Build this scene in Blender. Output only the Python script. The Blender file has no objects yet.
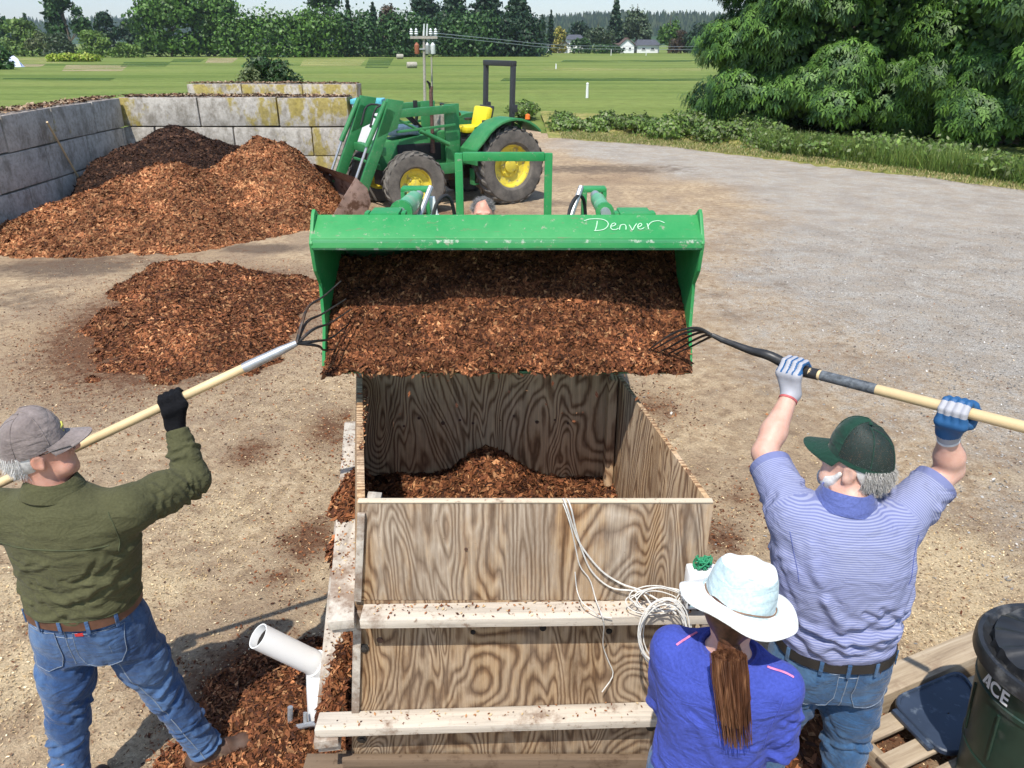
import bpy, bmesh, math, random
import numpy as np
from mathutils import Vector, Matrix
from mathutils.bvhtree import BVHTree
random.seed(7); rng = np.random.default_rng(7)
C = bpy.context.scene.collection
R = math.radians
CP, SP, FPX, CAMH = math.cos(R(24)), math.sin(R(24)), 769.0, 2.9
def P(x, y, Y):
    "point seen at (x, y) that stands Y metres ahead"
    v = (y-384)/FPX; z = Y/(CP-v*SP)
    return Vector(((x-512)/FPX*z, Y, CAMH-z*(SP+v*CP)))
def H(x, y, h=0.0):
    "point seen at (x, y) at height h"
    v = (y-384)/FPX; z = (CAMH-h)/(SP+v*CP)
    return Vector(((x-512)/FPX*z, z*(CP-v*SP), h))
# ------------------------------------------------------------------ object helpers
def tag(o, label=None, cat=None, group=None, kind=None):
    if label: o['label'] = label
    if cat: o['category'] = cat
    if group: o['group'] = group
    if kind: o['kind'] = kind
    return o
def wloc(o):
    l = Vector((0, 0, 0))
    while o is not None:
        l += o.location; o = o.parent
    return l
def empty(name, loc=(0, 0, 0), rz=0, label=None, cat=None, group=None):
    o = bpy.data.objects.new(name, None); C.objects.link(o)
    o.location = loc; o.rotation_euler = (0, 0, rz); o.empty_display_size = .2
    return tag(o, label, cat, group)
def link_mesh(name, me, mats, parent=None, local=False, smooth=False, origin=None):
    if not isinstance(mats, (list, tuple)): mats = [mats]
    for m in mats: me.materials.append(m)
    o = bpy.data.objects.new(name, me); C.objects.link(o)
    if parent is not None:
        o.parent = parent
        if not local: me.transform(Matrix.Translation(-wloc(parent)))
    elif origin is not None:
        me.transform(Matrix.Translation(-Vector(origin))); o.location = origin
    if smooth: me.polygons.foreach_set('use_smooth', [True]*len(me.polygons))
    me.update()
    return o
def copy_tree(o, parent=None):
    c = o.copy(); C.objects.link(c); c.parent = parent
    for ch in list(o.children): copy_tree(ch, c)
    return c
def np_mesh(name, V, F, col=None, mi=None, extra=None):
    "mesh from arrays: V (n,3), F (m,k)"
    V = np.asarray(V, np.float32); F = np.asarray(F, np.int32)
    me = bpy.data.meshes.new(name); m, k = F.shape
    me.vertices.add(len(V)); me.vertices.foreach_set('co', V.ravel())
    me.loops.add(m*k); me.loops.foreach_set('vertex_index', F.ravel())
    me.polygons.add(m); me.polygons.foreach_set('loop_start', np.arange(0, m*k, k, dtype=np.int32))
    me.polygons.foreach_set('loop_total', np.full(m, k, np.int32))
    if mi is not None: me.polygons.foreach_set('material_index', np.asarray(mi, np.int32))
    if col is not None:
        a = me.attributes.new('col', 'FLOAT_COLOR', 'FACE')
        c = np.ones((m, 4), np.float32); c[:, :3] = col; a.data.foreach_set('color', c.ravel())
    for nm, arr in (extra or {}).items():
        a = me.attributes.new(nm, 'FLOAT', 'POINT'); a.data.foreach_set('value', np.asarray(arr, np.float32))
    me.update(calc_edges=True)
    return me
class MB:
    def __init__(s): s.v = []; s.f = []; s.m = []; s.mat = 0
    def add(s, vs, fs):
        n = len(s.v); s.v += [tuple(v) for v in vs]
        for f in fs: s.f.append([i+n for i in f]); s.m.append(s.mat)
        return s
    def box(s, c, d, rot=None):
        c = Vector(c); vs = []
        for z in (-.5, .5):
            for y in (-.5, .5):
                for x in (-.5, .5):
                    p = Vector((x*d[0], y*d[1], z*d[2]))
                    if rot is not None: p = rot @ p
                    vs.append(c+p)
        return s.add(vs, [(0, 2, 3, 1), (4, 5, 7, 6), (0, 1, 5, 4), (2, 6, 7, 3), (0, 4, 6, 2), (1, 3, 7, 5)])
    def hexa(s, b, t):
        "b, t: four corners each, same winding (ccw seen from above)"
        return s.add(list(b)+list(t), [(3, 2, 1, 0), (4, 5, 6, 7), (0, 1, 5, 4), (1, 2, 6, 5), (2, 3, 7, 6), (3, 0, 4, 7)])
    def beam(s, a, b, w, h, up=(0, 0, 1)):
        a = Vector(a); b = Vector(b); d = (b-a).normalized(); u = Vector(up)
        r = d.cross(u).normalized(); u = r.cross(d)
        q = lambda p: [p-r*w/2-u*h/2, p+r*w/2-u*h/2, p+r*w/2+u*h/2, p-r*w/2+u*h/2]
        return s.add(q(a)+q(b), [(0, 1, 2, 3), (7, 6, 5, 4), (0, 4, 5, 1), (1, 5, 6, 2), (2, 6, 7, 3), (3, 7, 4, 0)])
    def tube(s, pts, r, n=8, cap=True):
        pts = [Vector(p) for p in pts]; k = len(pts)
        rs = [r]*k if not isinstance(r, (list, tuple)) else r
        t0 = (pts[1]-pts[0]).normalized(); u = t0.orthogonal().normalized(); vs = []
        for i, p in enumerate(pts):
            t = (pts[min(i+1, k-1)]-pts[max(i-1, 0)])
            if t.length < 1e-9: t = t0.copy()
            t.normalize(); u = (u-t*u.dot(t)).normalized(); w = t.cross(u)
            for j in range(n):
                a = 2*math.pi*j/n; vs.append(p+(u*math.cos(a)+w*math.sin(a))*rs[i])
        fs = [(i*n+j, i*n+(j+1) % n, (i+1)*n+(j+1) % n, (i+1)*n+j) for i in range(k-1) for j in range(n)]
        if cap: fs += [tuple(range(n-1, -1, -1)), tuple((k-1)*n+j for j in range(n))]
        return s.add(vs, fs)
    def lathe(s, prof, M=None, n=32, close=False):
        "prof: (r, z) list about z, transformed by M"
        M = M or Matrix.Identity(4); vs = []
        for r, z in prof:
            for j in range(n):
                a = 2*math.pi*j/n; vs.append(M @ Vector((r*math.cos(a), r*math.sin(a), z)))
        k = len(prof)
        fs = [(i*n+j, i*n+(j+1) % n, (i+1)*n+(j+1) % n, (i+1)*n+j) for i in range(k-1) for j in range(n)]
        if close: fs += [((k-1)*n+j, (k-1)*n+(j+1) % n, (j+1) % n, j) for j in range(n)]
        return s.add(vs, fs)
    def prism(s, poly, M, h):
        "poly in the xy plane of M, extruded by h along its z"
        n = len(poly)
        vs = [M @ Vector((x, y, 0)) for x, y in poly]+[M @ Vector((x, y, h)) for x, y in poly]
        fs = [tuple(range(n-1, -1, -1)), tuple(range(n, 2*n))]+[(i, (i+1) % n, n+(i+1) % n, n+i) for i in range(n)]
        return s.add(vs, fs)
    def build(s, name, mats, parent=None, bevel=0, smooth=False, local=False, origin=None):
        me = bpy.data.meshes.new(name); me.from_pydata(s.v, [], s.f); me.update()
        me.polygons.foreach_set('material_index', s.m)
        if bevel:
            bm = bmesh.new(); bm.from_mesh(me)
            es = [e for e in bm.edges if len(e.link_faces) == 2 and e.calc_face_angle(0) > .5]
            bmesh.ops.bevel(bm, geom=es, offset=bevel, segments=2, profile=.6, affect='EDGES', clamp_overlap=True)
            bm.to_mesh(me); bm.free()
        o = link_mesh(name, me, mats, parent, local, smooth, origin)
        if smooth or bevel:
            me.polygons.foreach_set('use_smooth', [True]*len(me.polygons))
            bm = bmesh.new(); bm.from_mesh(me)
            for e in bm.edges:
                if len(e.link_faces) == 2 and e.calc_face_angle(0) > .6: e.smooth = False
            bm.to_mesh(me); bm.free()
        return o
def axM(o, z, x=None):
    "matrix with origin o and z axis along z"
    z = Vector(z).normalized(); x = Vector(x) if x is not None else z.orthogonal()
    x = (x-z*x.dot(z)).normalized(); y = z.cross(x)
    return Matrix(((x.x, y.x, z.x, o[0]), (x.y, y.y, z.y, o[1]), (x.z, y.z, z.z, o[2]), (0, 0, 0, 1)))
def bez(pts, n=24):
    "smooth Catmull-Rom path"
    pts = [Vector(p) for p in pts]; q = [2*pts[0]-pts[1]]+pts+[2*pts[-1]-pts[-2]]; out = []
    m = len(pts)-1
    for i in range(n+1):
        t = i/n*m; k = min(int(t), m-1); t -= k
        a, b, c, d = q[k:k+4]
        out.append(.5*((2*b)+(c-a)*t+(2*a-5*b+4*c-d)*t*t+(-a+3*b-3*c+d)*t*t*t))
    return out
# ------------------------------------------------------------------ materials
class NT:
    def __init__(s, name):
        s.m = bpy.data.materials.new(name); s.m.use_nodes = True
        s.n = s.m.node_tree.nodes; s.l = s.m.node_tree.links
        s.b = s.n['Principled BSDF']; s.out = s.n['Material Output']
    def new(s, t, **k):
        n = s.n.new(t)
        for a, v in k.items():
            if a[0] == '_': setattr(n, a[1:], v)
            else:
                i = n.inputs[int(a[1:])] if a[0] == 'i' and a[1:].isdigit() else n.inputs[a]
                s.set(i, v)
        return n
    def set(s, inp, v):
        if isinstance(v, bpy.types.NodeSocket): s.l.new(v, inp)
        elif isinstance(v, bpy.types.Node): s.l.new(v.outputs[0], inp)
        else:
            if inp.type == 'RGBA' and len(v) == 3: v = (*v, 1)
            inp.default_value = v
    def tex(s, obj=True): return s.new('ShaderNodeTexCoord').outputs['Object' if obj else 'Generated']
    def pos(s): return s.new('ShaderNodeNewGeometry').outputs['Position']
    def map(s, v, scale=(1, 1, 1), loc=(0, 0, 0), rot=(0, 0, 0)):
        return s.new('ShaderNodeMapping', Vector=v, Scale=scale, Location=loc, Rotation=rot).outputs[0]
    def noise(s, v, sc, det=4, rough=.55, dist=0):
        return s.new('ShaderNodeTexNoise', Vector=v, Scale=sc, Detail=det, Roughness=rough, Distortion=dist).outputs['Fac']
    def math(s, op, a, b=0.0, c=None, clamp=False):
        n = s.n.new('ShaderNodeMath'); n.operation = op; n.use_clamp = clamp
        s.set(n.inputs[0], a); s.set(n.inputs[1], b)
        if c is not None: s.set(n.inputs[2], c)
        return n.outputs[0]
    def ramp(s, f, stops, interp='LINEAR'):
        n = s.n.new('ShaderNodeValToRGB'); s.set(n.inputs[0], f); e = n.color_ramp.elements
        n.color_ramp.interpolation = interp
        while len(e) < len(stops): e.new(.5)
        for i, (p, c) in enumerate(stops):
            e[i].position = p
            if not isinstance(c, (tuple, list)): c = (c, c, c)
            e[i].color = (*c, 1) if len(c) == 3 else c
        return n.outputs[0]
    def mix(s, f, a, b, mode='MIX'):
        n = s.n.new('ShaderNodeMix'); n.data_type = 'RGBA'; n.blend_type = mode
        s.set(n.inputs[0], f); s.set(n.inputs[6], a); s.set(n.inputs[7], b)
        return n.outputs[2]
    def attr(s, name, out='Fac'):
        n = s.n.new('ShaderNodeAttribute'); n.attribute_name = name; return n.outputs[out]
    def bump(s, h, strength=.5, dist=.01, normal=None):
        n = s.new('ShaderNodeBump', Height=h, Strength=strength, Distance=dist)
        if normal is not None: s.l.new(normal, n.inputs['Normal'])
        return n.outputs[0]
    def fin(s, color=None, rough=.8, normal=None, metal=0, spec=None, **k):
        if color is not None: s.set(s.b.inputs['Base Color'], color)
        s.set(s.b.inputs['Roughness'], rough); s.set(s.b.inputs['Metallic'], metal)
        if normal is not None: s.l.new(normal, s.b.inputs['Normal'])
        if spec is not None: s.set(s.b.inputs['Specular IOR Level'], spec)
        for a, v in k.items(): s.set(s.b.inputs[a.replace('_', ' ')], v)
        return s.m
def simple(name, col, rough=.6, metal=0, var=.25, sc=30, bump=.2, bd=.002, dirt=None, dirtsc=6, dl=.55):
    t = NT(name); v = t.tex(); n = t.noise(v, sc, 5)
    lo = tuple(c*(1-var) for c in col); hi = tuple(min(1, c*(1+var)) for c in col)
    c = t.ramp(n, [(.3, lo), (.7, hi)])
    r = rough
    if dirt is not None:
        d = t.ramp(t.noise(v, dirtsc, 7, .65), [(dl, 0.0), (dl+.1, 1.0)]); c = t.mix(d, c, dirt)
        r = t.math('ADD', t.math('MULTIPLY', d, .3), rough, clamp=True)
    return t.fin(c, r, t.bump(n, bump, bd), metal)
def leafmat(name, dark, light, trans=.25, rough=.5):
    "two-tone leaves, colour per leaf from the face attribute"
    t = NT(name); a = t.attr('col', 'Color')
    t.set(t.b.inputs['Base Color'], a); t.b.inputs['Roughness'].default_value = rough
    t.b.inputs['Specular IOR Level'].default_value = .35
    tr = t.new('ShaderNodeBsdfTranslucent', Color=a)
    mx = t.new('ShaderNodeMixShader', i0=trans, i1=t.b.outputs[0], i2=tr.outputs[0])
    t.l.new(mx.outputs[0], t.out.inputs[0]); t.dark = dark
    return t.m
def chipmat(name, rough=.85):
    t = NT(name); a = t.attr('col', 'Color'); n = t.noise(t.tex(), 90, 3)
    c = t.mix(1.0, a, t.ramp(n, [(.3, .65), (.7, 1.25)]), 'MULTIPLY')
    return t.fin(c, rough, spec=.2)
# ------------------------------------------------------------------ numpy surfaces
def surface_nets(F, lo, res):
    S = F < 0; nx, ny, nz = F.shape
    c = np.zeros((nx-1, ny-1, nz-1), np.int8)
    offs = [(i, j, k) for i in (0, 1) for j in (0, 1) for k in (0, 1)]
    for i, j, k in offs: c += S[i:nx-1+i, j:ny-1+j, k:nz-1+k]
    act = np.argwhere((c > 0) & (c < 8)); n = len(act)
    acc = np.zeros((n, 3)); cnt = np.zeros(n)
    g = lambda o: F[act[:, 0]+o[0], act[:, 1]+o[1], act[:, 2]+o[2]]
    for a in offs:
        for ax in range(3):
            if a[ax]: continue
            b = list(a); b[ax] = 1
            fa, fb = g(a), g(b); m = (fa < 0) != (fb < 0)
            t = np.where(m, fa/np.where(m, fa-fb, 1), 0)
            p = np.tile(np.array(a, float), (n, 1)); p[:, ax] = t
            acc += p*m[:, None]; cnt += m
    V = (act+acc/cnt[:, None])*res+np.array(lo)
    idx = np.full(c.shape, -1, np.int32); idx[act[:, 0], act[:, 1], act[:, 2]] = np.arange(n)
    quads = []
    for ax in range(3):
        b, d = [q for q in range(3) if q != ax]
        sl = [slice(1, -1)]*3; sl[ax] = slice(0, -1); sh = [slice(1, -1)]*3; sh[ax] = slice(1, None)
        s0, s1 = S[tuple(sl)], S[tuple(sh)]
        e = np.argwhere(s0 != s1)
        if not len(e): continue
        pol = s0[tuple(e.T)]
        e2 = e.copy(); e2[:, b] += 1; e2[:, d] += 1
        def q(db, dd):
            x = e2.copy(); x[:, b] -= db; x[:, d] -= dd
            return idx[x[:, 0], x[:, 1], x[:, 2]]
        Q = np.stack([q(1, 1), q(0, 1), q(0, 0), q(1, 0)], 1)
        flip = pol if ax != 1 else ~pol
        Q[~flip] = Q[~flip][:, ::-1]
        quads.append(Q)
    return V, np.concatenate(quads)
def A3(v): return np.array(v, float)
class SDF:
    def __init__(s, k=.03): s.pr = []; s.k = k
    def cap(s, a, b, ra, rb=None, k=None, ea=0, eb=0):
        "tapered limb; ea/eb = 1 cuts that end flat"
        a, b = A3(a), A3(b); rb = ra if rb is None else rb
        def f(X, Y, Z):
            ab = b-a; L = ab.dot(ab); t = ((X-a[0])*ab[0]+(Y-a[1])*ab[1]+(Z-a[2])*ab[2])/L
            tc = np.clip(t, 0, 1)
            d = np.sqrt((X-a[0]-tc*ab[0])**2+(Y-a[1]-tc*ab[1])**2+(Z-a[2]-tc*ab[2])**2)-(ra+(rb-ra)*tc)
            if eb: d = np.maximum(d, (t-1)*math.sqrt(L))
            if ea: d = np.maximum(d, -t*math.sqrt(L))
            return d
        r = max(ra, rb); s.pr.append((f, np.minimum(a, b)-r, np.maximum(a, b)+r, s.k if k is None else k, 1)); return s
    def path(s, pts, rs, k=None, eb=0):
        for i in range(len(pts)-1): s.cap(pts[i], pts[i+1], rs[i], rs[i+1], k, eb=eb if i == len(pts)-2 else 0)
        return s
    def ell(s, c, r, M=None, k=None, sub=0):
        "ellipsoid; M: 3x3 with local axes as columns"
        c, r = A3(c), A3(r); M = np.eye(3) if M is None else np.array(M)
        def f(X, Y, Z):
            D = [X-c[0], Y-c[1], Z-c[2]]
            L = [(D[0]*M[0, i]+D[1]*M[1, i]+D[2]*M[2, i]) for i in range(3)]
            k0 = np.sqrt(sum((L[i]/r[i])**2 for i in range(3))); k1 = np.sqrt(sum((L[i]/r[i]**2)**2 for i in range(3)))+1e-9
            return k0*(k0-1)/k1
        m = r.max(); s.pr.append((f, c-m, c+m, s.k if k is None else k, -1 if sub else 1)); return s
    def loft(s, secs, yaw=0, k=None, off=0, pw=2.3):
        "secs: (z, cx, cy, rx, ry) from bottom to top"
        S = np.array(secs, float); cy_, sy_ = math.cos(yaw), math.sin(yaw)
        def f(X, Y, Z):
            z = S[:, 0]; cx = np.interp(Z, z, S[:, 1]); cy = np.interp(Z, z, S[:, 2])
            rx = np.interp(Z, z, S[:, 3])+off; ry = np.interp(Z, z, S[:, 4])+off
            dx, dy = X-cx, Y-cy; u = dx*cy_+dy*sy_; v = -dx*sy_+dy*cy_
            n = (np.abs(u/rx)**pw+np.abs(v/ry)**pw)**(1/pw)
            d = (n-1)*np.minimum(rx, ry)
            return np.maximum(np.maximum(d, Z-z[-1]), z[0]-Z)
        m = max(S[:, 3].max(), S[:, 4].max())+off
        s.pr.append((f, np.array([S[:, 1].min()-m, S[:, 2].min()-m, S[0, 0]]), np.array([S[:, 1].max()+m, S[:, 2].max()+m, S[-1, 0]]), s.k if k is None else k, 1)); return s
    def clip(s, p, n):
        "remove everything on the side n points to"
        p, n = A3(p), A3(n); n = n/np.linalg.norm(n)
        s.pr.append((lambda X, Y, Z: (X-p[0])*n[0]+(Y-p[1])*n[1]+(Z-p[2])*n[2], None, None, 0, 2)); return s
    def mesh(s, res):
        adds = [p for p in s.pr if p[4] == 1]
        lo = np.min([p[1] for p in adds], 0)-.02; hi = np.max([p[2] for p in adds], 0)+.02
        ax = [np.arange(lo[i], hi[i]+res, res) for i in range(3)]
        F = np.full([len(a) for a in ax], 1.0)
        for f, a, b, k, op in s.pr:
            if op == 2:
                X, Y, Z = np.meshgrid(*ax, indexing='ij', sparse=True); F = np.maximum(F, f(X, Y, Z)); continue
            sl = tuple(slice(max(0, int((a[i]-.01-k*1.2-lo[i])/res)), int((b[i]+.01+k*1.2-lo[i])/res)+2) for i in range(3))
            X, Y, Z = np.meshgrid(*[ax[i][sl[i]] for i in range(3)], indexing='ij', sparse=True)
            d = f(X, Y, Z); G = F[sl]
            if op == -1: F[sl] = np.maximum(G, -d); continue
            if k > 0:
                h = np.clip(.5+.5*(G-d)/k, 0, 1); F[sl] = G*(1-h)+d*h-k*h*(1-h)
            else: F[sl] = np.minimum(G, d)
        return surface_nets(F, lo, res)
def vnormals(V, F):
    n = np.cross(V[F[:, 2]]-V[F[:, 0]], V[F[:, 3]]-V[F[:, 1]]); N = np.zeros_like(V)
    for i in range(4): np.add.at(N, F[:, i], n)
    return N/(np.linalg.norm(N, axis=1)[:, None]+1e-12)
def relax(V, F, it=2, lam=.5):
    for _ in range(it):
        s = np.zeros_like(V); c = np.zeros(len(V))
        for i in range(4):
            np.add.at(s, F[:, i], V[F[:, (i+1) % 4]]); np.add.at(s, F[:, i], V[F[:, (i+3) % 4]]); np.add.at(c, F[:, i], 2)
        V = V*(1-lam)+lam*s/np.maximum(c, 1)[:, None]
    return V
def fold(V, N, folds):
    "folds: (polyline, width, amp); ridge (+) or furrow (-) along each polyline"
    D = np.zeros(len(V))
    for pl, w, a in folds:
        pl = [A3(p) for p in pl]; best = np.full(len(V), 9.0)
        for p, q in zip(pl[:-1], pl[1:]):
            ab = q-p; t = np.clip(((V-p)@ab)/(ab@ab), 0, 1)
            best = np.minimum(best, np.linalg.norm(V-p-t[:, None]*ab, axis=1))
        x = best/w; D += a*(1.25*np.exp(-x*x)-.45*np.exp(-(x-1.5)**2*1.2))
    return V+N*D[:, None]
def sdf_obj(name, s, res, mat, parent, folds=(), smooth_it=2, extra=None, noise=0, keep=None):
    V, F = s.mesh(res); V = relax(V, F, smooth_it)
    if len(folds): V = fold(V, vnormals(V, F), folds)
    if noise:
        N = vnormals(V, F); q = V*38
        V = V+N*(noise*(np.sin(q[:, 0]+2*np.sin(q[:, 2]*.7))*np.sin(q[:, 2]*1.1+np.sin(q[:, 1])*2)))[:, None]
    ex = extra(V) if extra else None
    me = np_mesh(name, V, F, extra=ex)
    return link_mesh(name, me, mat, parent, smooth=True, origin=keep), V, F
def limb_folds(a, b, r, n, amp, w=.012, seed=0, lo=0., hi=1., span=2.2, pitch=.5):
    "arc-shaped creases round a limb"
    q = np.random.default_rng(seed); a, b = A3(a), A3(b); d = b-a; L = np.linalg.norm(d); d /= L
    u = np.cross(d, [0.3, .2, .9]); u /= np.linalg.norm(u); v = np.cross(d, u); out = []
    for i in range(n):
        t = lo+(hi-lo)*q.random(); th = q.random()*6.28; sp = span*(.4+.6*q.random()); pt = (q.random()-.5)*pitch
        pl = [a+d*(t*L+pt*r*(s-.5)*2)+r*(u*math.cos(th+sp*s)+v*math.sin(th+sp*s)) for s in np.linspace(0, 1, 6)]
        out.append((pl, w*(.7+.6*q.random()), amp*(.5+.8*q.random())*(1 if q.random() > .35 else -1)))
    return out
def bvh_of(V, F): return BVHTree.FromPolygons([tuple(v) for v in V], [tuple(int(i) for i in f) for f in F])
def project(bvh, pts, d, off=.002):
    out = []
    d = Vector(d).normalized()
    for p in pts:
        h = bvh.ray_cast(Vector(p)-d*.5, d)
        out.append((h[0]-d*off) if h[0] is not None else Vector(p))
    return out
def scatter_chips(V, F, n, size, cols, wts, lift=.004, tilt=.7, aspect=.4, dens=None, keep=None):
    "n flat chips lying on the faces of a mesh"
    V = np.asarray(V, float); F = np.asarray(F)
    a, b, c = V[F[:, 0]], V[F[:, 1]], V[F[:, 2]]; d = V[F[:, 3]] if F.shape[1] == 4 else c
    ar = np.linalg.norm(np.cross(c-a, d-b), axis=1)/2
    if dens is not None: ar = ar*dens
    i = rng.choice(len(F), n, p=ar/ar.sum()); u, v = rng.random(n)[:, None], rng.random(n)[:, None]
    p = (a[i]*(1-u)+b[i]*u)*(1-v)+(d[i]*(1-u)+c[i]*u)*v
    nm = np.cross(c[i]-a[i], d[i]-b[i]); nm /= np.linalg.norm(nm, axis=1)[:, None]+1e-12
    nm[nm[:, 2] < 0] *= -1
    nm = nm+rng.normal(0, tilt*.5, (n, 3)); nm /= np.linalg.norm(nm, axis=1)[:, None]
    r = rng.normal(size=(n, 3)); t = np.cross(nm, r); t /= np.linalg.norm(t, axis=1)[:, None]; w = np.cross(nm, t)
    s = size*(.25+1.75*rng.random(n)**2.6)[:, None]; q = s*aspect*(.5+rng.random(n))[:, None]
    p = p+nm*lift+np.array([0, 0, 1])*lift
    k = (rng.random(n)-.5)[:, None]*.5
    Q = np.stack([p-t*s-w*q*.5, p-t*s*.2-w*q-nm*k*s, p+t*s-w*q*.2, p+t*s*.3+w*q-nm*k*s*.5], 1).reshape(-1, 3)
    ci = rng.choice(len(cols), n, p=np.array(wts)/sum(wts))
    sp = 2.2 if size > .02 else 7.0; pt_ = np.clip((fbm(p[:, 0], p[:, 1]+p[:, 2]*1.5, sp, 4, 13)-.16)*2.4, .74, 1.45)
    col = np.array(cols)[ci]*(.6+.8*rng.random(n))[:, None]*pt_[:, None]
    return Q, np.arange(4*n).reshape(n, 4), col
# ================================================================== camera, sun, sky
cam = bpy.data.objects.new('camera', bpy.data.cameras.new('camera')); C.objects.link(cam)
cam.location = (0, 0, CAMH); cam.rotation_euler = (R(66), 0, 0)
cam.data.sensor_width = 36; cam.data.lens = 36*FPX/1024; cam.data.clip_end = 9000; cam.data.clip_start = .05
bpy.context.scene.camera = cam
SUN = Vector((.17, .55, -1)).normalized()
sun = bpy.data.objects.new('sun', bpy.data.lights.new('sun', 'SUN')); C.objects.link(sun)
sun.rotation_euler = SUN.to_track_quat('-Z', 'Y').to_euler(); sun.location = (-1, -5, 9)
sun.data.energy = 4.3; sun.data.angle = R(.53); sun.data.color = (1, .955, .88)
w = bpy.data.worlds.new('World'); bpy.context.scene.world = w; w.use_nodes = True
nt = w.node_tree; sky = nt.nodes.new('ShaderNodeTexSky'); sky.sky_type = 'NISHITA'; sky.sun_disc = False
sky.sun_elevation = math.asin(-SUN.z); sky.sun_rotation = math.atan2(-SUN.x, -SUN.y); sky.dust_density = .6; sky.air_density = 1.0; sky.ozone_density = 2.5; sky.altitude = 0
bg = nt.nodes['Background']; bg.inputs[1].default_value = .15
nt.links.new(sky.outputs[0], bg.inputs[0])
sc = bpy.context.scene
sc.view_settings.view_transform = 'Standard'; sc.view_settings.look = 'None'; sc.view_settings.gamma = 1
sc.view_settings.exposure = .46
sc.cycles.use_denoising = True; sc.cycles.max_bounces = 6; sc.cycles.transparent_max_bounces = 6; sc.cycles.diffuse_bounces = 3
sc.cycles.use_adaptive_sampling = True; sc.cycles.adaptive_threshold = .02
# ================================================================== palette
BARK = [(.135, .046, .020), (.21, .076, .030), (.31, .125, .052), (.06, .023, .012), (.42, .21, .095)]
TAN = [(.50, .36, .19), (.62, .47, .28), (.34, .23, .13), (.20, .12, .07), (.70, .58, .38)]
M_chip = chipmat('wood_chips')
def barkbase(name, dark, mid, hi):
    t = NT(name); v = t.tex(); n = t.noise(v, 22, 8, .7); n2 = t.noise(v, 2.2, 4)
    c = t.ramp(n, [(.32, dark), (.5, mid), (.68, hi)]); c = t.mix(t.ramp(n2, [(.35, 0.0), (.65, .55)]), c, t.ramp(n, [(.3, tuple(x*.4 for x in dark)), (.7, mid)]))
    return t.fin(c, .95, t.bump(t.noise(v, 55, 4, .7), .9, .03), spec=.1)
M_bark = barkbase('bark_mulch', (.035, .014, .007), (.11, .044, .019), (.24, .105, .043))
M_barkdark = barkbase('composted_bark', (.014, .008, .006), (.042, .02, .013), (.085, .043, .025))
# ================================================================== ground
def ground_mat():
    t = NT('field_grass'); p = t.pos()
    st = t.noise(t.map(p, (.006, .075, 1)), 1.0, 5, .6); b = t.noise(t.map(p, (.035, .09, 1)), 1.0, 5, .6); f = t.noise(p, 1.3, 6, .7); ff = t.noise(p, 14, 4, .7)
    c = t.ramp(st, [(.30, (.075, .125, .026)), (.42, (.125, .175, .038)), (.52, (.175, .225, .058)), (.60, (.115, .165, .035)), (.72, (.22, .24, .080))])
    c = t.mix(t.ramp(b, [(.44, 0.0), (.68, .55)]), c, (.25, .27, .08))
    c = t.mix(.55, c, t.mix(1.0, c, t.ramp(f, [(.3, .55), (.7, 1.3)]), 'MULTIPLY'))
    c = t.mix(.5, c, t.mix(1.0, c, t.ramp(ff, [(.3, .55), (.7, 1.35)]), 'MULTIPLY'))
    return t.fin(c, .95, t.bump(ff, .6, .05), spec=.1)
mb = MB(); xs = [-4000, -400, -60, -15, 0, 15, 60, 400, 4000]; ys = [-300, -20, 0, 10, 20, 40, 80, 200, 500, 4500]
for y in ys:
    for x in xs: mb.v.append((x, y, -.012))
nx = len(xs)
for j in range(len(ys)-1):
    for i in range(nx-1): mb.f.append([j*nx+i, j*nx+i+1, (j+1)*nx+i+1, (j+1)*nx+i]); mb.m.append(0)
tag(mb.build('field', ground_mat()), kind='structure')
def strip_patch(name, pts, z, mat):
    m = MB(); m.add([(p.x, p.y, z) for p in pts], [tuple(range(len(pts)))]); o = m.build(name, mat); return tag(o, kind='structure')
# bare strips and darker crop beds out on the field
def patch_mat(name, col, sc=1.5):
    t = NT(name); p = t.pos(); n = t.noise(t.map(p, (.4, 1, 1)), sc, 6, .7)
    a = t.ramp(t.noise(t.map(p, (.10, .35, 1)), .9, 5, .6), [(.38, 0.0), (.58, .75)])
    t.fin(t.ramp(n, [(.3, tuple(c*.75 for c in col)), (.7, tuple(c*1.2 for c in col))]), .95, spec=.1)
    tr = t.new('ShaderNodeBsdfTransparent'); mx = t.new('ShaderNodeMixShader', i0=a, i1=tr.outputs[0], i2=t.b.outputs[0]); t.l.new(mx.outputs[0], t.out.inputs[0])
    return t.m
M_pt = patch_mat('dry_soil', (.42, .34, .20)); M_pg = patch_mat('crop_green', (.06, .12, .03)); M_py = patch_mat('pale_crop', (.36, .36, .13))
for i, (x0, x1, y0, y1, m) in enumerate([(62, 122, 65, 71, M_pt), (10, 62, 58, 63, M_py), (0, 40, 64, 67, M_pt), (120, 165, 62, 67, M_pg), (205, 232, 58, 63, M_pt),
        (300, 360, 59, 66, M_py), (365, 388, 58, 68, M_pg), (170, 200, 59, 62, M_pg), (0, 110, 78, 80.5, M_pg), (560, 690, 60, 62, M_pg), (540, 700, 68, 70.5, M_py), (500, 700, 78, 81, M_pg)]):
    strip_patch('soil_strip' if m is M_pt else 'crop_strip', [H(x0, y1), H(x1, y1), H(x1+6, y0), H(x0+4, y0)], -.008+.0004*i, m)
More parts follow.
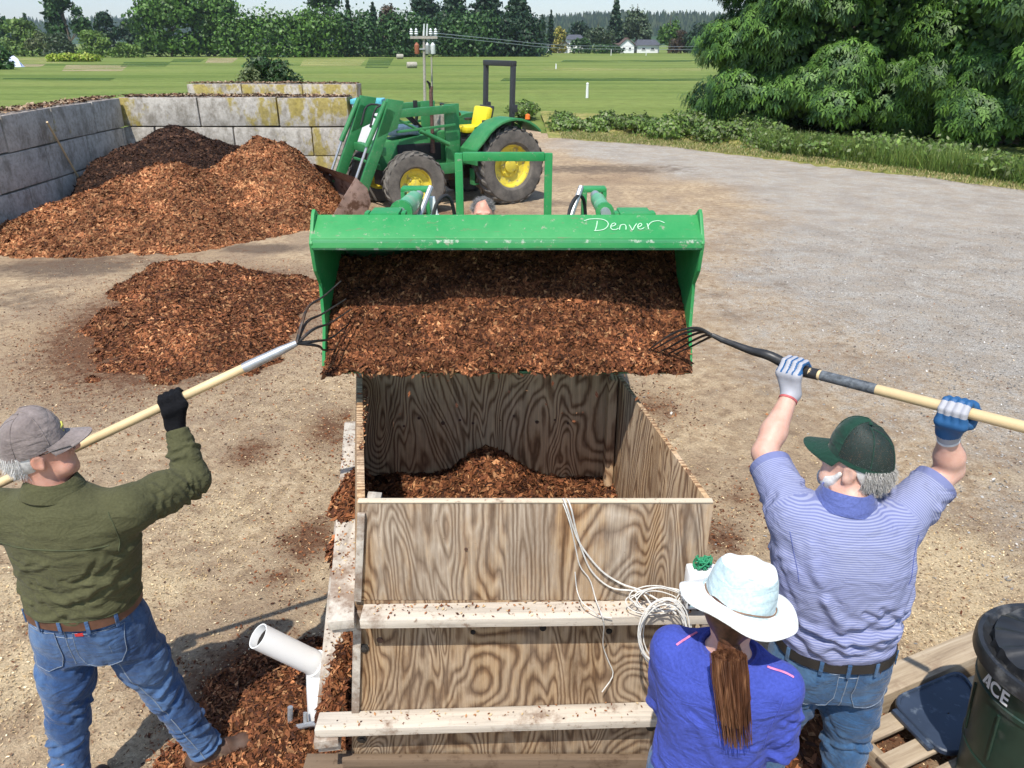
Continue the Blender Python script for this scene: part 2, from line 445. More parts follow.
# yard: a fine sheet with masks stuck to the ground
def smooth(a, b, x): t = np.clip((x-a)/(b-a), 0, 1); return t*t*(3-2*t)
EDGE = [H(520, 118), H(545, 137), H(640, 144), H(760, 157), H(860, 169), H(1024, 191), H(1300, 240)]   # far rim of the gravel
ex_, ey_ = [p.x for p in EDGE], [p.y for p in EDGE]
def vnoise(x, y, s, seed=0):
    "cheap smooth value noise, numpy"
    q = np.random.default_rng(seed).random((64, 64)); x = x*s+100.3; y = y*s+77.1
    xi, yi = np.floor(x).astype(int), np.floor(y).astype(int); fx, fy = x-xi, y-yi; fx = fx*fx*(3-2*fx); fy = fy*fy*(3-2*fy)
    g = lambda i, j: q[(xi+i) % 64, (yi+j) % 64]
    return (g(0, 0)*(1-fx)+g(1, 0)*fx)*(1-fy)+(g(0, 1)*(1-fx)+g(1, 1)*fx)*fy
def fbm(x, y, s, o=4, seed=0): return sum(vnoise(x, y, s*2**i, seed+i)*.5**i for i in range(o))/(2-2*.5**o)
def grid(x0, x1, y0, y1, d):
    X, Y = np.meshgrid(np.arange(x0, x1+d, d), np.arange(y0, y1+d, d)); ny, nx = X.shape; i = np.arange(ny*nx).reshape(ny, nx)
    return X, Y, np.stack([i[:-1, :-1], i[:-1, 1:], i[1:, 1:], i[1:, :-1]], -1).reshape(-1, 4)
X, Y, F = grid(-14, 34, -4, 40, .12)
def edge_y(X): return np.where(X < ex_[0], 24.5+.0*X, np.interp(X, ex_, ey_))
def blob(X, Y, px, py, rx, ry, s=1.0):
    p = H(px, py); return s*np.exp(-(((X-p.x)/rx)**2+((Y-p.y)/ry)**2))
nz = fbm(X, Y, .9, 5, 3)-.5; nb = fbm(X, Y, .35, 4, 9)-.5
ed = edge_y(X)-Y+nz*1.3
gl = [H(545, 150), H(690, 190), H(735, 280), H(860, 400), H(1024, 560), H(1100, 640)]
gx = np.interp(-Y, [-p.y for p in gl], [p.x for p in gl])
gravel = smooth(-2.2, 2.6, X-gx+nb*3.5+nz*1.2)
mul = np.zeros_like(X)
for b in [(190, 320, 1.5, 2.2, 1.3), (150, 255, 2.6, 1.2, .5), (60, 262, 2.0, .8, .45), (250, 455, .25, .35, .8), (310, 540, .22, .3, 1.0), (280, 580, .2, .15, .7), (250, 690, .35, .35, 1.3), (200, 640, .3, .3, .3),
          (330, 430, .3, .5, .8), (590, 180, 3.6, 1.3, .45), (400, 215, 3.0, 1.0, .7), (740, 500, .25, .3, .6), (655, 410, .3, .4, .7), (700, 470, .2, .35, .5), (720, 540, .2, .3, .8), (960, 530, .5, .2, .45), (820, 465, .7, .4, .35),  # some spots right of the bin stand for ground shadow put into the brown
          (650, 250, 1.6, 1.2, .35), (800, 270, 1.4, .35, .25), (860, 115, .1, .1, 0), (60, 560, .3, .2, .2), (840, 750, .4, .5, 1.2), (480, 420, 1, .8, .5)]:
    mul = np.maximum(mul, blob(X, Y, *b))
pale = np.zeros_like(X)
for b in [(60, 580, .45, .5, 1), (150, 590, .35, .3, .8), (950, 560, .5, .6, .9), (990, 640, .5, .4, 1.0), (900, 620, .3, .3, .8), (220, 520, .4, .5, .6), (330, 400, .5, .5, .35), (20, 680, .4, .3, .9), (760, 560, .3, .3, .5), (1000, 480, .5, .4, .5)]:
    pale = np.maximum(pale, blob(X, Y, *b))
dark = np.zeros_like(X)
for b in [(70, 268, 1.3, .7, 1), (250, 300, .9, .8, 1.1), (20, 300, 1.0, .8, .6), (160, 370, .8, .5, .6), (600, 170, 3, 1.0, .8), (820, 330, 1.6, .5, .3), (700, 225, 1.2, .3, .45), (900, 200, 3, .5, .25), (560, 205, 1.6, .6, .6), (260, 250, .8, .4, 1.0)]:
    dark = np.maximum(dark, blob(X, Y, *b))
for tr_, wd_, am_ in (([(560, 165), (610, 190), (668, 235), (742, 330), (800, 470)], .22, .55), ([(600, 160), (660, 190), (730, 235), (830, 330), (960, 480)], .22, .5), ([(700, 175), (800, 215), (900, 262), (1060, 350)], .25, .45), ([(640, 168), (760, 205), (870, 262), (1000, 350)], .2, .4), ([(60, 430), (200, 420), (330, 400)], .16, .3)):
    pl_ = [H(*q) for q in tr_]; dd_ = np.full(X.shape, 9.0)
    for a_, b_ in zip(pl_[:-1], pl_[1:]):
        ux, uy = b_.x-a_.x, b_.y-a_.y; tt = np.clip(((X-a_.x)*ux+(Y-a_.y)*uy)/(ux*ux+uy*uy), 0, 1); dd_ = np.minimum(dd_, np.hypot(X-a_.x-tt*ux+nz*.5, Y-a_.y-tt*uy+nz*.5))
    dark = np.maximum(dark, am_*np.exp(-(dd_/wd_)**2)*(.6+.8*(fbm(X, Y, 2.5, 3, 77)-.3)))
rut = np.zeros_like(X)
Z = (fbm(X, Y, .5, 3, 21)-.5)*.05+(fbm(X, Y, 3, 3, 5)-.5)*.018
keepv = (ed > -1.0) & ~((X < -9) & (Y > 19))
fk = keepv.ravel()[F].all(1)
me = np_mesh('yard', np.stack([X, Y, Z*0+.004+np.clip(Z, -.03, .03)*.6+.015], -1).reshape(-1, 3), F[fk],
             extra={'gravel': gravel.ravel(), 'mulch': mul.ravel(), 'pale': pale.ravel(), 'dark': dark.ravel()})
t = NT('yard_dirt'); p = t.pos()
n1 = t.noise(p, 1.1, 7, .68); n2 = t.noise(p, 9, 6, .72); n3 = t.noise(p, 70, 4, .8); n4 = t.noise(t.map(p, (1, 1, 1), (9, 4, 0)), 3.2, 6, .7)
dirt = t.ramp(n2, [(.28, (.22, .15, .09)), (.45, (.40, .29, .18)), (.6, (.53, .405, .26)), (.75, (.64, .52, .35))])
dirt = t.mix(t.ramp(n1, [(.42, 0.0), (.62, .6)]), dirt, (.25, .18, .125))
gr = t.ramp(n3, [(.25, (.18, .16, .135)), (.5, (.40, .365, .315)), (.75, (.62, .58, .52))])
gr = t.mix(t.ramp(n4, [(.40, 0.0), (.62, .7)]), gr, (.36, .29, .215)); gr = t.mix(t.ramp(n1, [(.45, 0.0), (.62, .45)]), gr, (.24, .205, .17))
gm = t.math('ADD', t.attr('gravel'), t.math('MULTIPLY', t.math('SUBTRACT', n2, .5), 1.1)); c = t.mix(t.ramp(gm, [(.3, 0.0), (.75, 1.0)]), dirt, gr)
pm = t.math('ADD', t.attr('pale'), t.math('SUBTRACT', n2, .5)); c = t.mix(t.ramp(pm, [(.35, 0.0), (.8, .8)]), c, (.60, .47, .29))
dm = t.math('ADD', t.attr('dark'), t.math('MULTIPLY', t.math('SUBTRACT', n4, .5), 1.2)); c = t.mix(t.ramp(dm, [(.35, 0.0), (.75, .8)]), c, (.115, .085, .065))
mm = t.math('ADD', t.attr('mulch'), t.math('MULTIPLY', t.math('SUBTRACT', n2, .5), 1.6)); c = t.mix(t.ramp(mm, [(.35, 0.0), (.75, .9)]), c, (.13, .058, .03))
c = t.mix(.75, c, t.mix(1.0, c, t.ramp(n3, [(.28, .55), (.5, 1.0), (.72, 1.45)]), 'MULTIPLY'))
hgt = t.math('ADD', n3, t.math('MULTIPLY', n2, 2.0))
t.fin(c, .95, t.bump(hgt, .8, .022), spec=.15)
yard = tag(link_mesh('yard', me, t.m, smooth=True), kind='structure')
# verge of dry mown grass between gravel and bramble
vx = np.array([H(q, 100).x for q in (0,)])
Xv, Yv, Fv = grid(1.2, 34, 8, 40, .25)
vw = 1.9+.0*Xv
off = Yv-edge_y(Xv)
kv = (off > -.9+.5*(fbm(Xv, Yv, 1.2, 3, 2)-.5)) & (off < 9)
me = np_mesh('grass_verge', np.stack([Xv, Yv, .006+smooth(-.6, .3, off)*.03+smooth(.6, 4, off)*.12+.03*(fbm(Xv, Yv, .8, 3, 8)-.5)], -1).reshape(-1, 3), Fv[kv.ravel()[Fv].all(1)])
t = NT('dry_verge'); p = t.pos(); n = t.noise(p, 2.2, 6, .7); n2 = t.noise(p, 16, 5, .7)
c = t.ramp(n, [(.32, (.13, .17, .04)), (.5, (.27, .26, .08)), (.66, (.42, .34, .15))]); c = t.mix(.7, c, t.mix(1.0, c, t.ramp(n2, [(.3, .5), (.7, 1.4)]), 'MULTIPLY'))
verge = tag(link_mesh('grass_verge', me, t.fin(c, .95, t.bump(n2, .8, .05), spec=.1), smooth=True), kind='structure')
# loose litter: pale chips over the dirt, dark bark where mulch was dragged, stones on the road
def ground_z(x, y): return .019+np.clip((fbm(x, y, .5, 3, 21)-.5)*.05+(fbm(x, y, 3, 3, 5)-.5)*.018, -.03, .03)*.6
def litter(name, n, fx, size, cols, wts, label, ymax=11, aspect=.4, xr=(-6.5, 7.5), cat='wood chips'):
    m = 0; PX, PY = [], []
    while m < n:
        y = .9+(ymax-.9)*rng.random(4*n)**1.6; x = xr[0]+(xr[1]-xr[0])*rng.random(4*n)
        ok = (np.abs(x) < .75*y+1.2) & (rng.random(4*n) < fx(x, y)); PX.append(x[ok]); PY.append(y[ok]); m += ok.sum()
        if ok.sum() == 0: break
    px, py = np.concatenate(PX)[:n], np.concatenate(PY)[:n]; n = len(px); z = ground_z(px, py)
    s = (size*(.35+1.3*rng.random(n)**2.2))[:, None]; a = rng.random(n)*6.28
    T = np.stack([np.cos(a), np.sin(a), rng.normal(0, .25, n)], 1); W = np.stack([-np.sin(a), np.cos(a), rng.normal(0, .3, n)], 1)*aspect*(.5+rng.random((n, 1)))
    p = np.stack([px, py, z+.003+.006*rng.random(n)], 1)
    Q = np.stack([p-T*s-W*s*.5, p-T*s*.3+W*s, p+T*s+W*s*.4, p+T*s*.4-W*s], 1).reshape(-1, 3)
    col = np.array(cols)[rng.choice(len(cols), n, p=np.array(wts)/sum(wts))]*(.7+.6*rng.random((n, 1)))
    return tag(link_mesh(name, np_mesh(name, Q, np.arange(4*n).reshape(-1, 4), col), M_chip), label, cat, kind='stuff')
def bl(x, y, L): return np.max([blob(x, y, *b) for b in L], 0)
paleL = [(60, 580, .5, .6, 1), (150, 590, .4, .4, .9), (950, 560, .6, .7, 1), (990, 640, .6, .5, 1.0), (900, 620, .4, .4, .9), (220, 520, .5, .6, .7), (20, 680, .5, .4, 1), (300, 400, .7, .8, .5)]
mulL = [(190, 320, 1.7, 2.4, 1.1), (250, 455, .25, .3, .5), (310, 540, .2, .3, 1.0), (285, 580, .2, .15, .7), (250, 700, .35, .4, 1.0), (740, 500, .2, .25, .6), (655, 410, .3, .4, .9), (715, 530, .2, .35, 1.0), (850, 760, .4, .6, 1.0), (590, 200, 3, 1.5, .5), (330, 450, .25, .5, .7)]
gfun = lambda x, y: smooth(-.9, 1.6, x-np.interp(-y, [-p.y for p in gl], [p.x for p in gl]))
litter('wood_chips', 90000, lambda x, y: np.clip(.13+.9*bl(x, y, paleL), 0, 1)*(1-.8*gfun(x, y)), .0066, TAN, [5, 4, 3, 2, 1.2], 'pale wood chips strewn over the trampled dirt of the yard')
litter('bark_litter', 42000, lambda x, y: np.clip(.035+bl(x, y, mulL), 0, 1)*(1-.6*gfun(x, y)), .0095, BARK, [4, 4, 2, 3, 1], 'reddish brown bark bits dropped on the ground round the wooden bin', cat='bark bits')
litter('gravel_stones', 30000, lambda x, y: gfun(x, y)*.8+.02, .0075, [(.42, .39, .35), (.3, .28, .25), (.50, .48, .44), (.2, .18, .16)], [4, 3, 1, 3], 'loose grey stones lying on the gravel road', ymax=13, aspect=.8, xr=(0, 10), cat='gravel')
# ================================================================== mulch piles
def pile(name, x0, x1, y0, y1, d, hf, mat, label, nch, size, cols, wts, cat='mulch pile', z0=0, gate=.02, loc=None):
    X, Y, F = grid(x0, x1, y0, y1, d); Z = hf(X, Y); k = (Z > gate).ravel()[F].any(1)
    V = np.stack([X, Y, Z+z0], -1).reshape(-1, 3); F = F[k]
    u = np.unique(F); mp = np.full(len(V), -1); mp[u] = np.arange(len(u)); V = V[u]; F = mp[F]
    me = np_mesh(name, V, F); org = loc or ((x0+x1)/2, (y0+y1)/2, z0)
    o = link_mesh(name, me, mat, smooth=True, origin=org); tag(o, label, cat)
    Q, FQ, col = scatter_chips(V, F, nch, size, cols, wts)
    c = link_mesh('bark_chips', np_mesh('bark_chips', Q, FQ, col), M_chip, o); tag(c, kind='stuff')
    return o
def cone(X, Y, p, slope, ax=1, ay=1, k=.25, rs=1.0):
    r = np.sqrt((np.where(X > p[0], (X-p[0])*rs, (X-p[0]))/ax)**2+((Y-p[1])/ay)**2+k*k)-k
    return p[2]-slope*r
def smax(a, b, k=.12): h = np.clip(.5+.5*(a-b)/k, 0, 1); return a*h+b*(1-h)+k*h*(1-h)
p1 = P(262, 139, 14.6); p1b = P(280, 147, 14.3); p2 = P(165, 163, 13.4); p3 = P(80, 200, 12.6); p4 = P(215, 172, 13.6)
def main_h(X, Y):
    z = cone(X, Y, p1, .66, rs=1.5); z = smax(z, cone(X, Y, p1b, .66, rs=1.7)); z = smax(z, cone(X, Y, p2, .50)); z = smax(z, cone(X, Y, p3, .42)); z = smax(z, cone(X, Y, (p4.x, p4.y, p4.z-.1), .5))
    z = z+(fbm(X, Y, 1.3, 5, 31)-.5)*.40+(fbm(X, Y, 5, 4, 33)-.5)*.17
    return np.where(X > -8.15+.2, z, np.minimum(z, z))
pile('mulch_pile', -8.15, -1.6, 9.6, 17.3, .07, main_h, M_bark, 'largest heap of fresh reddish brown bark mulch in the concrete block bay', 140000, .033, BARK, [2, 5, 6, 1.2, 4])
q1 = P(172, 129, 16.2); q2 = P(130, 148, 15.8); q3 = P(205, 140, 16.4)
pile('mulch_pile', -8.15, -3.5, 14.0, 17.35, .07, lambda X, Y: smax(smax(cone(X, Y, q1, .62), cone(X, Y, q2, .5)), cone(X, Y, q3, .5))+(fbm(X, Y, 2, 4, 41)-.5)*.3, M_barkdark,
     'dark brown composted heap in the corner of the block walls behind the reddish heap', 34000, .033, [(.040, .019, .012), (.075, .036, .021), (.02, .011, .008), (.13, .068, .038)], [4, 3, 3, 1])
r1, r2, r3, r4, r5, r6, r7 = H(192, 258, .44), H(228, 278, .38), H(165, 292, .36), H(212, 322, .27), H(145, 320, .22), H(275, 274, .24), H(178, 345, .16)
def front_h(X, Y):
    z = cone(X, Y, r1, .50)
    for q, s in ((r2, .42), (r3, .50), (r4, .32), (r5, .46), (r6, .42), (r7, .22)): z = smax(z, cone(X, Y, q, s), .12)
    return z+(fbm(X, Y, 1.6, 5, 51)-.55)*.30+(fbm(X, Y, 7, 4, 52)-.5)*.14-.03
pile('mulch_pile', -6.8, -1.5, 5.9, 11.6, .055, front_h, M_bark, 'low spread of loose brown bark mulch on the ground in front of the big heap', 60000, .023, BARK, [4, 5, 3, 3, 1.5])
# ================================================================== concrete block walls
t = NT('lichen_concrete'); v = t.pos(); n = t.noise(v, 2.0, 7, .7); n2 = t.noise(v, 14, 6, .75); lf = t.attr('lichen')
c = t.ramp(n2, [(.25, (.25, .225, .185)), (.5, (.45, .415, .36)), (.75, (.60, .565, .505))])
c = t.mix(t.ramp(t.noise(t.map(v, (1.6, 1.6, .9)), 2.0, 8, .75), [(.47, 0.0), (.62, .65)]), c, (.15, .13, .095)); c = t.mix(t.ramp(n, [(.5, 0.0), (.7, .5)]), c, (.62, .58, .50))
ym = t.math('ADD', lf, t.math('MULTIPLY', t.math('SUBTRACT', t.noise(t.map(v, (1, 1, .6)), 3.0, 6, .7), .5), 2.2)); c = t.mix(t.ramp(ym, [(.46, 0.0), (.66, .85)]), c, t.ramp(n2, [(.3, (.20, .155, .035)), (.7, (.46, .36, .07))]))
M_conc = t.fin(c, .92, t.bump(n2, .6, .012), spec=.15)
t = NT('concrete_top'); v = t.pos(); n = t.noise(v, 7, 7, .75)
M_conctop = t.fin(t.ramp(n, [(.3, (.12, .075, .05)), (.45, (.27, .22, .18)), (.6, (.46, .42, .38)), (.8, (.55, .52, .47))]), .95, t.bump(n, .9, .03))
def block(name, c, L, ang, lich, w=.6, h=.6):
    bm = bmesh.new(); bmesh.ops.create_grid(bm, x_segments=9, y_segments=2, size=.5); bm.free()
    m = MB(); seg = 10; rot = Matrix.Rotation(ang, 3, 'Z')
    m.box((0, 0, 0), (L-.022, w, h-.016)); o = m.build(name, [M_conc, M_conctop], bevel=.022, local=True)
    me = o.data; q = random.random()*50
    for vt in me.vertices:
        vt.co += Vector((math.sin(vt.co.z*9+q), math.sin(vt.co.x*5+q*2), math.sin(vt.co.x*7+q)))*.006
    a = me.attributes.new('lichen', 'FLOAT', 'POINT')
    for i, vt in enumerate(me.vertices): a.data[i].value = lich[0]+(lich[1]-lich[0])*(vt.co.x/L+.5)
    for pl in me.polygons:
        if pl.normal.z > .8: pl.material_index = 1 if lich[2] else 0
    o.location = c; o.rotation_euler = (random.uniform(-.006, .006), random.uniform(-.006, .006), ang+random.uniform(-.012, .012))
    return o
def block_wall(A, B, rows, L, lichf, label, name='block_wall', offs=(0, .5, .1)):
    "A, B: front foot line; block centres lie behind it"
    A, B = Vector(A), Vector(B); d = B-A; T = d.length; d.normalize(); ang = math.atan2(d.y, d.x); nrm = Vector((-d.y, d.x, 0))
    root = empty(name, (A+B)/2, 0, label, 'wall')
    for r in range(rows):
        s = -offs[r % 3]*L
        while s < T-.05:
            a, b = max(s, 0), min(s+L, T)
            if b-a > .12:
                mid = A+d*((a+b)/2)+nrm*.3; mid.z = .3+.605*r
                l0 = lichf(a/T, r); l1 = lichf(b/T, r)
                o = block('concrete_block', mid-wloc(root), b-a, ang, (l0, l1, r == rows-1)); o.parent = root
            s += L
    return root
cor = P(117, 97, 17.6); cor.z = 0
rt = P(347, 95, 17.5); rt.z = 0
lf0 = Vector((-8.28, 9.2, 0)); 
block_wall(cor, rt, 3, 1.72, lambda s, r: [.15 if s < .7 else .6, .1 if s < .65 else .5, .62 if s > .64 else (.30 if s < .28 else .08)][r] + (.45 if (r == 2 and s < .12) else 0), 'back wall of the mulch bay, grey concrete blocks with yellow lichen at its right end', offs=(0, .6, 0))
block_wall(lf0, (-8.42, 17.55, 0), 3, 1.55, lambda s, r: -.1+(.45 if r == 2 and .62 < s < .72 else 0), 'left side wall of the mulch bay, bare grey concrete blocks running towards the camera', offs=(.2, .7, .4))
e0 = P(186, 84, 23.4); e1 = P(357, 83, 23.2); e0.z = e1.z = 0
block_wall(e0, e1, 3, 1.75, lambda s, r: .58, 'farther block wall standing behind the back wall, its face all yellow with lichen')
# crumbs of mulch along the wall tops
def wall_crumbs(A, B, n, z, wd):
    A, B = np.array(A), np.array(B); t_ = rng.random(n)[:, None]; d = (B-A)/np.linalg.norm(B-A); nr = np.array([-d[1], d[0], 0])
    p = A+(B-A)*t_+nr*(.05+wd*rng.random((n, 1)))+np.array([0, 0, z])+np.array([0, 0, 1])*(.06*rng.random((n, 1))**2*(fbm(t_*20, t_*0, 1, 3, 4)))
    s = .028*(.3+rng.random((n, 1))); a = rng.random(n)*6.28; T = np.stack([np.cos(a), np.sin(a), rng.normal(0, .3, n)], 1)*s; W = np.stack([-np.sin(a), np.cos(a), rng.normal(0, .4, n)], 1)*s*.6
    return np.stack([p-T-W, p-T+W, p+T+W, p+T-W], 1).reshape(-1, 3), np.array([(.14, .07, .04), (.3, .2, .12), (.06, .035, .02), (.4, .3, .2)])[rng.integers(0, 4, n)]
Qs, Cs = zip(*[wall_crumbs(cor, rt, 2500, 1.825, .5), wall_crumbs(lf0, (-8.42, 17.6, 0), 3500, 1.825, .5), wall_crumbs(e0, e1, 1500, 1.825, .5)])
Q = np.concatenate(Qs); tag(link_mesh('leaf_litter', np_mesh('leaf_litter', Q, np.arange(len(Q)).reshape(-1, 4), np.concatenate(Cs)), M_chip), 'brown crumbs of mulch and moss along the tops of the block walls', 'litter', kind='stuff')
# long handled tool leaning on the left wall
M_ash = simple('ash_handle', (.62, .46, .25), .5, var=.12, sc=8, dirt=(.4, .27, .14), dl=.6)
M_rust = simple('rusty_iron', (.16, .085, .05), .8, .3, var=.5, sc=9, bump=.4)
bt = H(84, 187, .30); tp = P(47, 122, 14.4); tp = Vector((-7.78, 14.3, P(47, 122, 14.3).z)); tp.x = P(47, 122, 14.3).x
e = empty('rake', bt, 0, 'slim wooden handled tool leaning against the left grey block wall', 'rake')
m = MB(); m.tube([bt, tp], .018, 10); m.build('handle', M_ash, e, smooth=True)
m = MB(); m.tube([bt, bt-(tp-bt).normalized()*.12], .022, 10); m.beam(bt-(tp-bt).normalized()*.12+Vector((-.15, 0, 0)), bt-(tp-bt).normalized()*.12+Vector((.15, 0, 0)), .03, .03)
for i in range(8): m.tube([bt-(tp-bt).normalized()*.12+Vector((-.14+.04*i, 0, 0)), bt-(tp-bt).normalized()*.13+Vector((-.14+.04*i, -.03, -.08))], .006, 5)
m.build('rake_head', M_rust, e)
# ================================================================== trees
G1 = [(.066, .142, .022), (.092, .188, .030), (.12, .225, .040), (.040, .088, .016)]
G2 = [(.048, .11, .030), (.068, .145, .036), (.032, .075, .024)]
G3 = [(.14, .23, .045), (.19, .28, .06), (.10, .17, .038)]
G4 = [(.024, .058, .024), (.036, .078, .030), (.017, .04, .018)]
G5 = [(.17, .205, .09), (.22, .25, .12), (.12, .16, .06)]
G6 = [(.07, .105, .05), (.09, .13, .065), (.05, .08, .036)]
GR = [(.10, .07, .045), (.075, .06, .04), (.13, .09, .05)]
M_leaf = leafmat('leaves', 0, 0); M_trunk = simple('tree_bark', (.12, .09, .065), .95, var=.4, sc=6, bump=.8, bd=.03)
def leafcloud(lobes, n, size, cols, seed, droop=0.0, shell=.55, asp=.6, noise=.28):
    "leaves spread through the outer part of many lobes; lobes: (x, y, z, rx, ry, rz)"
    q = np.random.default_rng(seed); L = np.array(lobes, float); wt = (L[:, 3]*L[:, 5]); i = q.choice(len(L), n, p=wt/wt.sum())
    d = q.normal(size=(n, 3)); d /= np.linalg.norm(d, axis=1)[:, None]
    r = (shell+(1-shell)*q.random(n)**.6); ph = q.random((len(L), 3))*6.28
    bump_ = 1+noise*np.sin(d[:, 0]*7+ph[i, 0])*np.sin(d[:, 1]*6+ph[i, 1])+noise*.7*np.sin(d[:, 2]*11+ph[i, 2]+d[:, 0]*5)
    p = L[i, :3]+d*L[i, 3:6]*(r*bump_)[:, None]
    nm = d+q.normal(0, .55, (n, 3)); nm /= np.linalg.norm(nm, axis=1)[:, None]
    t = np.cross(nm, q.normal(size=(n, 3))); t[:, 2] -= droop; t -= nm*(t*nm).sum(1)[:, None]; t /= np.linalg.norm(t, axis=1)[:, None]+1e-9; b = np.cross(nm, t)
    s = size*(.6+.8*q.random((n, 1)))
    Q = np.stack([p-t*s, p+b*s*asp, p+t*s, p-b*s*asp], 1).reshape(-1, 3)
    lobe_tone = (.8+.4*q.random((len(L), 1)))[i]
    col = np.array(cols)[q.integers(0, len(cols), n)]*(.75+.5*q.random((n, 1)))*lobe_tone
    return Q, np.arange(4*n).reshape(-1, 4), col
def tree(x0, x1, ytop, yb, Y, label, kind='round', cols=G1, n=3500, size=.32, seed=0, name='tree', base=0.0, group=None, cat='tree'):
    "a tree whose crown spans x0..x1, ytop in the view, standing Y metres ahead"
    a, b = P(x0, yb, Y), P(x1, yb, Y); W = b.x-a.x; cx = (a.x+b.x)/2; top = P((x0+x1)/2, ytop, Y).z
    q = random.Random(seed*13+5); root = empty(name, (cx, Y, 0), 0, label, cat, group); Hh = top; lobes = []; D = min(W, Hh)*.4
    tr = MB(); tr.tube([(cx, Y, -.1), (cx+.02*W, Y, Hh*.3), (cx-.01*W, Y, Hh*.6), (cx, Y, Hh*.88)], [max(.1, Hh*.028), Hh*.022, Hh*.014, Hh*.004], 8)
    if kind == 'conifer':
        k = 11
        for i in range(k):
            f = i/(k-1); z = Hh*(.10+.86*f); r = W*.5*(1-f)**.8+W*.03
            for j in range(5):
                an = j*1.257+i*.7; lobes.append((cx+math.cos(an)*r*.5, Y+math.sin(an)*r*.5, z-.1*r, r*.55, r*.55, Hh*.05))
    elif kind == 'hedge':
        for i in range(16):
            u = q.uniform(-.36, .36); z = q.uniform(.25, .80)*Hh; s = q.uniform(.20, .28)
            s2 = s*(1-.35*abs(u)*2); lobes.append((cx+u*W, Y+q.uniform(-.3, .3)*D, z, W*s, D*.7, max(Hh*.20, (Hh-z)*1.05)))
        for i in range(8): lobes.append((cx+(i/7-.5)*.8*W, Y-.1*D, Hh*.16, W*.14, D*.7, Hh*.18))
    elif kind == 'willow':
        for i in range(14):
            u = q.uniform(-.36, .36); z = Hh*(.86-.8*abs(u)**1.5*1.4)*q.uniform(.62, 1); lobes.append((cx+u*W, Y+q.uniform(-.3, .3)*D, z*.72, W*.13, D*.3, z*.30))
    else:   # round, open
        m = 20 if kind == 'round' else 24; lo = .20 if kind == 'round' else .35
        for i in range(m):
            f = q.random()**.8; z = Hh*(lo+(1-lo)*f*.92); wd = math.sin(math.pi*min(1, .22+.72*(z/Hh)))
            u = q.uniform(-.42, .42)*wd; s = q.uniform(.14, .22) if kind == 'round' else q.uniform(.11, .18)
            rz = min(Hh*s*.9, (Hh-z)*1.05); lobes.append((cx+u*W, Y+q.uniform(-.35, .35)*D, z, W*s, D*s*2, max(rz, .05*Hh)))
            if i < 9: tr.tube([(cx, Y, z*.45), (cx+u*W*.5, Y, z*.75), (cx+u*W, Y, z)], [Hh*.010, Hh*.006, Hh*.003], 5)
        for i in range(6): lobes.append((cx+(i/5-.5)*.75*W, Y, Hh*.17, W*.17, D*.5, Hh*.17)) if kind == 'round' else None
    tr.build('trunk', M_trunk, root, smooth=True)
    Q, F_, col = leafcloud(lobes, n, size, cols, seed, droop=.8 if kind in ('willow', 'conifer') else 0, shell=.5 if kind != 'open' else .2)
    link_mesh('crown', np_mesh('crown', Q, F_, col), M_leaf, root)
    return root
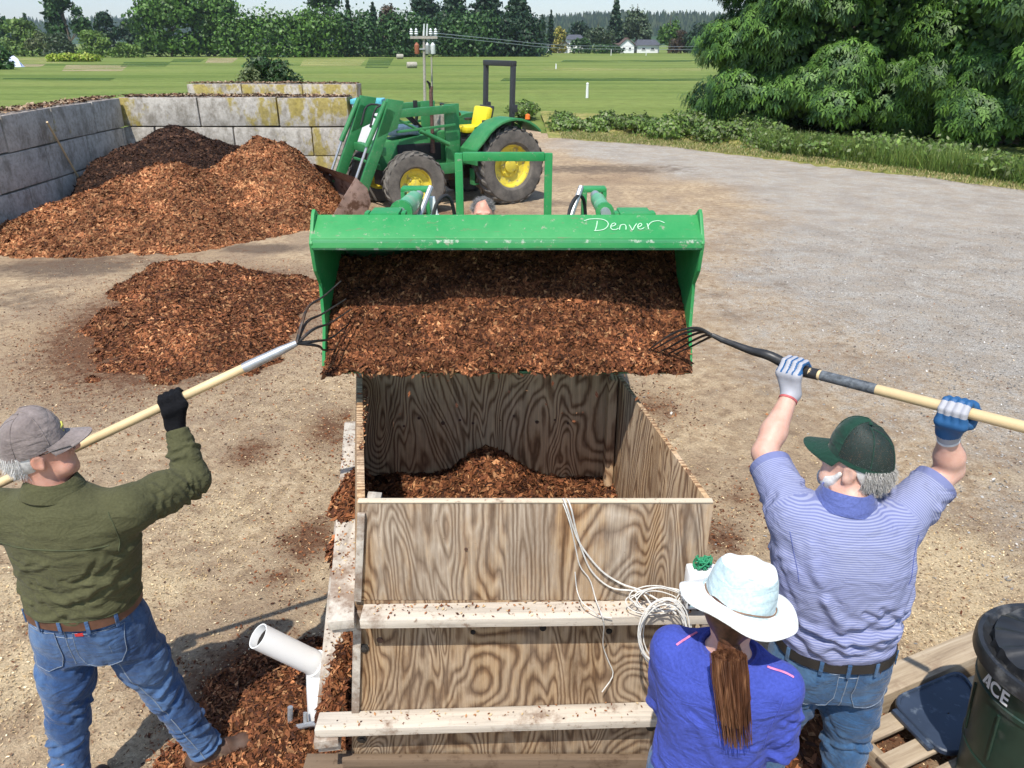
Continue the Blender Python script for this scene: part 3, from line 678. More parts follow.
TR = [  # x0, x1, ytop, ybase, Y, label, kind, cols, n, size
 (-40, 17, 8, 55, 190, 'dark broadleaf tree cut by the left edge of the photo', 'round', G2, 3500, .45),
 (2, 46, 19, 55, 178, 'low bright green bushy tree near the left edge of the photo', 'round', G3, 3200, .36),
 (27, 40, 13, 55, 215, 'slim dark conifer tip rising behind the bright bushy tree at far left', 'conifer', G4, 1500, .4),
 (28, 62, 27, 57, 172, 'pale yellowish green willowy tree at the left', 'willow', G5, 2800, .32),
 (48, 97, -8, 56, 182, 'tall dark green poplar like tree standing clear against the sky at left', 'open', G2, 5200, .42),
 (44, 80, 33, 57, 170, 'pale olive shrub below the tall tree at left', 'round', G6, 1800, .3),
 (98, 125, 12, 55, 208, 'dark conifer, left one of the dark pair between the two tall green trees', 'round', G4, 2600, .42),
 (118, 148, 19, 55, 205, 'dark conifer, right one of the dark pair between the two tall green trees', 'round', G4, 2400, .42),
 (78, 112, 30, 58, 168, 'light green shrub below the dark conifer pair', 'round', G3, 1900, .3),
 (112, 145, 42, 59, 165, 'small bright shrub at the foot of the broad tall tree', 'round', G3, 1500, .26),
 (140, 205, -20, 57, 176, 'broad tall fresh green tree, left one of the leafy pair behind the wall', 'round', G1, 8500, .42),
 (188, 242, -16, 57, 178, 'broad tall fresh green tree, right one of the leafy pair behind the wall', 'round', G1, 7500, .42),
 (220, 262, 15, 57, 172, 'rounded green tree between the leafy pair and the big hedge', 'hedge', G1, 3600, .36),
 (250, 340, 11, 57, 170, 'broad rounded bright green hedge like tree over the lone field bush', 'hedge', G1, 8200, .36),
 (303, 352, -10, 55, 200, 'tall thin crowned tree showing sky through its top, above the rounded hedge', 'open', G2, 4200, .42),
 (334, 378, 12, 57, 174, 'darker green rounded tree right of the bright hedge', 'hedge', G2, 4200, .36),
 (345, 358, -6, 55, 210, 'dark narrow tree top between two broad crowns', 'conifer', G4, 1400, .4),
 (366, 386, 2, 56, 182, 'pointed dark blue green spruce left of the power pole', 'conifer', G4, 3000, .38),
 (380, 402, 6, 56, 195, 'brownish green tree beside the pointed spruce', 'round', GR, 2600, .38),
 (378, 434, 14, 57, 173, 'rounded dark hedge like tree behind the power pole', 'hedge', G2, 5200, .36),
 (404, 446, -8, 55, 205, 'flat topped dark pine rising above the hedge by the power pole', 'open', G4, 3600, .42),
 (432, 480, -25, 56, 186, 'very tall dark conifer, first from the left of the dark group', 'conifer', G4, 5200, .45),
 (458, 516, -30, 56, 188, 'very tall dark conifer in the middle of the dark group', 'conifer', G4, 6000, .45),
 (430, 500, 14, 57, 176, 'dark green broad tree at the foot of the tall conifers', 'hedge', G2, 5200, .38),
 (490, 546, -14, 56, 184, 'very tall dark conifer, last on the right of the dark group', 'conifer', G4, 5600, .45),
 (490, 548, 16, 57, 177, 'dark low broad tree at the right end of the conifer group', 'hedge', G4, 4200, .38),
 (538, 546, 14, 52, 230, 'small dark spruce tip right of the tall conifer group', 'conifer', G4, 900, .4),
 (545, 556, 10, 52, 235, 'slightly taller dark spruce tip right of the tall conifer group', 'conifer', G4, 900, .4),
 (552, 566, 26, 51, 232, 'yellow leafed small tree beside the white houses', 'round', [(.33, .29, .06), (.25, .26, .06), (.4, .33, .08)], 1000, .35),
 (564, 590, 22, 50, 262, 'dark tree behind the white houses', 'round', G4, 1800, .45),
 (578, 616, 18, 53, 236, 'dull green willow left of the dark spruce by the houses', 'willow', G6, 2800, .4),
 (604, 624, -6, 52, 240, 'tall dark spruce beside the big willow', 'conifer', G4, 2800, .45),
 (614, 656, -3, 52, 245, 'big grey green willow above the low houses', 'willow', G6, 4600, .42),
 (570, 592, 38, 52, 222, 'low dark shrub between the two groups of houses', 'round', G2, 1200, .3),
 (592, 622, 44, 53, 222, 'low hedge in front of the low houses', 'round', G2, 1200, .3),
 (655, 682, 10, 53, 232, 'light green tree right of the low houses', 'willow', G1, 2400, .38),
 (668, 692, 30, 54, 226, 'dark reddish shrub at the field edge beside the big chestnut', 'round', GR, 1600, .32),
 (684, 720, 22, 54, 224, 'dark green tree half hidden behind the big chestnut', 'round', G4, 2000, .36),
]
for i, a in enumerate(TR):
    x0, x1, yt, yb, Yd, lab, kd, cols, n, sz = a
    tree(x0, x1, yt, yb, Yd, lab, kd, cols, n, sz, seed=i+1, name={'conifer': 'conifer_tree', 'willow': 'willow_tree'}.get(kd, 'broadleaf_tree'), group='trees along the far side of the field')
# near left dark bush, yellow-green crop hedge, lone field bush
tree(-26, 13, 42, 68, 95, 'dark green bush at the left edge of the photo, in front of the tree line', 'round', G2, 2600, .25, 91, 'bush', cat='bush')
tree(240, 306, 57, 84, 31, 'lone dark bush growing right behind the block walls', 'round', G2+G6, 5200, .075, 92, 'bush', cat='bush')
tree(232, 268, 66, 84, 30, 'small pale weedy shrub beside the lone dark bush', 'open', G5, 1400, .06, 93, 'bush', cat='bush')
m = H(53, 62); 
Q, F_, col = leafcloud([(H(53+4.2*i, 61.5).x, H(60, 61.5).y, .55, 1.1, 1.2, .6) for i in range(11)], 2600, .2, [(.30, .38, .04), (.22, .33, .03), (.38, .42, .07)], 5)
tag(link_mesh('hedge', np_mesh('hedge', Q, F_, col), M_leaf, origin=(H(74, 61.5).x, H(60, 61.5).y, 0)), 'low bright yellow green clipped hedge row on the field at left', 'hedge')
# ---- the big horse chestnut mass at the right
def chestnut(cx, cy, rx, ry, Hh, seed, label, n=26000, low=.0):
    q = random.Random(seed); root = empty('chestnut_tree', (cx, cy, 0), 0, label, 'tree')
    lobes = []
    for i in range(110):
        an = q.uniform(0, 6.283); f = (i+.5)/110; z = low+Hh*(.04+.90*f); wd = math.sqrt(max(.05, 1-((z-Hh*.36)/(Hh*.66))**2)); rr = q.uniform(.62, .90)*wd
        s = q.uniform(.12, .20); lobes.append((cx+math.cos(an)*rx*rr, cy+math.sin(an)*ry*rr, z, rx*s*1.15, ry*s*1.15, Hh*s*.42))
    tr = MB(); tr.tube([(cx, cy, -.1), (cx+.1, cy, Hh*.3), (cx-.1, cy, Hh*.75)], [.36, .26, .06], 12)
    for l in lobes[::5]:
        tr.tube([(cx, cy, l[2]*.5), (cx+(l[0]-cx)*.4, cy+(l[1]-cy)*.4, l[2]*.85), (cx+(l[0]-cx)*.8, cy+(l[1]-cy)*.8, l[2])], [.09, .05, .012], 6)
    tr.build('trunk', M_trunk, root, smooth=True)
    # palmate clusters: drooping fans of five leaflets
    g = np.random.default_rng(seed); L = np.array(lobes); i = g.choice(len(L), n, p=(L[:, 3]**2)/(L[:, 3]**2).sum()); d = g.normal(size=(n, 3)); d /= np.linalg.norm(d, axis=1)[:, None]
    r = .72+.3*g.random(n); ph = g.random((len(L), 3))*6
    r *= 1+.22*np.sin(d[:, 0]*6+ph[i, 0])*np.sin(d[:, 2]*7+ph[i, 2])
    p = L[i, :3]+d*L[i, 3:6]*r[:, None]; p[:, 2] = np.maximum(p[:, 2], .15)
    cc = np.array([cx, cy, Hh*.35]); out = p-cc; out /= np.linalg.norm(out, axis=1)[:, None]
    ok = ((out*d).sum(1) > -.35); p = p[ok]; out = out[ok]; d = d[ok]; i = i[ok]; n = len(p)
    nm = out*.5+d*.5+np.array([0, 0, .45]); nm /= np.linalg.norm(nm, axis=1)[:, None]
    t0 = np.cross(nm, g.normal(size=(n, 3))); t0 /= np.linalg.norm(t0, axis=1)[:, None]; b0 = np.cross(nm, t0)
    tone = np.array(G1+G2[:1])[g.integers(0, 5, n)]*(.8+.5*g.random((n, 1)))*(.85+.3*g.random((len(L), 1)))[i]
    Qs, cs = [], []; S = .145*(.7+.6*g.random((n, 1)))
    for k in range(5):
        a = k*1.2566+.3; u = t0*math.cos(a)+b0*math.sin(a); v_ = np.cross(nm, u); e = p+u*S-np.array([0, 0, .09])+nm*.02; mid = p+u*S*.6-np.array([0, 0, .02])
        Qs.append(np.stack([p, mid+v_*S*.22, e, mid-v_*S*.22], 1)); cs.append(tone*(.85+.3*g.random((n, 1))))
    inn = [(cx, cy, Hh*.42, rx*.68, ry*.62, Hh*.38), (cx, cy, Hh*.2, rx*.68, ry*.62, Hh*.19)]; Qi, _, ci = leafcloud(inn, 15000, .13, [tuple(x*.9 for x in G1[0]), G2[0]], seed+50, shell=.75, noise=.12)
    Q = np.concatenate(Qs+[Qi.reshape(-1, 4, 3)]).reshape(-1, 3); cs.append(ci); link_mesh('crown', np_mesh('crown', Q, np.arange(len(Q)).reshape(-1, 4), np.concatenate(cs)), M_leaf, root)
    return root
chestnut(10.9, 28.2, 5.1, 4.2, 8.8, 3, 'big leafy chestnut tree on the right, its left half reaching the field', 40000)
chestnut(15.6, 25.2, 4.6, 3.8, 9.5, 4, 'big leafy chestnut tree at the right edge of the photo', 40000)
chestnut(14.2, 31.5, 6.0, 4.0, 12.5, 8, 'tallest chestnut tree, rising behind the two others on the right', 26000)
# brambles and tall grass along the verge
def bramble(xa, xb, off, hgt, n, label, seed):
    X_ = np.linspace(xa, xb, max(4, int((xb-xa)/.7))); q = random.Random(seed)
    lobes = [(x+q.uniform(-.4, .4), float(edge_y(np.array([x]))[0])+off+q.uniform(-.8, 1.4), hgt*q.uniform(.15, .5), q.uniform(.4, .9), .9, hgt*q.uniform(.2, .55)) for x in list(X_)*2]
    Q, F_, col = leafcloud(lobes, n, .06, G3+G3+G5, seed, shell=.3)
    return tag(link_mesh('bramble_bush', np_mesh('bramble_bush', Q, F_, col), M_leaf, origin=((xa+xb)/2, lobes[0][1], 0)), label, 'bush', 'brambles between the verge and the field')
bramble(.8, 4.2, 3.0, .85, 14000, 'bramble thicket right behind the rear wheel and fender of the parked tractor', 1)
bramble(4.2, 8.0, 2.8, .9, 15000, 'bramble thicket in the open between the parked tractor and the big chestnuts', 2)
bramble(7.6, 12.5, 2.2, .8, 8000, 'low brambles at the foot of the left big chestnut', 3)
bramble(12.0, 18.5, 1.5, .5, 7000, 'low leafy weeds under the right big chestnut', 4)
def blades(n, fx, fy, h, cols, label, seed, wd=.008):
    g = np.random.default_rng(seed); x, y = fx(g, n), None; y = fy(g, x); z = .05+0*x
    a = g.random(n)*6.28; hh = h*(.5+g.random(n)); lean = g.normal(0, .35, (n, 2))*hh[:, None]
    b = np.stack([x, y, z], 1); tpt = b+np.stack([lean[:, 0], lean[:, 1], hh], 1); w_ = np.stack([np.cos(a), np.sin(a), 0*a], 1)*wd
    md = (b+tpt)/2+np.array([0, 0, 1])*(hh*.08)[:, None]
    Q = np.stack([b-w_, b+w_, md+w_*.8, md-w_*.8, md-w_*.8, md+w_*.8, tpt+w_*.1, tpt-w_*.1], 1).reshape(-1, 3); n2 = 2*n
    col = np.repeat(np.array(cols)[g.integers(0, len(cols), n)]*(.7+.6*g.random((n, 1))), 2, 0)
    return tag(link_mesh('tall_grass', np_mesh('tall_grass', Q, np.arange(4*n2).reshape(-1, 4), col), M_leaf), label, 'grass', kind='stuff')
blades(26000, lambda g, n: 7.2+12*g.random(n), lambda g, x: edge_y(x)+.9+1.5*g.random(len(x))**1.0, .42, G3+[(.25, .30, .08)], 'tall green grass along the edge of the verge under the chestnuts', 3)
blades(30000, lambda g, n: 1.6+18*g.random(n), lambda g, x: edge_y(x)-.5+2.6*g.random(len(x)), .055, [(.38, .33, .14), (.22, .25, .07), (.14, .2, .04), (.45, .38, .18)], 'short dry mown grass of the verge beside the gravel', 4, .012)
HAZE = True
if HAZE:
    m = MB(); m.box((0, 1500, 148), (8400, 6400, 300)); hz_ = m.build('haze', NT('haze_air').m); tag(hz_, 'thin blue summer haze in the air', 'haze', kind='stuff')
    ht = hz_.data.materials[0].node_tree; ht.nodes.remove(ht.nodes['Principled BSDF']); pv = ht.nodes.new('ShaderNodeVolumePrincipled'); pv.inputs['Color'].default_value = (.80, .88, 1, 1); pv.inputs['Density'].default_value = .00018; pv.inputs['Anisotropy'].default_value = .2
    ht.links.new(pv.outputs[0], ht.nodes['Material Output'].inputs['Volume'])
# ---- distant wooded hills
def hill(x0, x1, ytop, Yd, cols, label, n, seed, ybase=44):
    g = np.random.default_rng(seed); xs_ = np.linspace(x0, x1, 60); lobes = []; mbh = MB(); rows = []
    for k, x in enumerate(xs_):
        f = k/59; yt = np.interp(f, np.linspace(0, 1, len(ytop)), ytop)+g.normal(0, .35); tp_ = P(x, yt, Yd); rows.append(tp_)
    vs = [(p.x, p.y-Yd*.25, -1) for p in rows]+[(p.x, p.y, p.z*.92) for p in rows]+[(p.x, p.y+Yd*.2, -1) for p in rows]
    fs = [(i, i+1, 60+i+1, 60+i) for i in range(59)]+[(60+i, 61+i, 121+i, 120+i) for i in range(59)]
    mbh.add(vs, fs); t = NT('hill_forest'); nn = t.noise(t.pos(), .02, 6, .8)
    o = tag(mbh.build('hills', t.fin(t.ramp(nn, [(.3, (.02, .05, .025)), (.6, (.045, .085, .035)), (.8, (.12, .15, .07))]), .95, spec=.05), smooth=True), kind='structure')
    i = g.integers(0, 59, n); f = g.random((n, 1)); A = np.array(vs)
    dn = g.random((n, 1))*.75; p = A[60+i]*(1-f)+A[61+i]*f; bs = A[i]*(1-f)+A[i+1]*f; p = p*(1-dn)+bs*dn
    h_ = Yd*.0055*(.4+g.random((n, 1))); r_ = h_*.28; up = np.array([[0, 0, 1.]]); rt_ = np.array([[1., 0, 0]])
    Q = np.stack([p-rt_*r_-up*h_*.2, p+rt_*r_-up*h_*.2, p+rt_*r_*.15+up*h_, p-rt_*r_*.15+up*h_], 1).reshape(-1, 3)
    col = np.array(cols)[g.integers(0, len(cols), n)]*(.7+.6*g.random((n, 1)))
    tag(link_mesh('forest', np_mesh('forest', Q, np.arange(4*n).reshape(-1, 4), col), M_leaf), label, 'forest', kind='stuff')
hill(-200, 1300, [26, 22, 20, 22, 26, 24, 18, 12, 8, 10, 16], 1500, [(.02, .05, .025), (.03, .07, .03), (.05, .09, .035)], 'blue hazy forest covering the far hills', 14000, 1)
hill(400, 800, [34, 26, 20, 16, 13, 14, 16, 18], 1000, [(.02, .05, .025), (.035, .07, .03), (.1, .13, .06)], 'nearer wooded ridge behind the houses', 7000, 2)
# ================================================================== houses
M_wh = simple('white_siding', (.75, .75, .73), .7, var=.05); M_roof = simple('grey_shingles', (.07, .075, .09), .85, var=.3, sc=3); M_brn = simple('brown_shingles', (.12, .08, .07), .85, var=.3, sc=3)
M_glass = simple('window_glass', (.02, .025, .03), .1, var=.1)
def house(x0, x1, yeave, yridge, Yd, label, roof, wall=None, gable=False):
    a, b = P(x0, 50, Yd), P(x1, 50, Yd); W = b.x-a.x; cx = (a.x+b.x)/2; ze = P(x0, yeave, Yd).z; zr = P(x0, yridge, Yd).z; D = 8
    r = empty('house', (cx, Yd+D/2, 0), 0, label, 'house', 'houses beyond the field')
    m = MB(); m.box((cx, Yd+D/2, ze/2-.1), (W, D, ze+.2))
    if gable:
        m.add([(a.x, Yd, ze), (b.x, Yd, ze), (cx, Yd, zr), (a.x, Yd+D, ze), (b.x, Yd+D, ze), (cx, Yd+D, zr)], [(0, 1, 2), (5, 4, 3)])
    m.build('wall', wall or M_wh, r)
    m = MB()
    if gable:
        for s, x in ((1, a.x-.4), (-1, b.x+.4)):
            m.hexa([(x, Yd-.4, ze-.15), (cx, Yd-.4, zr+.02), (cx, Yd+D+.4, zr+.02), (x, Yd+D+.4, ze-.15)] if s > 0 else [(cx, Yd-.4, zr+.02), (x, Yd-.4, ze-.15), (x, Yd+D+.4, ze-.15), (cx, Yd+D+.4, zr+.02)],
                   [(x, Yd-.4, ze+.05), (cx, Yd-.4, zr+.25), (cx, Yd+D+.4, zr+.25), (x, Yd+D+.4, ze+.05)] if s > 0 else [(cx, Yd-.4, zr+.25), (x, Yd-.4, ze+.05), (x, Yd+D+.4, ze+.05), (cx, Yd+D+.4, zr+.25)])
    else:
        m.add([(a.x-.5, Yd-.5, ze), (b.x+.5, Yd-.5, ze), (b.x+.5, Yd+D+.5, ze), (a.x-.5, Yd+D+.5, ze), (a.x+.6, Yd+D/2, zr), (b.x-.6, Yd+D/2, zr)], [(0, 1, 5, 4), (1, 2, 5), (2, 3, 4, 5), (3, 0, 4), (3, 2, 1, 0)])
    m.build('roof', roof, r)
    for k in range(2):
        wx = a.x+W*(.3+.4*k); f = MB(); f.box((wx, Yd-.04, ze*.55), (W*.16, .1, ze*.32)); fr = f.build('window', M_glass, r)
        f = MB()
        for s in (-1, 1): f.box((wx+s*W*.085, Yd-.07, ze*.55), (.12, .1, ze*.36)); f.box((wx, Yd-.07, ze*.55+s*ze*.17), (W*.17, .1, .12))
        f.build('frame', M_wh, fr)
house(541, 549, 46, 44.5, 232, 'small white house, leftmost of the far houses', M_roof)
house(550, 560, 44.5, 40, 238, 'white house with pale front, second of the far houses from the left', M_roof)
house(561, 569, 46, 42, 233, 'low white gabled house below the taller grey roofed one', M_brn, gable=True)
house(567, 583, 39.5, 34.5, 246, 'taller white house with dark blue grey roof', M_roof)
house(613, 622, 44.5, 42, 236, 'house with dull brown roof left of the white gabled one', M_brn, simple('tan_siding', (.35, .25, .22), .8))
house(620, 634, 45, 38.5, 233, 'white gable fronted house under the big willow', M_brn, gable=True)
house(637, 659, 45.5, 39.5, 235, 'long low white house with black roof, rightmost of the far houses', M_roof)
# ================================================================== power pole, wires, posts
M_pole = simple('weathered_pole', (.34, .31, .27), .9, var=.25, sc=12); M_steel = simple('galvanised', (.42, .43, .44), .45, .6, var=.15); M_porc = simple('glazed_porcelain', (.6, .62, .62), .25, var=.1)
PY_ = 41.0; pb = H(420, 106); pt = P(424, 37, PY_); px_ = pt.x
e = empty('power_pole', (px_, PY_, 0), 0, 'short wooden power pole with insulators and transformers behind the parked tractor', 'power pole')
m = MB(); m.tube([(px_-.1, PY_, -.1), (px_, PY_, pt.z+.25)], [.075, .06], 10); m.build('pole', M_pole, e, smooth=True)
ca = MB(); ca.box((px_, PY_-.08, pt.z-.02), (1.32, .1, .12)); ca.build('crossarm', M_pole, e)
for k, dx in enumerate((-.6, -.36, .34, .58)):
    m = MB(); m.lathe([(0, 0), (.05, 0), (.05, .06), (.1, .08), (.06, .14), (.1, .17), (.05, .22), (.07, .26), (.02, .34), (0, .34)], Matrix.Translation((px_+dx, PY_-.08, pt.z+.05)), 10); m.build('insulator', M_porc, e, smooth=True)
for dx in (.05, .2):
    m = MB(); m.tube([(px_+dx-.05, PY_-.1, pt.z+.05), (px_+dx, PY_-.1, pt.z+.58)], [.05, .035], 8); m.build('fuse_holder', M_porc, e, smooth=True)
for dx, mt in ((-.36, simple('rust_paint', (.30, .10, .05), .7)), (.16, M_steel), (.42, M_porc)):
    m = MB(); m.lathe([(0, 0), (.11, 0), (.12, .03), (.12, .40), (.08, .45), (.03, .52), (0, .52)], Matrix.Translation((px_+dx, PY_-.1, P(424, 54, PY_).z)), 14); m.build('transformer', mt, e, smooth=True)
m = MB(); m.box((px_, PY_-.08, P(424, 49, PY_).z), (.8, .05, .06)); m.build('bracket', M_steel, e)
pp = P(431.5, 57, 42); m = MB(); m.tube([(pp.x-.05, 42, -.1), (pp.x, 42, pp.z)], [.05, .04], 8)
tag(m.build('post', M_pole, smooth=True, origin=(pp.x, 42, 0)), 'plain thin wooden post just right of the power pole', 'post')
far = P(760, 47, 95)
for k, (y0, y1, y2) in enumerate(((33, 46, 46.5), (36, 49, 50))):
    s0 = P(434, y0, 41); m = MB(); m.tube(bez([s0, P(500, y0+6.5, 52), P(560, y0+12, 64), P(640, y1+.3, 82), P(900, y2+1, 120)], 24), .018, 5)
    tag(m.build('power_line', M_steel, smooth=True), ['upper', 'lower'][k]+' of the two thin wires running from the power pole over the field', 'wire')
for x, y, h, lab in ((518, 56, .9, 'pale box standing at the far edge of the field'), (556, 69, .5, 'lone white marker in the middle of the field'), (611, 55.5, 1.2, 'white marker post at the far edge below the houses'), (646, 55.5, 1.1, 'white marker post at the far edge near the big chestnut'),
                     (587, 98, .75, 'white topped post standing among the brambles')):
    q = H(x, y); m = MB(); w_ = .9 if y < 56.2 and x < 530 else .16; m.tube([q, q+Vector((0, 0, h))], [w_*.5, w_*.42], 8); m.tube([q+Vector((0, 0, h)), q+Vector((0, 0, h+.06))], [w_*.55, w_*.2], 8)
    tag(m.build('marker_post', M_wh, smooth=True, origin=q), lab, 'post')
for x, y, r_, lab in ((400, 59, .42, 'round grey hay bale, the farther one of two on the field'), (412, 68, .34, 'round grey hay bale, the nearer one of two on the field')):
    q = H(x, y); m = MB(); m.lathe([(0, -.6), (r_*.9, -.6), (r_, -.5), (r_, .5), (r_*.9, .6), (0, .6)], axM(q+Vector((0, 0, r_)), (1, .3, 0)), 18)
    tag(m.build('hay_bale', simple('grey_straw', (.36, .33, .27), .95, var=.3, sc=8), smooth=True, origin=q), lab, 'hay bale')
q = H(12, 67); m = MB(); m.add(*(lambda a: ([a+Vector(v) for v in [(-1.2, 0, 0), (1.2, 0, 0), (1.1, .9, 0), (-1.1, .9, 0), (-.7, .3, 1.1), (.8, .35, .9), (.2, .6, 1.3)]], [(0, 1, 5, 4), (1, 2, 6, 5), (2, 3, 4, 6), (3, 0, 4), (4, 5, 6)]))(q))
tag(m.build('tarp_bundle', simple('pale_blue_tarp', (.55, .60, .78), .6, var=.1), origin=q), 'pale blue white tarp bundle beside the dark bush at left', 'tarp')
# ================================================================== materials for made things
def plywood(name, seed=0, tint=1.0, axis='XZ', dirt=.5, grey_=.9):
    t = NT(name); v = t.tex(); v = t.map(v, (1, 1, 1), (seed*3.7, seed*1.3, seed*2.1))
    if axis == 'YZ': v = t.map(v, (1, 1, 1), rot=(0, 0, R(90)))
    wob = t.noise(t.map(v, (9, .1, 5)), 1.0, 3, .6)
    base = t.math('ADD', t.noise(t.map(v, (2.9, .05, .64)), 1.0, 2.4, .5, .7), t.math('MULTIPLY', wob, .028))
    vor = t.new('ShaderNodeTexVoronoi', Vector=t.map(v, (1, .05, .7)), Scale=2.3); vor.feature = 'F1'
    kn = t.ramp(vor.outputs['Distance'], [(0, .13), (.08, .05), (.2, 0.0)])
    f = t.math('ADD', base, kn); rings = t.math('PINGPONG', t.math('MULTIPLY', f, 72.0), 1.0)
    fine = t.noise(t.map(v, (75, 60, 2.5)), 1.0, 5, .75); wear = t.noise(t.map(v, (4.5, 3, 1.1)), 1.0, 7, .72); rot = t.noise(t.map(v, (3.5, 3, 1.2)), 1.0, 6, .75); spots = t.noise(v, 45, 4, .7)
    rings = t.math('ADD', rings, t.math('MULTIPLY', t.math('SUBTRACT', fine, .5), .9))
    lw = tuple(x*tint for x in (.44, .295, .165)); md = tuple(x*tint for x in (.275, .16, .082)); dk = tuple(x*tint for x in (.15, .082, .042))
    c = t.ramp(rings, [(.05, dk), (.32, md), (.62, lw), (1.0, tuple(x*1.08 for x in lw))])
    grey = t.ramp(rings, [(.0, tuple(x*tint for x in (.22, .165, .12))), (.45, tuple(x*tint for x in (.34, .27, .20))), (1, tuple(x*tint for x in (.46, .385, .305)))])
    c = t.mix(t.ramp(wear, [(.40, 0.0), (.58, grey_)]), c, grey)
    c = t.mix(t.ramp(rot, [(.50, 0.0), (.70, dirt)]), c, tuple(x*tint for x in (.15, .085, .045)))
    c = t.mix(.7, c, t.mix(1.0, c, t.ramp(fine, [(.25, .55), (.75, 1.35)]), 'MULTIPLY')); c = t.mix(t.ramp(spots, [(.66, 0.0), (.74, .5)]), c, (.10, .06, .035))
    return t.fin(c, .88, t.bump(t.math('ADD', t.math('MULTIPLY', rings, .5), fine), .6, .003), spec=.15)
def lumber(name, col, axis=0, dirt=(.18, .11, .07), seed=0, dl=.6):
    t = NT(name); v = t.map(t.tex(), (1, 1, 1), (seed, seed*2, seed)); sc = [24, 24, 24]; sc[axis] = 1.2
    n = t.noise(t.map(v, sc), 1.0, 6, .7, .3); n2 = t.noise(v, 5, 6, .7); n3 = t.noise(v, 40, 3)
    c = t.ramp(n, [(.25, tuple(x*.55 for x in col)), (.5, col), (.75, tuple(min(1, x*1.25) for x in col))])
    c = t.mix(t.ramp(n2, [(dl-.06, 0.0), (dl+.06, .75)]), c, dirt); c = t.mix(t.ramp(n3, [(.62, 0.0), (.72, .6)]), c, dirt)
    return t.fin(c, .85, t.bump(n, .6, .003), spec=.2)
M_ply = plywood('weathered_plywood', 0); M_ply2 = plywood('stained_plywood', 3, .84, dirt=.9, grey_=.5); M_plyI = plywood('plywood_inner_bounce', 6, 1.25, dirt=.5, grey_=.15); M_plyR = plywood('plywood_side_bounce', 9, 1.2, 'YZ', grey_=.4)  # inner and side plywood carry light bounced off the mulch in their colour
M_lum = lumber('weathered_lumber', (.52, .46, .38)); M_lumY = lumber('weathered_lumber_long', (.50, .45, .38), 1, seed=3, dl=.52); M_edge = lumber('ply_edge', (.55, .46, .34), 0, seed=8)
M_pal = lumber('pallet_wood', (.36, .28, .19), 0, (.2, .13, .08), 5)
M_black = simple('black_rubber', (.018, .018, .019), .75, var=.3); M_dark = simple('dark_iron', (.06, .058, .056), .45, .7, var=.4, sc=25, dirt=(.12, .07, .045), dirtsc=9)
# ================================================================== plywood bin
TZ = 1.46
FLt, FRt, BRt, BLt = Vector((-.53, 2.235, TZ)), Vector((.69, 2.235, TZ)), Vector((.509, 3.40, TZ)), Vector((-.744, 3.40, TZ))
FLb, FRb, BRb, BLb = Vector((-.655, 2.235, .19)), Vector((.665, 2.235, .19)), Vector((.515, 3.40, .19)), Vector((-.87, 3.40, .19))
bin_ = empty('plywood_bin', (0, 2.8, 0), 0, 'square weathered plywood bin braced with grey boards, open at the top, mulch inside', 'bin')
def lerp(a, b, t): return a+(b-a)*t
def panel(name, at, bt, bb, ab, th, mat):
    "slab whose outer face is at, bt, bb, ab (top pair, bottom pair); thickness goes inwards th"
    m = MB(); th = Vector(th); m.hexa([ab, bb, bb+th, ab+th], [at, bt, bt+th, at+th]); return m.build(name, mat, bin_, bevel=.0015)
mf = lambda a, b, z: lerp(a, b, (TZ-z)/(TZ-.19))
s = 1.045
panel('upper_panel', FLt, FRt, mf(FRt, FRb, s), mf(FLt, FLb, s), (0, .019, 0), M_ply)
panel('lower_panel', mf(FLt, FLb, s-.003), mf(FRt, FRb, s-.003), mf(FRt, FRb, .24), mf(FLt, FLb, .24), (0, .019, 0), M_ply2)
dR = Vector((-.019, 0, 0)); dl_ = Vector((.028, 0, 0)); yo = Vector((0, .0195, 0))
def along(a, b, y): return lerp(a, b, (y-a.y)/(b.y-a.y))
panel('side_panel', along(FRt, BRt, 2.255), BRt+Vector((0, -.02, 0)), BRb+Vector((0, -.02, 0)), along(FRb, BRb, 2.255), dR, M_plyR)
panel('side_panel', BLt+Vector((0, -.02, 0)), along(FLt, BLt, 2.255), along(FLb, BLb, 2.255), BLb+Vector((0, -.02, 0)), dl_, M_plyR)
panel('back_panel', BRt, BLt, BLb, BRb, (0, -.019, 0), M_plyI)
m = MB(); a = along(FRt, BRt, 3.33)+Vector((-.024, 0, -.004)); b = along(FRb, BRb, 3.33)+Vector((-.024, 0, 0)); m.beam(a+Vector((-.02, 0, 0)), b+Vector((-.02, 0, 0)), .04, .09, (0, 1, 0)); m.build('corner_post', M_plyI, bin_, bevel=.003)
m = MB(); a = along(FLt, BLt, 2.31)+Vector((.055, 0, -.03)); m.beam(a, a+Vector((-.09, 0, -.9)), .05, .09, (0, 1, 0)); m.build('corner_post', M_lumY, bin_, bevel=.003)
# rim strip of the front panel
m = MB(); m.box(((FLt.x+FRt.x)/2, 2.244, TZ+.0035), (1.215, .024, .007)); m.build('rim_strip', M_edge, bin_, bevel=.002)
m = MB(); m.beam(mf(FLt, FLb, 1.0)+Vector((.012, -.008, 0)), mf(FLt, FLb, .5)+Vector((.012, -.008, 0)), .03, .014, (0, 1, 0)); m.build('trim_strip', M_lumY, bin_, bevel=.002)
m = MB(); m.beam(FLt+Vector((.014, -.009, -.035)), mf(FLt, FLb, 1.05)+Vector((.012, -.009, 0)), .026, .014, (0, 1, 0)); m.build('trim_strip', M_lumY, bin_, bevel=.002)
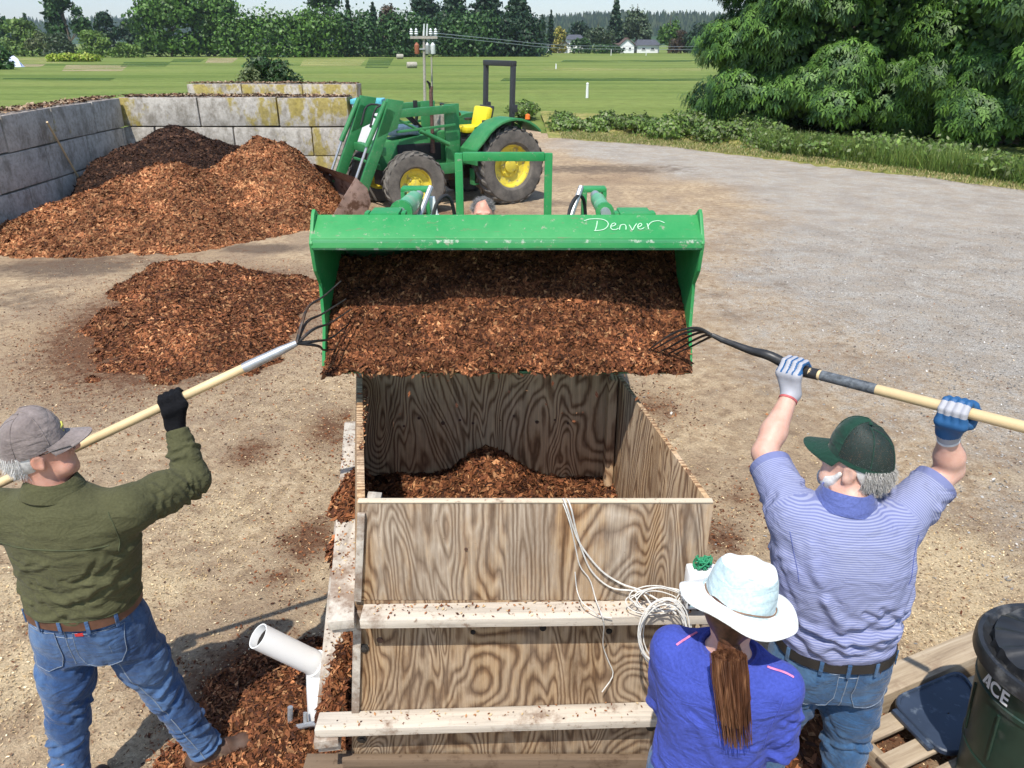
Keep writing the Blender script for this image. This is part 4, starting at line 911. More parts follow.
# boards screwed flat round the bin
def board(a, b, w, h, mat, name='board', up=(0, 0, 1)):
    m = MB(); m.beam(a, b, w, h, up); return m.build(name, mat, bin_, bevel=.004)
xl = -.655
board((xl+.115, 2.189, 1.010), (.80, 2.189, 1.032), .089, .038, M_lum)
board((xl-.10, 2.1885, .478), (.82, 2.1885, .545), .089, .038, M_lum)
bl0, bl1 = H(339, 628, 1.05), P(350, 416, 3.62)
sa = Vector((-.605, 2.14, 1.012)); sb = Vector((-.845, 3.66, 1.035)); board(sa, sb, .092, .040, M_lumY)
sa2 = Vector((-.603, 2.17, .972)); board(sa2, (-.66, 2.60, .975), .088, .036, M_lumY)
board((-.712, 2.13, .438), (-.94, 3.60, .45), .092, .038, M_lumY); board((-.708, 2.15, .398), (-.93, 3.58, .41), .086, .038, M_lumY)
board((.70, 2.15, 1.0), (.58, 3.5, 1.0), .05, .038, M_lumY)
# skids under the bin
M_skid = lumber('dark_skid_wood', (.17, .12, .08), 0, (.08, .05, .03), 7)
for y in (2.26, 2.8, 3.34):
    m = MB(); m.box((-.08, y, .145), (1.55, .09, .085)); m.build('skid', M_skid, bin_, bevel=.004)
for k, x in enumerate((-.7, -.25, .2, .6)):
    m = MB(); m.box((x, 2.8, .05), (.12, 1.2, .1)); m.build('skid', M_skid, bin_, bevel=.004)
m = MB(); m.box((-.03, 2.21, .255), (1.3, .03, .05)); m.build('bottom_rail', M_skid, bin_, bevel=.003)
# screws and dark discs painted as the shade in knot holes on the front
def disc(p, r, d, mat, name):
    m = MB(); m.lathe([(0, 0), (r, 0), (r*.92, -.004), (0, -.005)], axM(p, (0, 1, 0)), 14); return m.build(name, mat, bin_, smooth=True)
M_hole = simple('hole_shade', (.012, .009, .007), .95, var=.1); M_knot = simple('wood_knot', (.10, .05, .03), .8, sc=60, var=.5)  # near black colour stands for the shade inside holes and the pipe
for x, y, r in ((473, 632, .010), (543, 628, .013), (609, 631, .012)):
    q = P(x, y, 2.2345); disc(q, r, 0, M_hole, 'hole_shade_disc')
for x, y, r in ((380, 640, .013), (466, 549, .006)):
    q = P(x, y, 2.2345); disc(q, r, 0, M_knot, 'knot')
for x, y in ((364, 648), (362, 739), (651, 727), (404, 612)):
    q = P(x, y, 2.234); m = MB(); m.lathe([(0, -.012), (.012, -.010), (.013, -.004), (.02, -.003), (.02, 0)], axM(q, (0, 1, 0)), 10); m.build('bolt', M_dark, bin_, smooth=True)
for x, y, r in ((419, 418, .020), (443, 423, .026), (404, 426, .016), (460, 420, .016), (473, 423, .018), (514, 416, .018), (537, 422, .022), (555, 420, .014), (568, 423, .016)):
    q = P(x, y, 3.379); disc(q, r*.40, 0, M_knot, 'knot')
# faint scuffed stencil on the upper panel
M_stencil = simple('faded_ink', (.20, .155, .12), .9, var=.4, sc=80)
for k, (txt, x, y, sz) in enumerate((('COMPOST', 514, 533, .032),)): pass
# mulch in the bin
def box_h(X, Y):
    z = .79+.10*smooth(2.5, 3.4, Y)+.20*np.exp(-(((X+.08)/.20)**2+((Y-3.26)/.20)**2))+.03*np.exp(-(((X+.1)/.5)**2+((Y-2.75)/.3)**2))
    return z+(fbm(X, Y, 6, 4, 61)-.5)*.07
X, Y, F = grid(-.9, .7, 2.26, 3.375, .02); Z = box_h(X, Y)
sf = (Y-2.235)/1.165; zf = (TZ-Z)/(TZ-.19)
lx = (-.53-.125*zf)*(1-sf)+(-.744-.126*zf)*sf+.03; rx = (.69-.025*zf)*(1-sf)+(.509+.006*zf)*sf-.025
X2 = lx+(X+.9)/1.6*(rx-lx); V = np.stack([X2, Y, Z], -1).reshape(-1, 3)
mi = tag(link_mesh('mulch', np_mesh('mulch', V, F), M_bark, smooth=True, origin=(0, 2.8, .8)), 'bark mulch heaped inside the plywood bin', 'mulch', kind='stuff')
Q, FQ, col = scatter_chips(V, F, 24000, .014, BARK, [4, 5, 3, 3, 1.5], tilt=1.0); tag(link_mesh('bark_chips', np_mesh('bark_chips', Q, FQ, col), M_chip, mi), kind='stuff')
def heap(name, c, rx_, ry_, h, n, sz, label, seed, wts=(4, 5, 3, 3, 1.5), d=.018, rot=0.0, z0=0.0):
    X, Y, F = grid(c[0]-rx_*1.5, c[0]+rx_*1.5, c[1]-ry_*1.5, c[1]+ry_*1.5, d); co, si = math.cos(rot), math.sin(rot)
    u = (X-c[0])*co+(Y-c[1])*si; v = -(X-c[0])*si+(Y-c[1])*co
    Z = h*(1.15*np.exp(-((u/rx_)**2+(v/ry_)**2)*1.3)-.15)+(fbm(X, Y, 7, 4, seed)-.5)*h*.6
    k = (Z > 0).ravel()[F].any(1); V = np.stack([X, Y, Z+c[2]], -1).reshape(-1, 3); F = F[k]
    o = tag(link_mesh(name, np_mesh(name, V, F), M_bark, smooth=True, origin=c), label, 'mulch', kind='stuff')
    Q, FQ, col = scatter_chips(V, F, n, sz, BARK, wts, tilt=.9); tag(link_mesh('bark_chips', np_mesh('bark_chips', Q, FQ, col), M_chip, o), kind='stuff')
    return o
heap('mulch', (-.72, 2.95, 1.045), .05, .19, .08, 1500, .017, 'bark mulch spilled on the board along the left side of the bin', 71)
heap('mulch', (-.735, 2.45, .457), .026, .25, .03, 900, .015, 'bark mulch spilled on the lower board at the left of the bin', 72)
heap('mulch', (-1.02, 2.60, 0), .50, .48, .17, 24000, .0135, 'spilled bark mulch banked against the lower left corner of the bin', 73, d=.025)
heap('mulch', (-.70, 2.66, .96), .05, .12, .05, 500, .014, 'small tuft of bark caught under the left board of the bin', 74)
heap('mulch', (1.15, 2.6, 0), .45, .40, .10, 5000, .017, 'thin spill of bark mulch on the ground behind the striped shirt man', 75, d=.03)
# ================================================================== PVC elbow pipe beside the bin
M_pvc = simple('white_pvc', (.80, .80, .78), .35, var=.04, sc=4, bump=.05, dirt=(.5, .42, .33), dirtsc=14, dl=.66)
pa = P(256, 637, 2.80); pb_ = P(316, 665, 2.62); pc = P(318, 672, 2.6); 
a = P(258, 636, 2.52); b = P(312, 662, 2.60); dirp = (b-a).normalized()
pth = [a, lerp(a, b, .5)]+bez([lerp(a, b, .85), b, b+dirp*.03+Vector((0, 0, -.03)), P(319, 690, 2.57), P(320, 715, 2.55), P(320, 760, 2.55)], 20); m = MB(); n = 24; rr = .054
tmp = MB(); tmp.tube(pth, rr, n, cap=False); tmp.tube(list(reversed(pth)), rr-.005, n, cap=False); k = len(pth)
tmp.lathe([(rr, 0), (rr-.005, 0)], axM(a, dirp), 24)
pipe = tmp.build('pipe', M_pvc, smooth=True, origin=b); tag(pipe, 'white plastic elbow pipe sticking out to the left of the bin above the spilled mulch', 'pipe')
m = MB(); m.lathe([(0, 0), (rr-.007, 0)], axM(a+dirp*.035, -dirp), 20); m.build('pipe_shade_disc', M_hole, pipe)  # black disc set in the mouth for the shade inside the pipe
m = MB(); m.tube([b+dirp*.015, b+dirp*.055], rr+.006, 24); m.build('collar', M_pvc, pipe, smooth=True)
q0 = P(291, 712, 2.52); q1_ = P(292, 726, 2.50); q2_ = P(331, 722, 2.42)
m = MB(); m.tube(bez([q0+Vector((0, 0, .03)), q1_, q1_+(q2_-q1_)*.5, q2_], 14), .012, 8); m.tube([lerp(q1_, q2_, .35), lerp(q1_, q2_, .35)+Vector((0, .02, .05))], .009, 8)
tag(m.build('pipe_clamp', M_steel, smooth=True, origin=q1_), 'bent galvanised metal bracket lying on the mulch by the lower left board', 'bracket')
# ================================================================== cords hanging over the bin front
M_cord = simple('white_cord', (.62, .60, .55), .7, var=.15, sc=60)
def cord(pts, r, name, label, cat='cord', n=40): m = MB(); m.tube(bez(pts, n), r, 6); return tag(m.build(name, M_cord, smooth=True, origin=pts[0]), label, cat)
K = lambda x, y, Y=2.222: P(x, y, Y)
cord([Vector((K(563, 500).x, 2.30, 1.35)), Vector((K(563, 500).x, 2.25, TZ+.004)), K(566, 505, 2.214), K(573, 527), K(579, 542), K(590, 558), K(604, 573), K(622, 584), K(640, 590, 2.20), K(655, 598, 2.17), K(668, 606, 2.12), K(676, 614, 2.08)], .0033, 'cord', 'white cord hanging over the bin front and running right to the coil, upper strand')
cord([Vector((K(567, 500).x, 2.30, 1.35)), Vector((K(567, 500).x, 2.25, TZ+.004)), K(571, 508, 2.214), K(576, 530), K(583, 553), K(593, 573), K(612, 588), K(640, 592, 2.19), K(652, 605, 2.12), K(664, 612, 2.10)], .003, 'cord', 'white cord hanging over the bin front and running right to the coil, lower strand')
cord([Vector((K(561, 500).x, 2.30, 1.35)), Vector((K(561, 500).x, 2.25, TZ+.004)), K(569, 520, 2.214), K(575, 545), K(580, 566), K(590, 580), K(596, 600, 2.20), K(601, 613, 2.13), K(604, 625, 2.135), K(603, 645, 2.21), K(608, 660), K(613, 675), K(602, 692, 2.2)], .0022, 'cord', 'thin cord dropping down the bin front past both grey boards')
cord([K(575, 572), K(577, 590, 2.215), K(582, 602, 2.16), K(592, 610, 2.13), K(600, 616, 2.135), K(612, 618, 2.13)], .002, 'cord', 'short thin dark cord lying on the upper board', n=20)
coil = MB(); q = random.Random(4)
for k in range(7):
    c = P(664+q.uniform(-4, 4), 634+q.uniform(-4, 4), 2.03+.02*k); r1_, r2_ = .075+.012*q.random(), .105+.012*q.random(); pts = []
    for j in range(26): an = j/24*6.283+q.random()*.05; pts.append(c+Vector((math.cos(an)*r1_, math.sin(an)*.03, math.sin(an)*r2_+math.cos(an)*.01)))
    coil.tube(pts, .0023, 6)
for k in range(5):
    c = P(655+q.uniform(-10, 10), 600+q.uniform(-3, 3), 2.15); pts = [c+Vector((math.cos(j/14*6.28)*(.07+.03*q.random()), math.sin(j/14*6.28)*.02, math.sin(j/14*6.28)*.035)) for j in range(15)]; coil.tube(bez(pts, 40), .0021, 6)
tag(coil.build('cord_coil', M_cord, smooth=True, origin=P(664, 634, 2.05)), 'loose coil of white cord hanging beside the left shoulder of the woman', 'cord coil')
# little white device on the upper board
g0 = P(700, 590, 2.15); g0.z = 1.10
M_wp = simple('white_plastic', (.78, .79, .78), .4, var=.04); M_lb = simple('pale_blue_plastic', (.42, .62, .70), .4, var=.08); M_gs = simple('green_string', (.02, .22, .10), .7, var=.3)
e = empty('string_reel', g0, 0, 'small white and pale blue box with green string on top, behind the sun hat', 'reel')
m = MB(); m.box(g0+Vector((0, 0, .075)), (.105, .07, .15)); m.build('case', M_wp, e, bevel=.012)
m = MB(); m.box(g0+Vector((0, .055, -.024)), (.05, .05, .048)); m.box(g0+Vector((0, .055, .03)), (.03, .045, .06)); m.build('bracket', M_dark, e, bevel=.003)
m = MB(); m.box(g0+Vector((.0, -.038, .065)), (.082, .008, .095)); m.build('front_panel', M_lb, e, bevel=.003)
m = MB(); m.tube(bez([g0+Vector((-.045, -.045, .03)), g0+Vector((-.045, -.05, .10)), g0+Vector((0, -.05, .115)), g0+Vector((.045, -.05, .10)), g0+Vector((.045, -.045, .03))], 16), .004, 6); m.build('wire_bail', M_dark, e, smooth=True)
m = MB()
for k in range(16):
    pts = [g0+Vector((q.uniform(-.03, .03), q.uniform(-.02, .02), .15+q.uniform(0, .045))) for j in range(5)]; m.tube(bez(pts, 12), .0028, 5)
m.build('string_tuft', M_gs, e, smooth=True)
m = MB()
for k in range(6):
    pts = [g0+Vector((-.062+q.uniform(-.012, .012), -.02+q.uniform(-.02, .02), .03+q.uniform(0, .06))) for j in range(6)]; m.tube(bez(pts, 14), .0022, 5)
m.build('wire_knot', M_steel, e, smooth=True)
# ================================================================== green loader bucket (with its tractor)
def paint(name, col, rough=.42, wear=(.26, .27, .19), dl=.60):
    t = NT(name); v = t.tex(); n = t.noise(v, 3, 6, .7); n2 = t.noise(v, 26, 6, .75)
    c = t.ramp(n, [(.3, tuple(x*.82 for x in col)), (.7, tuple(min(1, x*1.12) for x in col))])
    sc_ = t.ramp(n2, [(dl, 0.0), (dl+.05, .8)]); c = t.mix(sc_, c, wear); du = t.ramp(n, [(.35, 0.0), (.8, .22)]); c = t.mix(du, c, (.26, .28, .17)); c = t.mix(t.ramp(t.noise(t.map(v, (2, 9, 9)), 6, 6, .8), [(.60, 0.0), (.66, .55)]), c, (.16, .12, .07))
    return t.fin(c, t.math('ADD', rough, t.math('MULTIPLY', n2, .25)), t.bump(n2, .12, .002), spec=.45)
M_gb = paint('green_paint', (.010, .255, .062)); M_gd = paint('dark_green_paint', (.018, .20, .058), .36, (.2, .2, .15)); M_gi = paint('worn_green_inside', (.012, .20, .06), .6, (.2, .17, .11), .5)
M_yel = simple('yellow_paint', (.62, .50, .05), .45, var=.15, sc=6, dirt=(.3, .25, .12), dirtsc=10); M_bucket = simple('rusty_bucket', (.30, .20, .155), .55, .35, var=.3, sc=5, bump=.15, dirt=(.12, .06, .035), dirtsc=4, dl=.5)
tyre = NT('dusty_tyre'); v = tyre.tex(); n = tyre.noise(v, 4, 6, .7); M_tyre = tyre.fin(tyre.ramp(n, [(.3, (.05, .045, .04)), (.7, (.17, .15, .125))]), .9, tyre.bump(tyre.noise(v, 40, 4), .3, .01))
def wheel(root, c, r, w, rimr, rz=0.0, side=1, rim_mat=None, lugs=20, body=None):
    "axle along local y; side=+1 shows its face to +y"
    M0 = Matrix.Translation(c) @ Matrix.Rotation(rz, 4, 'Z') @ Matrix.Rotation(-math.pi/2*side, 4, 'X')
    h = w/2; m = MB()
    m.lathe([(rimr, -h*.72), (rimr*1.12, -h*.92), (r*.80, -h), (r*.90, -h*.95), (r*.945, -h*.8), (r*.955, 0), (r*.945, h*.8), (r*.90, h*.95), (r*.80, h), (rimr*1.12, h*.92), (rimr, h*.72)], M0, 40)
    for i in range(lugs):
        for s_ in (-1, 1):
            a0 = (i+(.5 if s_ > 0 else 0))/lugs*6.2832; pts = []
            for f in range(4):
                u = f/3; an = a0+u*.30*(1); x = s_*h*(.04+u*.98); rr_ = r if f < 3 else r*.93
                pts.append(((math.cos(an)*rr_, math.sin(an)*rr_, x), (math.cos(an)*r*.93, math.sin(an)*r*.93, x)))
            wd = .055*r/.74+.01
            for f in range(3):
                A, B = Vector(pts[f][0]), Vector(pts[f+1][0]); 
                vs = []
                for (top, bot) in (pts[f], pts[f+1]):
                    T = Vector(top); Bm = Vector(bot); tg = Vector((-T.y, T.x, 0)).normalized()*wd*.5
                    vs += [M0 @ (Bm-tg*1.3), M0 @ (Bm+tg*1.3), M0 @ (T+tg), M0 @ (T-tg)]
                m.add(vs, [(0, 1, 2, 3), (7, 6, 5, 4), (0, 4, 5, 1), (1, 5, 6, 2), (2, 6, 7, 3), (3, 7, 4, 0)])
    wh = m.build('wheel', M_tyre, root, smooth=True, local=True)
    m = MB(); rr_ = rimr
    m.lathe([(rr_*1.03, h*.74), (rr_*1.03, h*.66), (rr_*.95, h*.62), (rr_*.88, h*.25), (rr_*.55, h*.12), (rr_*.5, h*.28), (rr_*.33, h*.30), (rr_*.30, h*.5), (rr_*.18, h*.55), (0, h*.55)], M0, 32)
    m.lathe([(rr_*1.03, -h*.74), (rr_*.9, -h*.5), (rr_*.88, h*.25)], M0, 32)
    for i in range(8):
        an = i/8*6.2832; m.lathe([(0, .03), (.018, .03), (.02, 0)], M0 @ Matrix.Translation((math.cos(an)*rr_*.42, math.sin(an)*rr_*.42, h*.29)), 6)
    m.build('rim', rim_mat or M_yel, wh, smooth=True, local=True)
    return wh
# loader bucket section, Y forward / z, from the cutting edge round the back to the top beam
CX = P(507, 300, 3.0).x; BW = .776
sec = [(3.0, 1.640), (3.30, 1.655), (3.52, 1.72), (3.62, 1.84), (3.60, 1.99), (3.44, 2.13), (3.20, 2.215), (3.125, 2.252), (3.02, 2.185), (3.013, 2.150)]
near = empty('tractor', (CX, 5.75, 0), 0, 'bright green tractor with driver, raising a loader bucket of mulch over the bin', 'tractor')
def shell(name, secp, x0, x1, th, mat, parent):
    m = MB(); k = len(secp); q = []
    for i, (y, z) in enumerate(secp):
        y0, z0 = secp[max(i-1, 0)]; y1, z1 = secp[min(i+1, k-1)]; d = Vector((0, y1-y0, z1-z0)).normalized(); nr = Vector((0, -d.z, d.y))
        q.append((Vector((0, y, z)), Vector((0, y, z))+nr*th))
    vs = []
    for a, b in q: vs += [a+Vector((x0, 0, 0)), a+Vector((x1, 0, 0)), b+Vector((x1, 0, 0)), b+Vector((x0, 0, 0))]
    fs = []
    for i in range(k-1):
        o = 4*i; fs += [(o, o+4, o+5, o+1), (o+3, o+2, o+6, o+7), (o, o+3, o+7, o+4), (o+1, o+5, o+6, o+2)]
    fs += [(0, 1, 2, 3), (4*k-1, 4*k-2, 4*k-3, 4*k-4)]
    m.add(vs, fs); return m.build(name, mat, parent, bevel=.0015)
bk = shell('bucket', sec, CX-BW, CX+BW, -.008, [M_gb], near)
inner = shell('liner', [(y-.012*(y > 3.1), z+(.011 if z < 1.9 else -.011)) for y, z in sec[1:6]], CX-BW+.012, CX+BW-.012, .002, M_gi, bk)
for s_ in (-1, 1):
    pr = [(3.0, 1.64), (3.3, 1.655), (3.52, 1.72), (3.62, 1.84), (3.60, 1.99), (3.44, 2.13), (3.2, 2.23), (3.11, 2.285), (3.085, 2.27), (3.005, 2.17), (3.03, 2.05), (3.09, 1.98), (3.08, 1.80)]
    m = MB(); mx = Matrix(((0, 0, 1, CX+s_*BW-(.006 if s_ > 0 else .008)), (1, 0, 0, 0), (0, 1, 0, 0), (0, 0, 0, 1))); m.prism([(y, z) for y, z in pr], mx, .014); m.build('side_plate', M_gb, bk, bevel=.003)
m = MB(); m.box((CX, 3.02, 1.632), (BW*2-.02, .11, .012)); m.build('cutting_edge', simple('worn_green_edge', (.09, .20, .09), .5, .3, var=.5, sc=14, dirt=(.2, .13, .08), dirtsc=12), bk, bevel=.003)
m = MB(); m.box((CX, 3.016, 2.163), (BW*2-.01, .012, .042)); m.build('top_lip', paint('worn_lip', (.05, .30, .12), .5, (.55, .6, .5), .56), bk, bevel=.004)
for x in (385, 635):
    q_ = P(x, 213, 3.17); m = MB(); m.box((q_.x, 3.20, 2.245), (.12 if x < 500 else .13, .13, .035)); m.box((q_.x-.075, 3.19, 2.235), (.02, .06, .05)); m.box((q_.x+.075, 3.19, 2.235), (.02, .06, .05)); m.build('hook_bracket', M_gb, bk, bevel=.006)
# chalk writing on the top plate
def onplate(cx_, cy_):
    px, py = 560+cx_/6.827, 180+cy_/6.827; best = None
    A = Vector((0, 3.125, 2.252)); B = Vector((0, 3.02, 2.185)); nrm = Vector((0, -(B-A).z, (B-A).y)).normalized()
    if nrm.z < 0: nrm = -nrm
    v = (py-384)/FPX; u = (px-512)/FPX; d = Vector((u, CP-v*SP, -(SP+v*CP))); o = Vector((0, 0, CAMH)); t_ = (A-o).dot(nrm)/d.dot(nrm)
    return o+d*t_+nrm*.0098, nrm
strokes = [[(165, 290), (200, 279), (255, 277), (300, 284), (326, 305), (322, 330), (295, 350), (250, 358), (233, 357)], [(253, 292), (248, 325), (240, 356)],
           [(346, 328), (366, 324), (378, 314), (370, 306), (352, 314), (344, 334), (356, 350), (380, 350), (396, 342)], [(404, 350), (408, 330), (416, 318), (438, 316), (448, 328), (448, 350)],
           [(470, 318), (480, 334), (492, 353), (504, 334), (520, 310)], [(528, 334), (546, 328), (556, 316), (544, 308), (530, 322), (532, 342), (550, 348), (572, 338)],
           [(592, 308), (598, 328), (602, 346)], [(597, 330), (612, 308), (636, 294), (676, 291), (710, 304)]]
m = MB()
for st in strokes:
    pts = bez([onplate(*p)[0] for p in st], 4*len(st)); nr = onplate(400, 320)[1]
    for i in range(len(pts)-1):
        a, b = pts[i], pts[i+1]; d = (b-a).normalized(); s_ = nr.cross(d)*.0019; a = a-d*.001; b = b+d*.001; a = a+nr*.00002*i; b = b+nr*.00002*i
        m.add([a-s_, b-s_, b+s_, a+s_], [(0, 1, 2, 3)])
m.build('chalk_writing', simple('white_chalk', (.40, .60, .42), .9, var=.15, sc=150), bk)
# bits of bark on the top plate
A = np.array([[CX-BW+.03, 3.120, 2.250], [CX+BW-.03, 3.120, 2.250], [CX+BW-.03, 3.025, 2.190], [CX-BW+.03, 3.025, 2.190]])
Q, FQ, col = scatter_chips(A, np.array([[0, 3, 2, 1]]), 130, .009, BARK+[(.6, .5, .2)], [3, 4, 3, 2, 2, 3], lift=.001, tilt=.3); tag(link_mesh('bark_crumbs', np_mesh('bark_crumbs', Q, FQ, col), M_chip), 'scattered bark crumbs on the top plate of the green bucket', 'bark bits', kind='stuff')
# mulch in the bucket
def bucket_h(X, Y):
    u = (X-CX)/BW
    z = 1.700+1.02*np.maximum(Y-2.985, 0)-.25*np.maximum(2.97-Y, 0)-.55*np.maximum(Y-3.18, 0)+.04*np.sin(u*3+1)-.03*(np.abs(u)**6)+(fbm(X, Y, 5, 4, 81)-.5)*.11*smooth(2.93, 3.08, Y)-.05*np.exp(-((X-(CX+.62))/.08)**2-((Y-3.12)/.07)**2)
    return np.minimum(np.minimum(z, 2.12), 1.638+np.maximum(Y-2.945, 0)*2.0+.012*np.sin(X*31)*np.sin(X*13+1))
X, Y, F = grid(CX-BW+.006, CX+BW-.006, 2.945, 3.50, .014); Z = bucket_h(X, Y); Yj = Y+np.where(Y < 2.98, (fbm(X, X*0, 14, 3, 5)-.6)*.05, 0)
V = np.stack([X, Yj, Z], -1).reshape(-1, 3)
mu = tag(link_mesh('mulch', np_mesh('mulch', V, F), M_bark, smooth=True, origin=(CX, 3.2, 1.7)), 'bark mulch filling the raised green loader bucket', 'mulch', kind='stuff')
Q, FQ, col = scatter_chips(V, F, 60000, .0115, BARK, [5, 5, 2.4, 3, .9], tilt=1.1, lift=.005); tag(link_mesh('bark_chips', np_mesh('bark_chips', Q, FQ, col), M_chip, mu), kind='stuff')
# bark falling off the lip and on the bin rims
n = 420; u = rng.random(n); p = np.stack([CX-BW+.05+u*(2*BW-.1), 2.93+.03*rng.random(n), 1.675-.05*rng.random(n)**2-.25*(rng.random(n) < .06)*rng.random(n)], 1); s_ = .013*(.4+rng.random((n, 1)))
T = rng.normal(size=(n, 3)); T /= np.linalg.norm(T, axis=1)[:, None]; W = np.cross(T, rng.normal(size=(n, 3))); W /= np.linalg.norm(W, axis=1)[:, None]
Q = np.stack([p-T*s_, p-W*s_*.4, p+T*s_, p+W*s_*.4], 1).reshape(-1, 3)
tag(link_mesh('bark_bits', np_mesh('bark_bits', Q, np.arange(4*n).reshape(-1, 4), np.array(BARK)[rng.integers(0, 5, n)]), M_chip), 'bark bits dropping from the lip of the green bucket over the bin', 'bark bits', kind='stuff')
def rimchips(a, b, n, wd, seed, lab):
    a, b = A3(a), A3(b); g = np.random.default_rng(seed); d = (b-a)/np.linalg.norm(b-a); sd = np.cross(d, [0, 0, 1]); p = a+(b-a)*g.random((n, 1))+sd*(g.random((n, 1))-.5)*wd+np.array([0, 0, .003])
    s_ = .0065*(.4+g.random((n, 1))); an = g.random(n)*6.28; T = np.stack([np.cos(an), np.sin(an), g.normal(0, .25, n)], 1)*s_; W = np.stack([-np.sin(an), np.cos(an), g.normal(0, .25, n)], 1)*s_*.5
    return np.stack([p-T, p-W, p+T, p+W], 1).reshape(-1, 3)
Q = np.concatenate([rimchips((-.62, 2.26, 1.032), (-.83, 3.5, 1.055), 260, .085, 1, ''), rimchips((-.50, 2.19, 1.032), (.75, 2.19, 1.055), 190, .08, 2, ''), rimchips((-.72, 2.19, .50), (.75, 2.19, .566), 90, .08, 3, ''), rimchips((-.66, 3.2, 1.463), (-.58, 2.6, 1.463), 90, .02, 4, ''), rimchips((.655, 2.4, 1.463), (.52, 3.3, 1.463), 50, .02, 5, ''), rimchips((-.735, 2.3, .46), (-.9, 3.4, .47), 200, .08, 6, '')])
n = len(Q)//4; tag(link_mesh('bark_bits', np_mesh('bark_bits', Q, np.arange(4*n).reshape(-1, 4), np.array(BARK+TAN[:2])[rng.integers(0, 7, n)]), M_chip), 'bark bits lying on the boards and rims of the plywood bin', 'bark bits', kind='stuff')
# rest of the near tractor (heading towards us): arms, hood, wheels, seat, roll bar
rt_ = near
for s_ in (-1, 1):
    x = CX+s_*.47; m = MB()
    m.beam((x, 3.66, 1.86), (x, 4.15, 1.78), .07, .13); m.beam((x, 4.13, 1.80), (x, 5.35, 1.42), .07, .13); m.beam((x, 5.35, 1.46), (x, 5.45, .62), .08, .16, (0, 1, 0)); m.beam((x, 4.05, 1.72), (x, 4.25, 1.72), .09, .2)
    m.build('loader_arm', M_gb, rt_, bevel=.006)
for px_c, nm in ((413, 0), (597, 1)):
    ra = P(px_c+(-12 if nm == 0 else 8), 212, 3.35); rb = P(px_c+(6 if nm == 0 else -2), 195, 3.95); m = MB()
    m.tube([ra, lerp(ra, rb, .7)], .042 if nm == 0 else .034, 16); cy = m.build('tilt_cylinder', simple('pale_green_paint', (.10, .36, .17), .4, var=.2, sc=12, dirt=(.35, .38, .3), dirtsc=18), rt_, smooth=True)
    m = MB(); m.tube([lerp(ra, rb, .6), rb], .024, 12); m.tube([ra-(rb-ra)*.1, ra+(rb-ra)*.06], .022, 12); m.build('rod', M_steel, cy, smooth=True)
    m = MB(); m.tube([ra-(rb-ra).normalized()*.004, ra+(rb-ra).normalized()*.03], .050 if nm == 0 else .040, 16); m.build('end_cap', M_gb, cy, smooth=True)
    c = P(px_c+(3 if nm == 0 else -3), 193, 4.0); m = MB(); ww = .125 if nm == 0 else .10; c = c-Vector((0, 0, .025))
    for dx in (-ww/2, ww/2): m.box(c+Vector((dx, 0, -.07)), (.022, .09, .22))
    m.box(c+Vector((0, 0, .045)), (ww+.02, .09, .022)); m.build('knuckle', M_gb, rt_, bevel=.006)
    m = MB(); hx = P(px_c+(32 if nm == 0 else -18), 205, 3.7); m.tube(bez([hx+Vector((-.05, -.1, -.2)), hx+Vector((-.05, -.05, -.03)), hx+Vector((-.01, 0, .04)), hx+Vector((.03, .05, .0)), hx+Vector((.05, .1, -.2))], 18), .009, 8); m.build('hydraulic_hose', M_black, rt_, smooth=True)
    m = MB(); g_ = P(px_c+(14 if nm == 0 else -20), 200, 3.72); m.tube([g_+Vector((-.06, -.12, -.13)), g_+Vector((.02, .02, .06))], .013, 8); m.build('linkage', M_steel, rt_, smooth=True)
q_ = P(434, 207, 3.75); m = MB(); m.beam(q_+Vector((.02, 0, -.14)), q_+Vector((-.01, 0, .05)), .03, .03); m.box(q_+Vector((.0, 0, -.06)), (.045, .04, .05)); m.build('indicator_bracket', M_wp, rt_, bevel=.006)
m = MB(); m.hexa([(CX-.28, 4.2, .75), (CX+.28, 4.2, .75), (CX+.30, 5.3, .75), (CX-.30, 5.3, .75)], [(CX-.22, 4.22, 1.22), (CX+.22, 4.22, 1.22), (CX+.28, 5.3, 1.36), (CX-.28, 5.3, 1.36)]); hd = m.build('hood', M_gb, rt_, bevel=.05)
m = MB(); m.box((CX, 4.19, .97), (.36, .03, .34)); m.build('grille', M_black, hd, bevel=.01)
for s_ in (-1, 1):
    m = MB(); m.lathe([(0, -.02), (.06, -.02), (.07, .02), (0, .02)], axM((CX+s_*.14, 4.2, 1.13), (0, -1, 0)), 14); m.build('headlight', M_wp, hd, smooth=True)
m = MB(); m.box((CX, 5.0, .6), (.34, 1.9, .34)); m.box((CX, 5.9, .62), (.5, .7, .4)); m.beam((CX-.44, 4.75, .38), (CX+.44, 4.75, .38), .12, .12); m.beam((CX-.66, 6.05, .56), (CX+.66, 6.05, .56), .16, .16); m.build('chassis', M_dark, rt_, bevel=.01)
m = MB(); m.box((CX, 5.55, .82), (1.0, .55, .05)); m.build('floor_plate', M_dark, rt_, bevel=.006)
for s_ in (-1, 1):
    wheel(rt_, Vector((CX+s_*.62, 4.55, .40))-rt_.location, .40, .24, .21, math.pi/2*0+R(90)*0, s_, lugs=16) if False else None
def wheelX(root, c, r, w, rimr, side, lugs):
    "wheel with its axle along x for the tractor that faces us"
    return wheel(root, Vector(c)-root.location, r, w, rimr, R(90)*1, -side, lugs=lugs)
